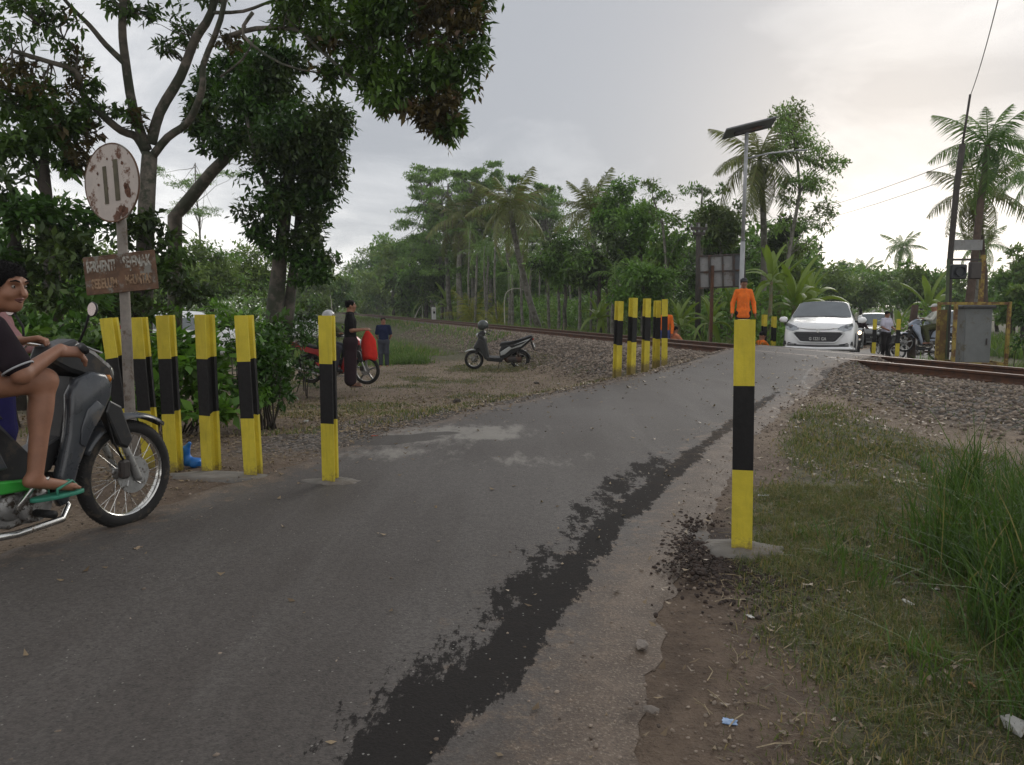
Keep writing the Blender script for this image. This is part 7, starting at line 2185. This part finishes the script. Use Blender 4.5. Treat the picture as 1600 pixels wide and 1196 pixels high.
    for s in (-1, 1):
        # swept headlamps
        hlp = [(s * .44, .665), (s * .50, .735), (s * .66, .80), (s * .765, .825), (s * .785, .76), (s * .745, .665), (s * .60, .625)]
        hlp = [(y * w / .83, z) for y, z in hlp]
        M_ = Matrix.Translation((h - .055, 0, 0))
        vs_f = []
        for y, z in hlp:
            ay = abs(y) / w; xx = np.interp(ay, [.5, .70, .80, .90, .96, .99], [.02, .0, -.03, -.10, -.22, -.45]) + h + .018 - (z - .62) * .35 * (1 if ay < .8 else .6)
            vs_f.append((xx, y, z))
        c = np.mean(vs_f, 0) + np.array([.02, 0, 0])
        mb = MB(); mb.smooth = False; bk = [(v[0] - .15, v[1], v[2]) for v in vs_f]
        m1 = len(vs_f); fs = []
        for i in range(m1):
            j = (i + 1) % m1; fs.append([i, j, 2 * m1]); fs.append([i, m1 + i, m1 + j, j])
        mb.add(vs_f + bk + [tuple(c)], fs); hb_ = mb.build('headlight', mat('headlamp_glass', (.30, .32, .34), .12, .4, .25, 12), t_)
        mb = MB(); mb.smooth = True; mb.lathe((c[0] - .012, c[1] - s * .03, c[2] - .01), [(.065, -.01), (.06, .012), (.03, .026), (.004, .03)], (1, s * .1, .2), 18); mb.build('projector', mat('projector_lens', (.12, .13, .14), .08, .3), hb_)
        # lower dark intakes
        ip = [(s * .48, .315), (s * .60, .33), (s * .79, .395), (s * .80, .30), (s * .52, .285)]
        ip = [(y * w / .83, z) for y, z in ip]; vs_f = []
        for y, z in ip:
            ay = abs(y) / w; xx = np.interp(ay, [.5, .70, .80, .90, .96], [.03, .012, -.01, -.07, -.17]) + h + .012; vs_f.append((xx, y, z))
        mb = MB(); bk = [(v[0] - .12, v[1], v[2]) for v in vs_f]; m1 = len(vs_f)
        mb.add(vs_f + bk, [list(range(m1)) if s > 0 else list(range(m1))[::-1]] + [[i, m1 + i, m1 + (i + 1) % m1, (i + 1) % m1] for i in range(m1)]); mb.build('air_intake', DARK, t_)
        # mirrors
        mb = MB(); mb.smooth = True; mb.lathe((h - 1.25, s * (w + .115), .97), [(.02, -.10), (.062, -.075), (.075, 0), (.068, .07), (.02, .105)], (.12, s, 0), 16, Matrix.Identity(4)); m_ = mb.build('wing_mirror', paint, t_)
        mb = MB(); mb.tube([(h - 1.25, s * (w - .06), .92), (h - 1.25, s * (w + .06), .95)], .022, 8); mb.build('mirror_arm', DARK, m_)
        for x_ in (h - .74, -h + .72):
            mb = MB(); mb.smooth = True; mb.torus((x_, s * (w - .11), .285), .20, .085, (0, 1, 0), 30, 10, ry=.10); tw_ = mb.build('wheel', RUBBER, t_)
            mb = MB(); mb.smooth = True; mb.lathe((x_, s * (w - .11), .285), [(.03, s * .09), (.13, s * .085), (.175, s * .075), (.18, 0)], (0, 1, 0), 24); mb.build('rim', ALU, tw_)
            mb = MB(); mb.torus((x_, s * (w + .001), .30), .305, .022, (0, 1, 0), 30, 6, ry=.012); mb.build('wheel_arch', DARK, t_)
        mb = MB(); mb.box((-h + .06, s * w * .80, .95), (.10, .16, .34), bev=.03); mb.build('tail_light', REDL, t_)
        for x_ in (h - 1.72, h - 2.65):
            mb = MB(); mb.box((x_ - .75, s * (w + .012), .80), (.16, .022, .025), bev=.008); mb.build('door_handle', paint, t_)
    # skirt lip, bonnet creases, wipers
    lp_ = []
    for q in np.linspace(-1, 1, 15):
        y = q * w * .985; ay = abs(q) * .985; lp_.append(Vector((h + .045 + np.interp(ay, [0, .5, .70, .80, .90, .96, .99], [.02, .01, -.01, -.03, -.10, -.22, -.40]), y, .205 + .02 * abs(q))))
    mb = MB(); mb.smooth = True; mb.tube(lp_, .036, 8); mb.build('front_lip', paint, t_)
    lp2 = [p + Vector((-.02, 0, .066)) for p in lp_[1:-1]]
    mb = MB(); mb.smooth = True; mb.tube(lp2, .019, 6); mb.build('lower_grille', DARK, t_)
    mb = MB(); mb.smooth = True; mb.tube([(h - .03, -.50, .705), (h + .01, -.25, .672), (h + .018, 0, .662), (h + .01, .25, .672), (h - .03, .50, .705)], .009, 6); mb.build('chrome_strip', CHROME, t_)
    for s in (-1, 1):
        mb = MB(); mb.tube([(h - .93, s * .08, 1.015), (h - 1.0, s * .52, 1.055)], .008, 5); mb.build('wiper', DARK, t_)
    mb = MB(); mb.box((h - 1.52, -.03, H - .185), (.03, .20, .06), bev=.015); mb.build('rear_view_mirror', DARK, t_)
    return t_
# ================================================================== WHO AND WHAT IS THERE
# near motorbike, nose away to the right
BX, BY = G(187, 818)
BY = 4.05; BX = (187 - 800) / F * 4.06
bz0 = gz(BX - .2, BY - .5)
BH = radians(67)
bike_loc = Vector((BX, BY, rz1(BX, BY) if False else gz(BX, BY) + .004))
GREEN = mat('green_plastic', (.03, .30, .035), .35, 0, .1, 8, dirt=(.10, .10, .06), dirt_amt=.15)
motorbike('dark grey underbone motorbike with wire wheels and green trim, ridden by the man in shorts', bike_loc, BH, 'underbone', GPLAST, GREEN, 'wire', name='motorbike')
for o in bpy.data.objects:
    if o.name.startswith('side_panel') and o.parent and o.parent.name == 'motorbike': o.data.materials[0] = GPLAST
# rider in the bike's own frame, sitting facing its +X; body frame faces +X too
J = {'pel': (-1.00, 0, .865), 'che': (-.865, -.01, 1.045), 'nek': (-.745, -.025, 1.158), 'hed': (-.640, -.085, 1.268),
     'shl': (-.74, .165, 1.105), 'shr': (-.77, -.175, 1.085), 'ell': (-.60, .24, .93), 'elr': (-.715, -.27, .885), 'wrl': (-.465, .10, 1.015), 'wrr': (-.49, -.215, .985),
     'hil': (-1.0, .085, .84), 'hir': (-1.0, -.085, .84), 'knl': (-.60, .19, .83), 'knr': (-.565, -.20, .845), 'anl': (-.66, .21, .42), 'anr': (-.645, -.215, .435), 'tol': (-.50, .225, .345), 'tor': (-.485, -.235, .345),
     'hdr': (.85, -.25, -.32), 'pnr': (.1, .35, -.9), 'hdl': (.5, -.55, .1), 'pnl': (.1, -.1, -1)}
J = {k: np.array(v, float) for k, v in J.items()}
NAVY = cloth('navy_cotton', (.022, .020, .085)); DARKSH = cloth('dark_plum_cotton', (.022, .016, .020))
SAND = mat('green_rubber', (.03, .20, .13), .6, 0, .2, 12)
wd_ = Vector((.97, -.22, -.12)).normalized()     # he looks towards the crossing, to the right of the view
loc_face = Matrix.Rotation(-BH, 3, 'Z') @ wd_
rider = build_person('man with short black hair in dark T-shirt and navy shorts sitting on the near motorbike', bike_loc, BH, J, 1.66, tuple(loc_face), DARKSH, NAVY, 'short', 'short', True, .0065, group=None, shoes=('sandal', SAND), curl=.75)
for o_ in rider.children:
    if o_.name.startswith('hair'):
        hv = np.array([v.co[:] for v in o_.data.vertices]); hn = np.array([v.normal[:] for v in o_.data.vertices])
        rg = np.random.default_rng(3); pick = rg.integers(0, len(hv), 5200); p_ = hv[pick] + rg.normal(0, .002, (5200, 3)); n_2 = hn[pick]
        dr = n_2 * .8 + rg.normal(0, .35, n_2.shape) + np.array([.25, 0, -.35]); dr /= np.linalg.norm(dr, axis=1)[:, None]
        sd_ = np.cross(dr, rg.normal(0, 1, dr.shape)); sd_ /= np.linalg.norm(sd_, axis=1)[:, None]
        L_ = rg.uniform(.006, .016, (5200, 1))
        hq = np.stack([p_ - sd_ * .0009, p_ + sd_ * .0009, p_ + dr * L_], 1).reshape(-1, 3)
        link('hair_strands', quad_mesh('hair_strands', hq, np.arange(len(hq)).reshape(-1, 3), HAIR, n=3), rider)['kind'] = 'stuff'
mb = MB(); mb.smooth = True
sr_, er_ = J['shr'], J['elr']; cpt = sr_ + (er_ - sr_) * .86; axx = (er_ - sr_)
mb.torus(tuple(cpt), .063, .0045, tuple(axx), 26, 6); mb.build('sleeve_trim', mat('grey_trim', (.35, .35, .36), .8), rider)
# youngster in pink behind him, leaning forward
PINK = cloth('dusty_pink_cotton', (.30, .165, .165))
ploc = Vector((-3.20, 4.75, 0)); ploc.z = gz(ploc.x, ploc.y)
Jp = stand_joints(1.45, arms={'elr': (.175, .10, .66), 'wrr': (.15, .25, .64), 'shr': (.115, .0, .80)})
build_person('slight figure in a dusty pink long-sleeved top behind the seated rider', ploc, radians(-60), Jp, 1.45, (.2, 1, -.1), PINK, NAVY, 'long', 'long', True, .012)

# man in black with red cloth, seen from the side
BLKC = cloth('black_cotton', (.014, .013, .014)); PLUM = cloth('dark_plum_cloth', (.030, .018, .022))
mloc = Vector((P(549, 604, 14.6)[0], 14.6, float(P(549, 604, 14.6)[2])))
Jm = stand_joints(1.66, arms={'elr': (.135, .015, .645), 'wrr': (.12, .155, .655), 'ell': (-.135, .01, .64), 'wrl': (-.09, .155, .655)})
build_person('young man in a loose black shirt and dark sarong standing side on, holding red cloth', mloc, radians(-78), Jm, 1.66, (0, 1, .05), BLKC, PLUM, 'short', 'sarong', True, .012, shirt_len=.17, shoes=('sandal', mat('brown_rubber', (.09, .06, .045), .7)))
REDC = cloth('red_cloth', (.62, .035, .025), .1)
# red cloth bag hanging from his hand
hb = Vector(mloc) + Matrix.Rotation(radians(-78), 3, 'Z') @ Vector((0.02, .155 * 1.66 + .06, .64 * 1.66))
mb = MB(); mb.smooth = True; vs = []; fs = []
rr2 = random.Random(4); nu, nv = 20, 9
for j in range(nv):
    t2 = j / (nv - 1)
    for i in range(nu):
        a = 2 * pi * i / nu; rx_ = (.026 + .115 * min(1, t2 / .42) ** .75) * (1 - .10 * max(0, t2 - .8) / .2); ry_ = .018 + .05 * min(1, t2 / .5)
        k2 = 1 + .13 * sin(5 * a + 2 + 3 * t2) * t2 + .09 * sin(9 * a + 5 * t2) + rr2.uniform(-.05, .05)
        vs.append((cos(a) * rx_ * k2 + .055 * t2, sin(a) * ry_ * k2, -.54 * t2 + .03 * sin(3 * a + 1) * t2))
for j in range(nv - 1):
    for i in range(nu):
        i2 = (i + 1) % nu; fs.append([j * nu + i, (j + 1) * nu + i, (j + 1) * nu + i2, j * nu + i2])
fs.append(list(range(nu))); fs.append([(nv - 1) * nu + i for i in range(nu)][::-1])
mb.add(vs, fs); o = mb.build('red_bag', REDC, smooth=True); o.location = hb; tag(o, 'bright red cloth bag hanging from the hand of the man in black', 'bag')
# boy in navy
bloc = Vector((P(600, 573, 19.5)[0], 19.5, float(P(600, 574, 19.5)[2])))
JEAN = cloth('grey_jeans', (.055, .06, .075)); NAVYS = cloth('navy_polo', (.018, .024, .060))
Jb = stand_joints(1.27, arms={'elr': (.145, -.03, .63), 'wrr': (.09, -.055, .52), 'ell': (-.145, -.03, .63), 'wrl': (-.09, -.055, .52)})
build_person('boy in a navy polo shirt and grey jeans standing with hands behind his back', bloc, radians(185), Jb, 1.27, (-.25, 1, 0), NAVYS, JEAN, 'short', 'long', True, .012, collar=cloth('tan_collar', (.22, .19, .13)), slim=.95)
# red motorbike half behind the lone post and the man in black, with helmeted rider
RED = mat('red_gloss_plastic', (.42, .018, .016), .3, 0, .12, 6, coat=.3)
rl = P(573, 601, 15.5); rloc = Vector((rl[0], 15.5, float(rl[2])))
rb_ang = radians(-12)
motorbike('red and black motorbike with cast wheels behind the man in black', rloc, rb_ang, 'underbone', RED, RED, 'cast', name='motorbike')
Jr = {'pel': (-.92, 0, .86), 'che': (-.85, 0, 1.10), 'nek': (-.81, 0, 1.24), 'hed': (-.79, 0, 1.36), 'shl': (-.83, .17, 1.2), 'shr': (-.83, -.17, 1.2), 'ell': (-.64, .25, 1.0), 'elr': (-.64, -.25, 1.0), 'wrl': (-.45, .27, 1.03), 'wrr': (-.45, -.27, 1.03),
      'hil': (-.92, .08, .83), 'hir': (-.92, -.08, .83), 'knl': (-.52, .17, .74), 'knr': (-.52, -.17, .74), 'anl': (-.60, .2, .33), 'anr': (-.60, -.2, .33), 'tol': (-.46, .21, .28), 'tor': (-.46, -.21, .28)}
Jr = {k: np.array(v, float) for k, v in Jr.items()}
OLV = cloth('olive_jacket', (.075, .08, .045))
WHEL = ('white_helmet', (.62, .62, .62), .25)
build_person('rider in olive jacket and white helmet on the red motorbike, behind the lone post', rloc, rb_ang, Jr, 1.62, (1, 0, 0), OLV, JEAN, 'long', 'long', False, .018, helmet=WHEL, fingers=False, shoes=('shoe', PLAST))

# parked scooter in the yard, nose to the left
SILV = mat('silver_grey_plastic', (.42, .43, .42), .35, 0, .08, 6, coat=.2); 
sl_ = P(741, 577, 21.0); sloc = Vector((sl_[0], 21.0, float(sl_[2])))
DKG = mat('charcoal_plastic', (.035, .037, .038), .4, 0, .1, 6); DKS = mat('dark_teal_plastic', (.05, .07, .07), .35)
scoot = motorbike('silver and black scooter parked alone in the yard, nose to the left', sloc, radians(176), 'scooter', DKG, SILV, 'cast', plate='P 4127', lean=radians(-7), name='scooter')
hl_ = Vector(sloc) + Vector((.25, -.08, 1.20))
hm_ = mat('dark_grey_helmet', (.045, .055, .05), .3, 0, .15, 12, coat=.3)
he = thing('helmet', 'dark grey helmet hanging on the mirror of the parked scooter', 'helmet', tuple(hl_))
sdf_mesh('shell', [ell((0, 0, 0), (.15, .135, .145), None, .02), ell((-.01, 0, -.05), (.12, .11, .10), None, .03)], .010, hm_, [ell((.05, 0, -.10), (.085, .085, .10), None, .012)], [((0, 0, -.125), (0, 0, -1))], parent=he)
sdf_mesh('visor', [ell((-.022, 0, 0), (.126, .114, .075), None, .01)], .010, mat('helmet_visor', (.02, .02, .022), .08), planes=[((-.05, 0, 0), (1, 0, 0))], parent=he)

# ------------------------------------------------------------------ railway men in orange
ORG = cloth('orange_workshirt', (.80, .175, .028), .12); DKT = cloth('dark_trousers', (.022, .018, .018)); CAPM = ('dark_cap', (.02, .02, .025), .8)
ol = P(1159, 552, 19.3); oloc = Vector((ol[0], 19.3, float(P(1159, 433, 19.3)[2]) - 1.82))
Jo = stand_joints(1.80, arms={'shl': (-.088, 0, .81), 'shr': (.088, 0, .81), 'ell': (-.142, -.01, .65), 'wrl': (-.155, .02, .51), 'elr': (.138, -.02, .65), 'wrr': (.148, .03, .51)})
build_person('man in an orange work shirt and dark cap standing beyond the rails', oloc, radians(172), Jo, 1.80, (.05, 1, -.02), ORG, DKT, 'long', 'long', True, .013, hat=CAPM, shirt_len=.09, slim=.82, shoes=('shoe', PLAST), skin=SKIN_P)
o2 = P(1039, 530, 23); oloc2 = Vector((o2[0], 23, float(P(1046, 476, 23)[2]) - 1.66)); BLUEW = cloth('blue_overalls', (.06, .08, .22))
build_person('man in orange and blue work clothes almost hidden behind the last far post', oloc2, radians(150), stand_joints(1.6), 1.6, (0, 1, -.1), ORG, BLUEW, 'long', 'long', True, .016, fingers=False, skin=SKIN_P, slim=.8)
def sit_joints(h):
    J = stand_joints(h)
    dz = -.40 * h
    for k in list(J): J[k] = J[k] + np.array([0, 0, dz])
    for n_, s in (('l', -1), ('r', 1)):
        J['hi' + n_] = np.array([s * .06 * h, 0, .11 * h]); J['kn' + n_] = np.array([s * .09 * h, .24 * h, .20 * h]); J['an' + n_] = np.array([s * .08 * h, .36 * h, .04 * h]); J['to' + n_] = np.array([s * .085 * h, .46 * h, .02 * h])
        J['el' + n_] = np.array([s * .13 * h, .12 * h, .26 * h]); J['wr' + n_] = np.array([s * .08 * h, .26 * h, .24 * h])
    return J
o3 = P(1054, 540, 23); top3 = float(P(1056, 509, 23)[2])
PORG = cloth('faded_orange_shirt', (.62, .23, .12), .12)
build_person('man in a faded orange shirt sitting low beyond the rail, facing right', Vector((o3[0], 23, top3 - .60 * 1.6)), radians(-70), sit_joints(1.6), 1.6, (0, 1, -.2), PORG, DKT, 'long', 'long', True, .014, fingers=False)
o4 = P(1190, 540, 20); top4 = float(P(1192, 514, 20)[2])
build_person('man in orange crouching with his dark head down behind the first post past the crossing', Vector((o4[0], 20.0, top4 - .62 * 1.6)), radians(-80), sit_joints(1.55), 1.55, (0, 1, -.6), ORG, DKT, 'long', 'long', True, .016, fingers=False)

# ------------------------------------------------------------------ traffic waiting beyond the crossing
WHITE = mat('white_car_paint', (.86, .86, .86), .30, 0, .02, 3, coat=.5)
GREYC = mat('grey_car_paint', (.20, .20, .20), .35, .2, .05, 3, coat=.4)
SILC = mat('silver_blue_paint', (.30, .34, .42), .35, .2, .05, 3, coat=.4)
def park(label, px, Yf, ang, paint, L, W, H, plate='', **k):
    """front centre seen at px, at distance Yf; heads along ang"""
    X0 = (px - 800) / F * Yf * 1.0
    dv = Vector((cos(ang), sin(ang)))
    c = Vector((X0, Yf)) - dv * (L / 2)
    fa = c + dv * (L / 2 - .7); ra_ = c - dv * (L / 2 - .7)
    za, zb_ = rz1(fa.x, fa.y), rz1(ra_.x, ra_.y)
    return car(label, (c.x, c.y, (za + zb_) / 2), ang, paint, L, W, H, plate=plate, pitch=-math.atan2(za - zb_, L - 1.4), **k)
GC = 'cars waiting beyond the crossing'
park('clean white hatchback facing the camera, first at the crossing', 1277, 18.2, radians(-115.5), WHITE, 4.05, 1.60, 1.50, 'G 1221 GA', group=GC)
park('grey car with a pale roof queued right behind the white one', 1362, 37, radians(-118), GREYC, 4.3, 1.75, 1.60, 'P 88', group=GC)
park('silver-blue car far down the road, partly behind the man in cream', 1466, 40, radians(-122), SILC, 4.2, 1.72, 1.75, 'N 21', group=GC)
park('another white car seen only as a roof edge behind the first', 1338, 28, radians(-117), WHITE, 4.1, 1.66, 1.45, '', group=GC) if False else None
# car behind the scrub on the left: white roof and rails
cl_ = gpt(308, 24); lz = float(P(308, 487, 24)[2]) - 1.50
car('white car behind the bushes on the left, only its roof line showing', (cl_.x, 24, lz), radians(8), WHITE, 4.1, 1.66, 1.50, group='cars beyond the left scrub')
cl2 = gpt(462, 40); lz2 = float(P(462, 489, 40)[2]) - 1.45
car('pale car roof showing just right of the twin dark trunks', (cl2.x, 40, lz2), radians(5), WHITE, 4.0, 1.66, 1.45, group='cars beyond the left scrub')

def seated(label, loc, ang, shirt, tr_, **k):
    return build_person(label, loc, ang, Jr, 1.62, (1, 0, 0), shirt, tr_, 'long', 'long', k.pop('hair', True), .024, fingers=False, **k)
ml = Vector((P(1342, 547, 30)[0], 30, 0)); ml.z = rz1(ml.x, ml.y)
mb_ang = radians(-114)
motorbike('small motorbike coming head on with its lamp lit beside the white car', ml, mb_ang, 'underbone', SILV, SILV, 'cast', lit=True, name='motorbike', fine=False, group='motorbikes beyond the crossing')
seated('rider in a dark jacket and white helmet on the motorbike with the lit lamp', ml, mb_ang, cloth('dark_jacket', (.03, .018, .02)), DKT, helmet=WHEL, hair=False)
wl_ = Vector((P(1383, 552, 27)[0], 27, 0)); wl_.z = float(P(1385, 485, 27)[2]) - 1.66
LAV = cloth('white_lavender_shirt', (.56, .54, .64), .06)
Jw = stand_joints(1.64, arms={'elr': (.14, .02, .65), 'wrr': (.11, .14, .60), 'ell': (-.14, .02, .65), 'wrl': (-.10, .14, .60)})
build_person('man in a white shirt and black trousers standing in the road beyond the crossing', wl_, radians(200), Jw, 1.64, (0, 1, -.35), LAV, DKT, 'short', 'long', True, .018, fingers=False, shoes=('shoe', PLAST))
b2 = Vector((P(1368, 545, 28.5)[0], 28.5, 0)); b2.z = rz1(b2.x, b2.y)
motorbike('dark motorbike standing behind the white-shirted man, left of him', b2, radians(-150), 'underbone', PLAST, PLAST, 'cast', name='motorbike', fine=False, group='motorbikes beyond the crossing')
b3 = Vector((P(1402, 545, 26)[0], 26, 0)); b3.z = rz1(b3.x, b3.y)
motorbike('black motorbike seen side on, right of the white-shirted man', b3, radians(165), 'underbone', PLAST, PLAST, 'cast', name='motorbike', fine=False, group='motorbikes beyond the crossing')
c4 = Vector((P(1446, 548, 23.5)[0], 23.5, 0)); c4.z = float(P(1430, 474, 23.5)[2]) - 1.56
CRM = cloth('cream_shirt', (.52, .52, .46), .08)
b4 = c4.copy()
motorbike('motorbike with the man in cream astride, beside the dark post', b4 + Vector((-.55, .2, .06)), radians(168), 'underbone', SILC, SILC, 'cast', name='motorbike', fine=False, group='motorbikes beyond the crossing')
build_person('man in a billowing cream shirt and pale cap astride a motorbike by the dark post', b4 + Vector((-.55, .2, .06)), radians(168), {k: v * np.array([1, 1, 1.0]) for k, v in Jr.items()}, 1.7, (1, 0, -.1), CRM, cloth('olive_trousers', (.07, .075, .035)), 'long', 'long', False, .018, fingers=False, hat=('pale_cap', (.5, .5, .47), .8), slim=1.25)
# ================================================================== SMALL THINGS ON THE GROUND
BLUEP = mat('blue_plastic_bag', (.02, .17, .55), .45, 0, .15, 14, .5, 20)
def gpos(px, py):
    x_, y_ = G(px, py); 
    for _ in range(3):
        z_ = gz(x_, y_) if road_dist(np.array([x_]), np.array([y_]))[0] > 0 else rz1(x_, y_)
        x_, y_ = G(px, py, z_)
    return Vector((x_, y_, z_))
bp = gpos(300, 731)
blu = sdf_mesh('plastic_bag', [cap((.03, 0, .03), (-.035, .01, .045), .035, .03, .03), cap((-.035, .01, .04), (-.035, 0, .12), .028, .022, .02), cap((-.035, 0, .12), (-.005, -.01, .165), .022, .012, .02), ell((.045, .01, .03), (.03, .025, .028), None, .02), cap((.01, -.02, .02), (.06, -.03, .05), .012, .006, .02), cap((-.05, 0, .07), (-.07, -.01, .10), .008, .004, .02)], .006, BLUEP)
blu.location = bp; blu.scale = (1.2, 1.2, 1.12); tag(blu, 'crumpled bright blue plastic bag standing at the foot of the third striped post', 'plastic bag', 'blue plastic rubbish by the posts')
bp = gpos(257, 724); b2_ = sdf_mesh('plastic_bag', [ell((0, 0, .03), (.03, .02, .03), None, .02), cap((.01, 0, .02), (.03, .01, .05), .014, .008, .02)], .006, BLUEP); b2_.location = bp
tag(b2_, 'small blue plastic scrap left of the third striped post, by the front tyre', 'plastic scrap', 'blue plastic rubbish by the posts')
def scrap(name, label, px, py, size, mt, seed, cat, asp=.5, thick=.002, crump=.25):
    r = random.Random(seed); n_ = 7; vs = []; fs = []
    for j in range(n_):
        for i in range(n_):
            u_, v_ = i / (n_ - 1) - .5, j / (n_ - 1) - .5
            k2 = 1 - .18 * abs(sin(5 * (u_ + v_) + seed))
            vs.append((u_ * size * k2, v_ * size * asp * k2, .004 + abs(r.gauss(0, 1)) * size * crump * .12 + .08 * size * crump * (sin(9 * u_) ** 2)))
    m0 = len(vs); vs += [(a, b, c - thick) for a, b, c in vs]
    for j in range(n_ - 1):
        for i in range(n_ - 1):
            a = j * n_ + i; fs.append([a, a + 1, a + n_ + 1, a + n_]); fs.append([m0 + a, m0 + a + n_, m0 + a + n_ + 1, m0 + a + 1])
    mb = MB(); mb.add(vs, fs); o = mb.build(name, mt, smooth=False); o.location = gpos(px, py); o.rotation_euler = (r.uniform(-.1, .1), r.uniform(-.1, .1), r.uniform(0, 6))
    return tag(o, label, cat)
PAP = mat('white_litter', (.55, .54, .50), .7, 0, .08, 20); CRE = mat('cream_husk', (.60, .54, .40), .8, 0, .1, 14); ORL = mat('orange_dead_leaf', (.34, .17, .07), .7, 0, .2, 20); LBL = mat('pale_blue_litter', (.25, .36, .55), .6, 0, .15, 20)
o = scrap('wrapper', 'crumpled silver-white wrapper with a yellow end, right of the large post', 1194, 776, .085, mat('wrapper_foil', (.50, .50, .56), .35, .2, .15, 20, dirt=(.5, .42, .05), dirt_amt=.35, dirt_scale=12), 2, 'wrapper', .4); o.rotation_euler = (0, 0, .1)
scrap('cup_fragment', 'cream coloured broken husk lying on the grass right of the large post', 1406, 754, .075, CRE, 3, 'fragment', .7, crump=.5)
scrap('bottle_label', 'small pale blue scrap of plastic near the bottom of the verge', 1140, 1130, .045, LBL, 4, 'plastic scrap', .7)
scrap('paper_scrap', 'small white paper scrap on the bare soil below the large post', 1172, 965, .04, PAP, 5, 'paper scrap', .5)
scrap('dead_leaf', 'orange-brown dead leaf in the grass near the bottom right', 1522, 1078, .062, ORL, 6, 'leaf', .8, crump=.6).rotation_euler = (.5, .3, 1.0)
scrap('dead_leaf', 'curled reddish-brown leaf at the edge of the tall grass', 1462, 878, .075, ORL, 7, 'leaf', .6, crump=.7)
scrap('paper_scrap', 'white and tan scrap in the grass left of the tall grass clump', 1418, 943, .06, PAP, 8, 'paper scrap', .4)
scrap('paper_scrap', 'small white scrap in the grass just above the tan scrap', 1462, 922, .035, PAP, 9, 'paper scrap', .7)
scrap('red_wrapper', 'tiny red wrapper at the left edge of the road beyond the lone post', 585, 682, .06, mat('red_litter', (.5, .06, .03), .5), 10, 'wrapper', .3)
scrap('paper_scrap', 'white crumpled paper lying against the rail on the right', 1524, 580, .13, PAP, 11, 'paper scrap', .8, crump=1.6)
scrap('white_flake', 'white flake on the dirt right of the small-leaved bush', 478, 660, .07, PAP, 12, 'paper scrap', .5, crump=1.0)
scrap('white_flake', 'pale leaf on the dirt edge left of the far group of posts', 873, 600, .09, PAP, 13, 'paper scrap', .4)
scrap('dead_leaf', 'tan dead leaf lying on the asphalt below the near front wheel', 218, 858, .075, mat('tan_dead_leaf', (.26, .19, .12), .8), 14, 'leaf', .4, crump=.4)
def rock(label, px, py, size, seed, mt=None, cat='stone'):
    r = random.Random(seed); mb = MB(); vs = [tuple(Vector(v) * r.uniform(.75, 1.15)) for v in ICO_V]
    mb.add([(v[0] * size[0], v[1] * size[1], v[2] * size[2] + size[2] * .5) for v in vs], [list(f) for f in ICO_F])
    o = mb.build('stone', mt or conc); o.location = gpos(px, py); o.rotation_euler = (0, 0, r.uniform(0, 6)); return tag(o, label, cat, 'larger stones on the ground')
STN = mat('verge_stone', (.20, .17, .145), .9, 0, .3, 14, .5, 60); STP = mat('pale_stone', (.38, .37, .35), .85, 0, .2, 14, .4, 50); STD = mat('dark_clod', (.06, .05, .04), .95, 0, .3, 20, .6, 60)
rock('flat grey-brown stone at the right edge of the asphalt, near the bottom', 1003, 1010, (.042, .026, .014), 1, STN)
rock('small brown stone on the dirt near the bottom centre-right', 1018, 1112, (.026, .018, .010), 2, STN)
rock('pale grey stone in the grass at the bottom right corner', 1585, 1140, (.045, .035, .028), 3, STP)
rock('dark clod on the yard between the road and the rails', 714, 629, (.085, .06, .045), 4, STD)
rock('dark clod by the road left of the far group of posts', 838, 600, (.075, .06, .035), 5, STD)
rock('small dark lump on the yard in front of the parked scooter', 590, 682 - 85, (.05, .04, .03), 6, STD) if False else None
# straws and twigs on the verge
r = np.random.default_rng(55); mb = MB()
for i in range(760):
    if i < 640: x_, y_ = r.uniform(.25, 3.2), 1.3 + 4.5 * r.random() ** 1.3
    else: x_, y_ = r.uniform(-3.2, -1.3), r.uniform(5.6, 9)
    if road_dist(np.array([x_]), np.array([y_]))[0] < .03: continue
    z_ = gz(x_, y_) + .006; a = r.uniform(0, pi); L_ = r.uniform(.03, .13); b_ = r.uniform(-.3, .3)
    mb.tube([(x_, y_, z_), (x_ + cos(a) * L_ * .5, y_ + sin(a) * L_ * .5, z_ + r.uniform(.002, .012)), (x_ + cos(a + b_) * L_, y_ + sin(a + b_) * L_, z_)], r.uniform(.0010, .0022), 3)
tag(mb.build('straw', mat('straw', (.30, .24, .15), .85, 0, .3, 30)), kind='stuff')

# ================================================================== AIR
m = bpy.data.materials.new('air'); m.use_nodes = True; t = m.node_tree
for n_ in list(t.nodes): t.nodes.remove(n_)
pv = t.nodes.new('ShaderNodeVolumePrincipled'); pv.inputs['Color'].default_value = (.93, .96, 1.0, 1); pv.inputs['Density'].default_value = .0008; pv.inputs['Anisotropy'].default_value = .2
ou = t.nodes.new('ShaderNodeOutputMaterial'); t.links.new(pv.outputs[0], ou.inputs['Volume'])
mb = MB(); mb.box((0, 95, 14), (520, 260, 40)); hz_ = mb.build('haze', m); tag(hz_, kind='stuff')
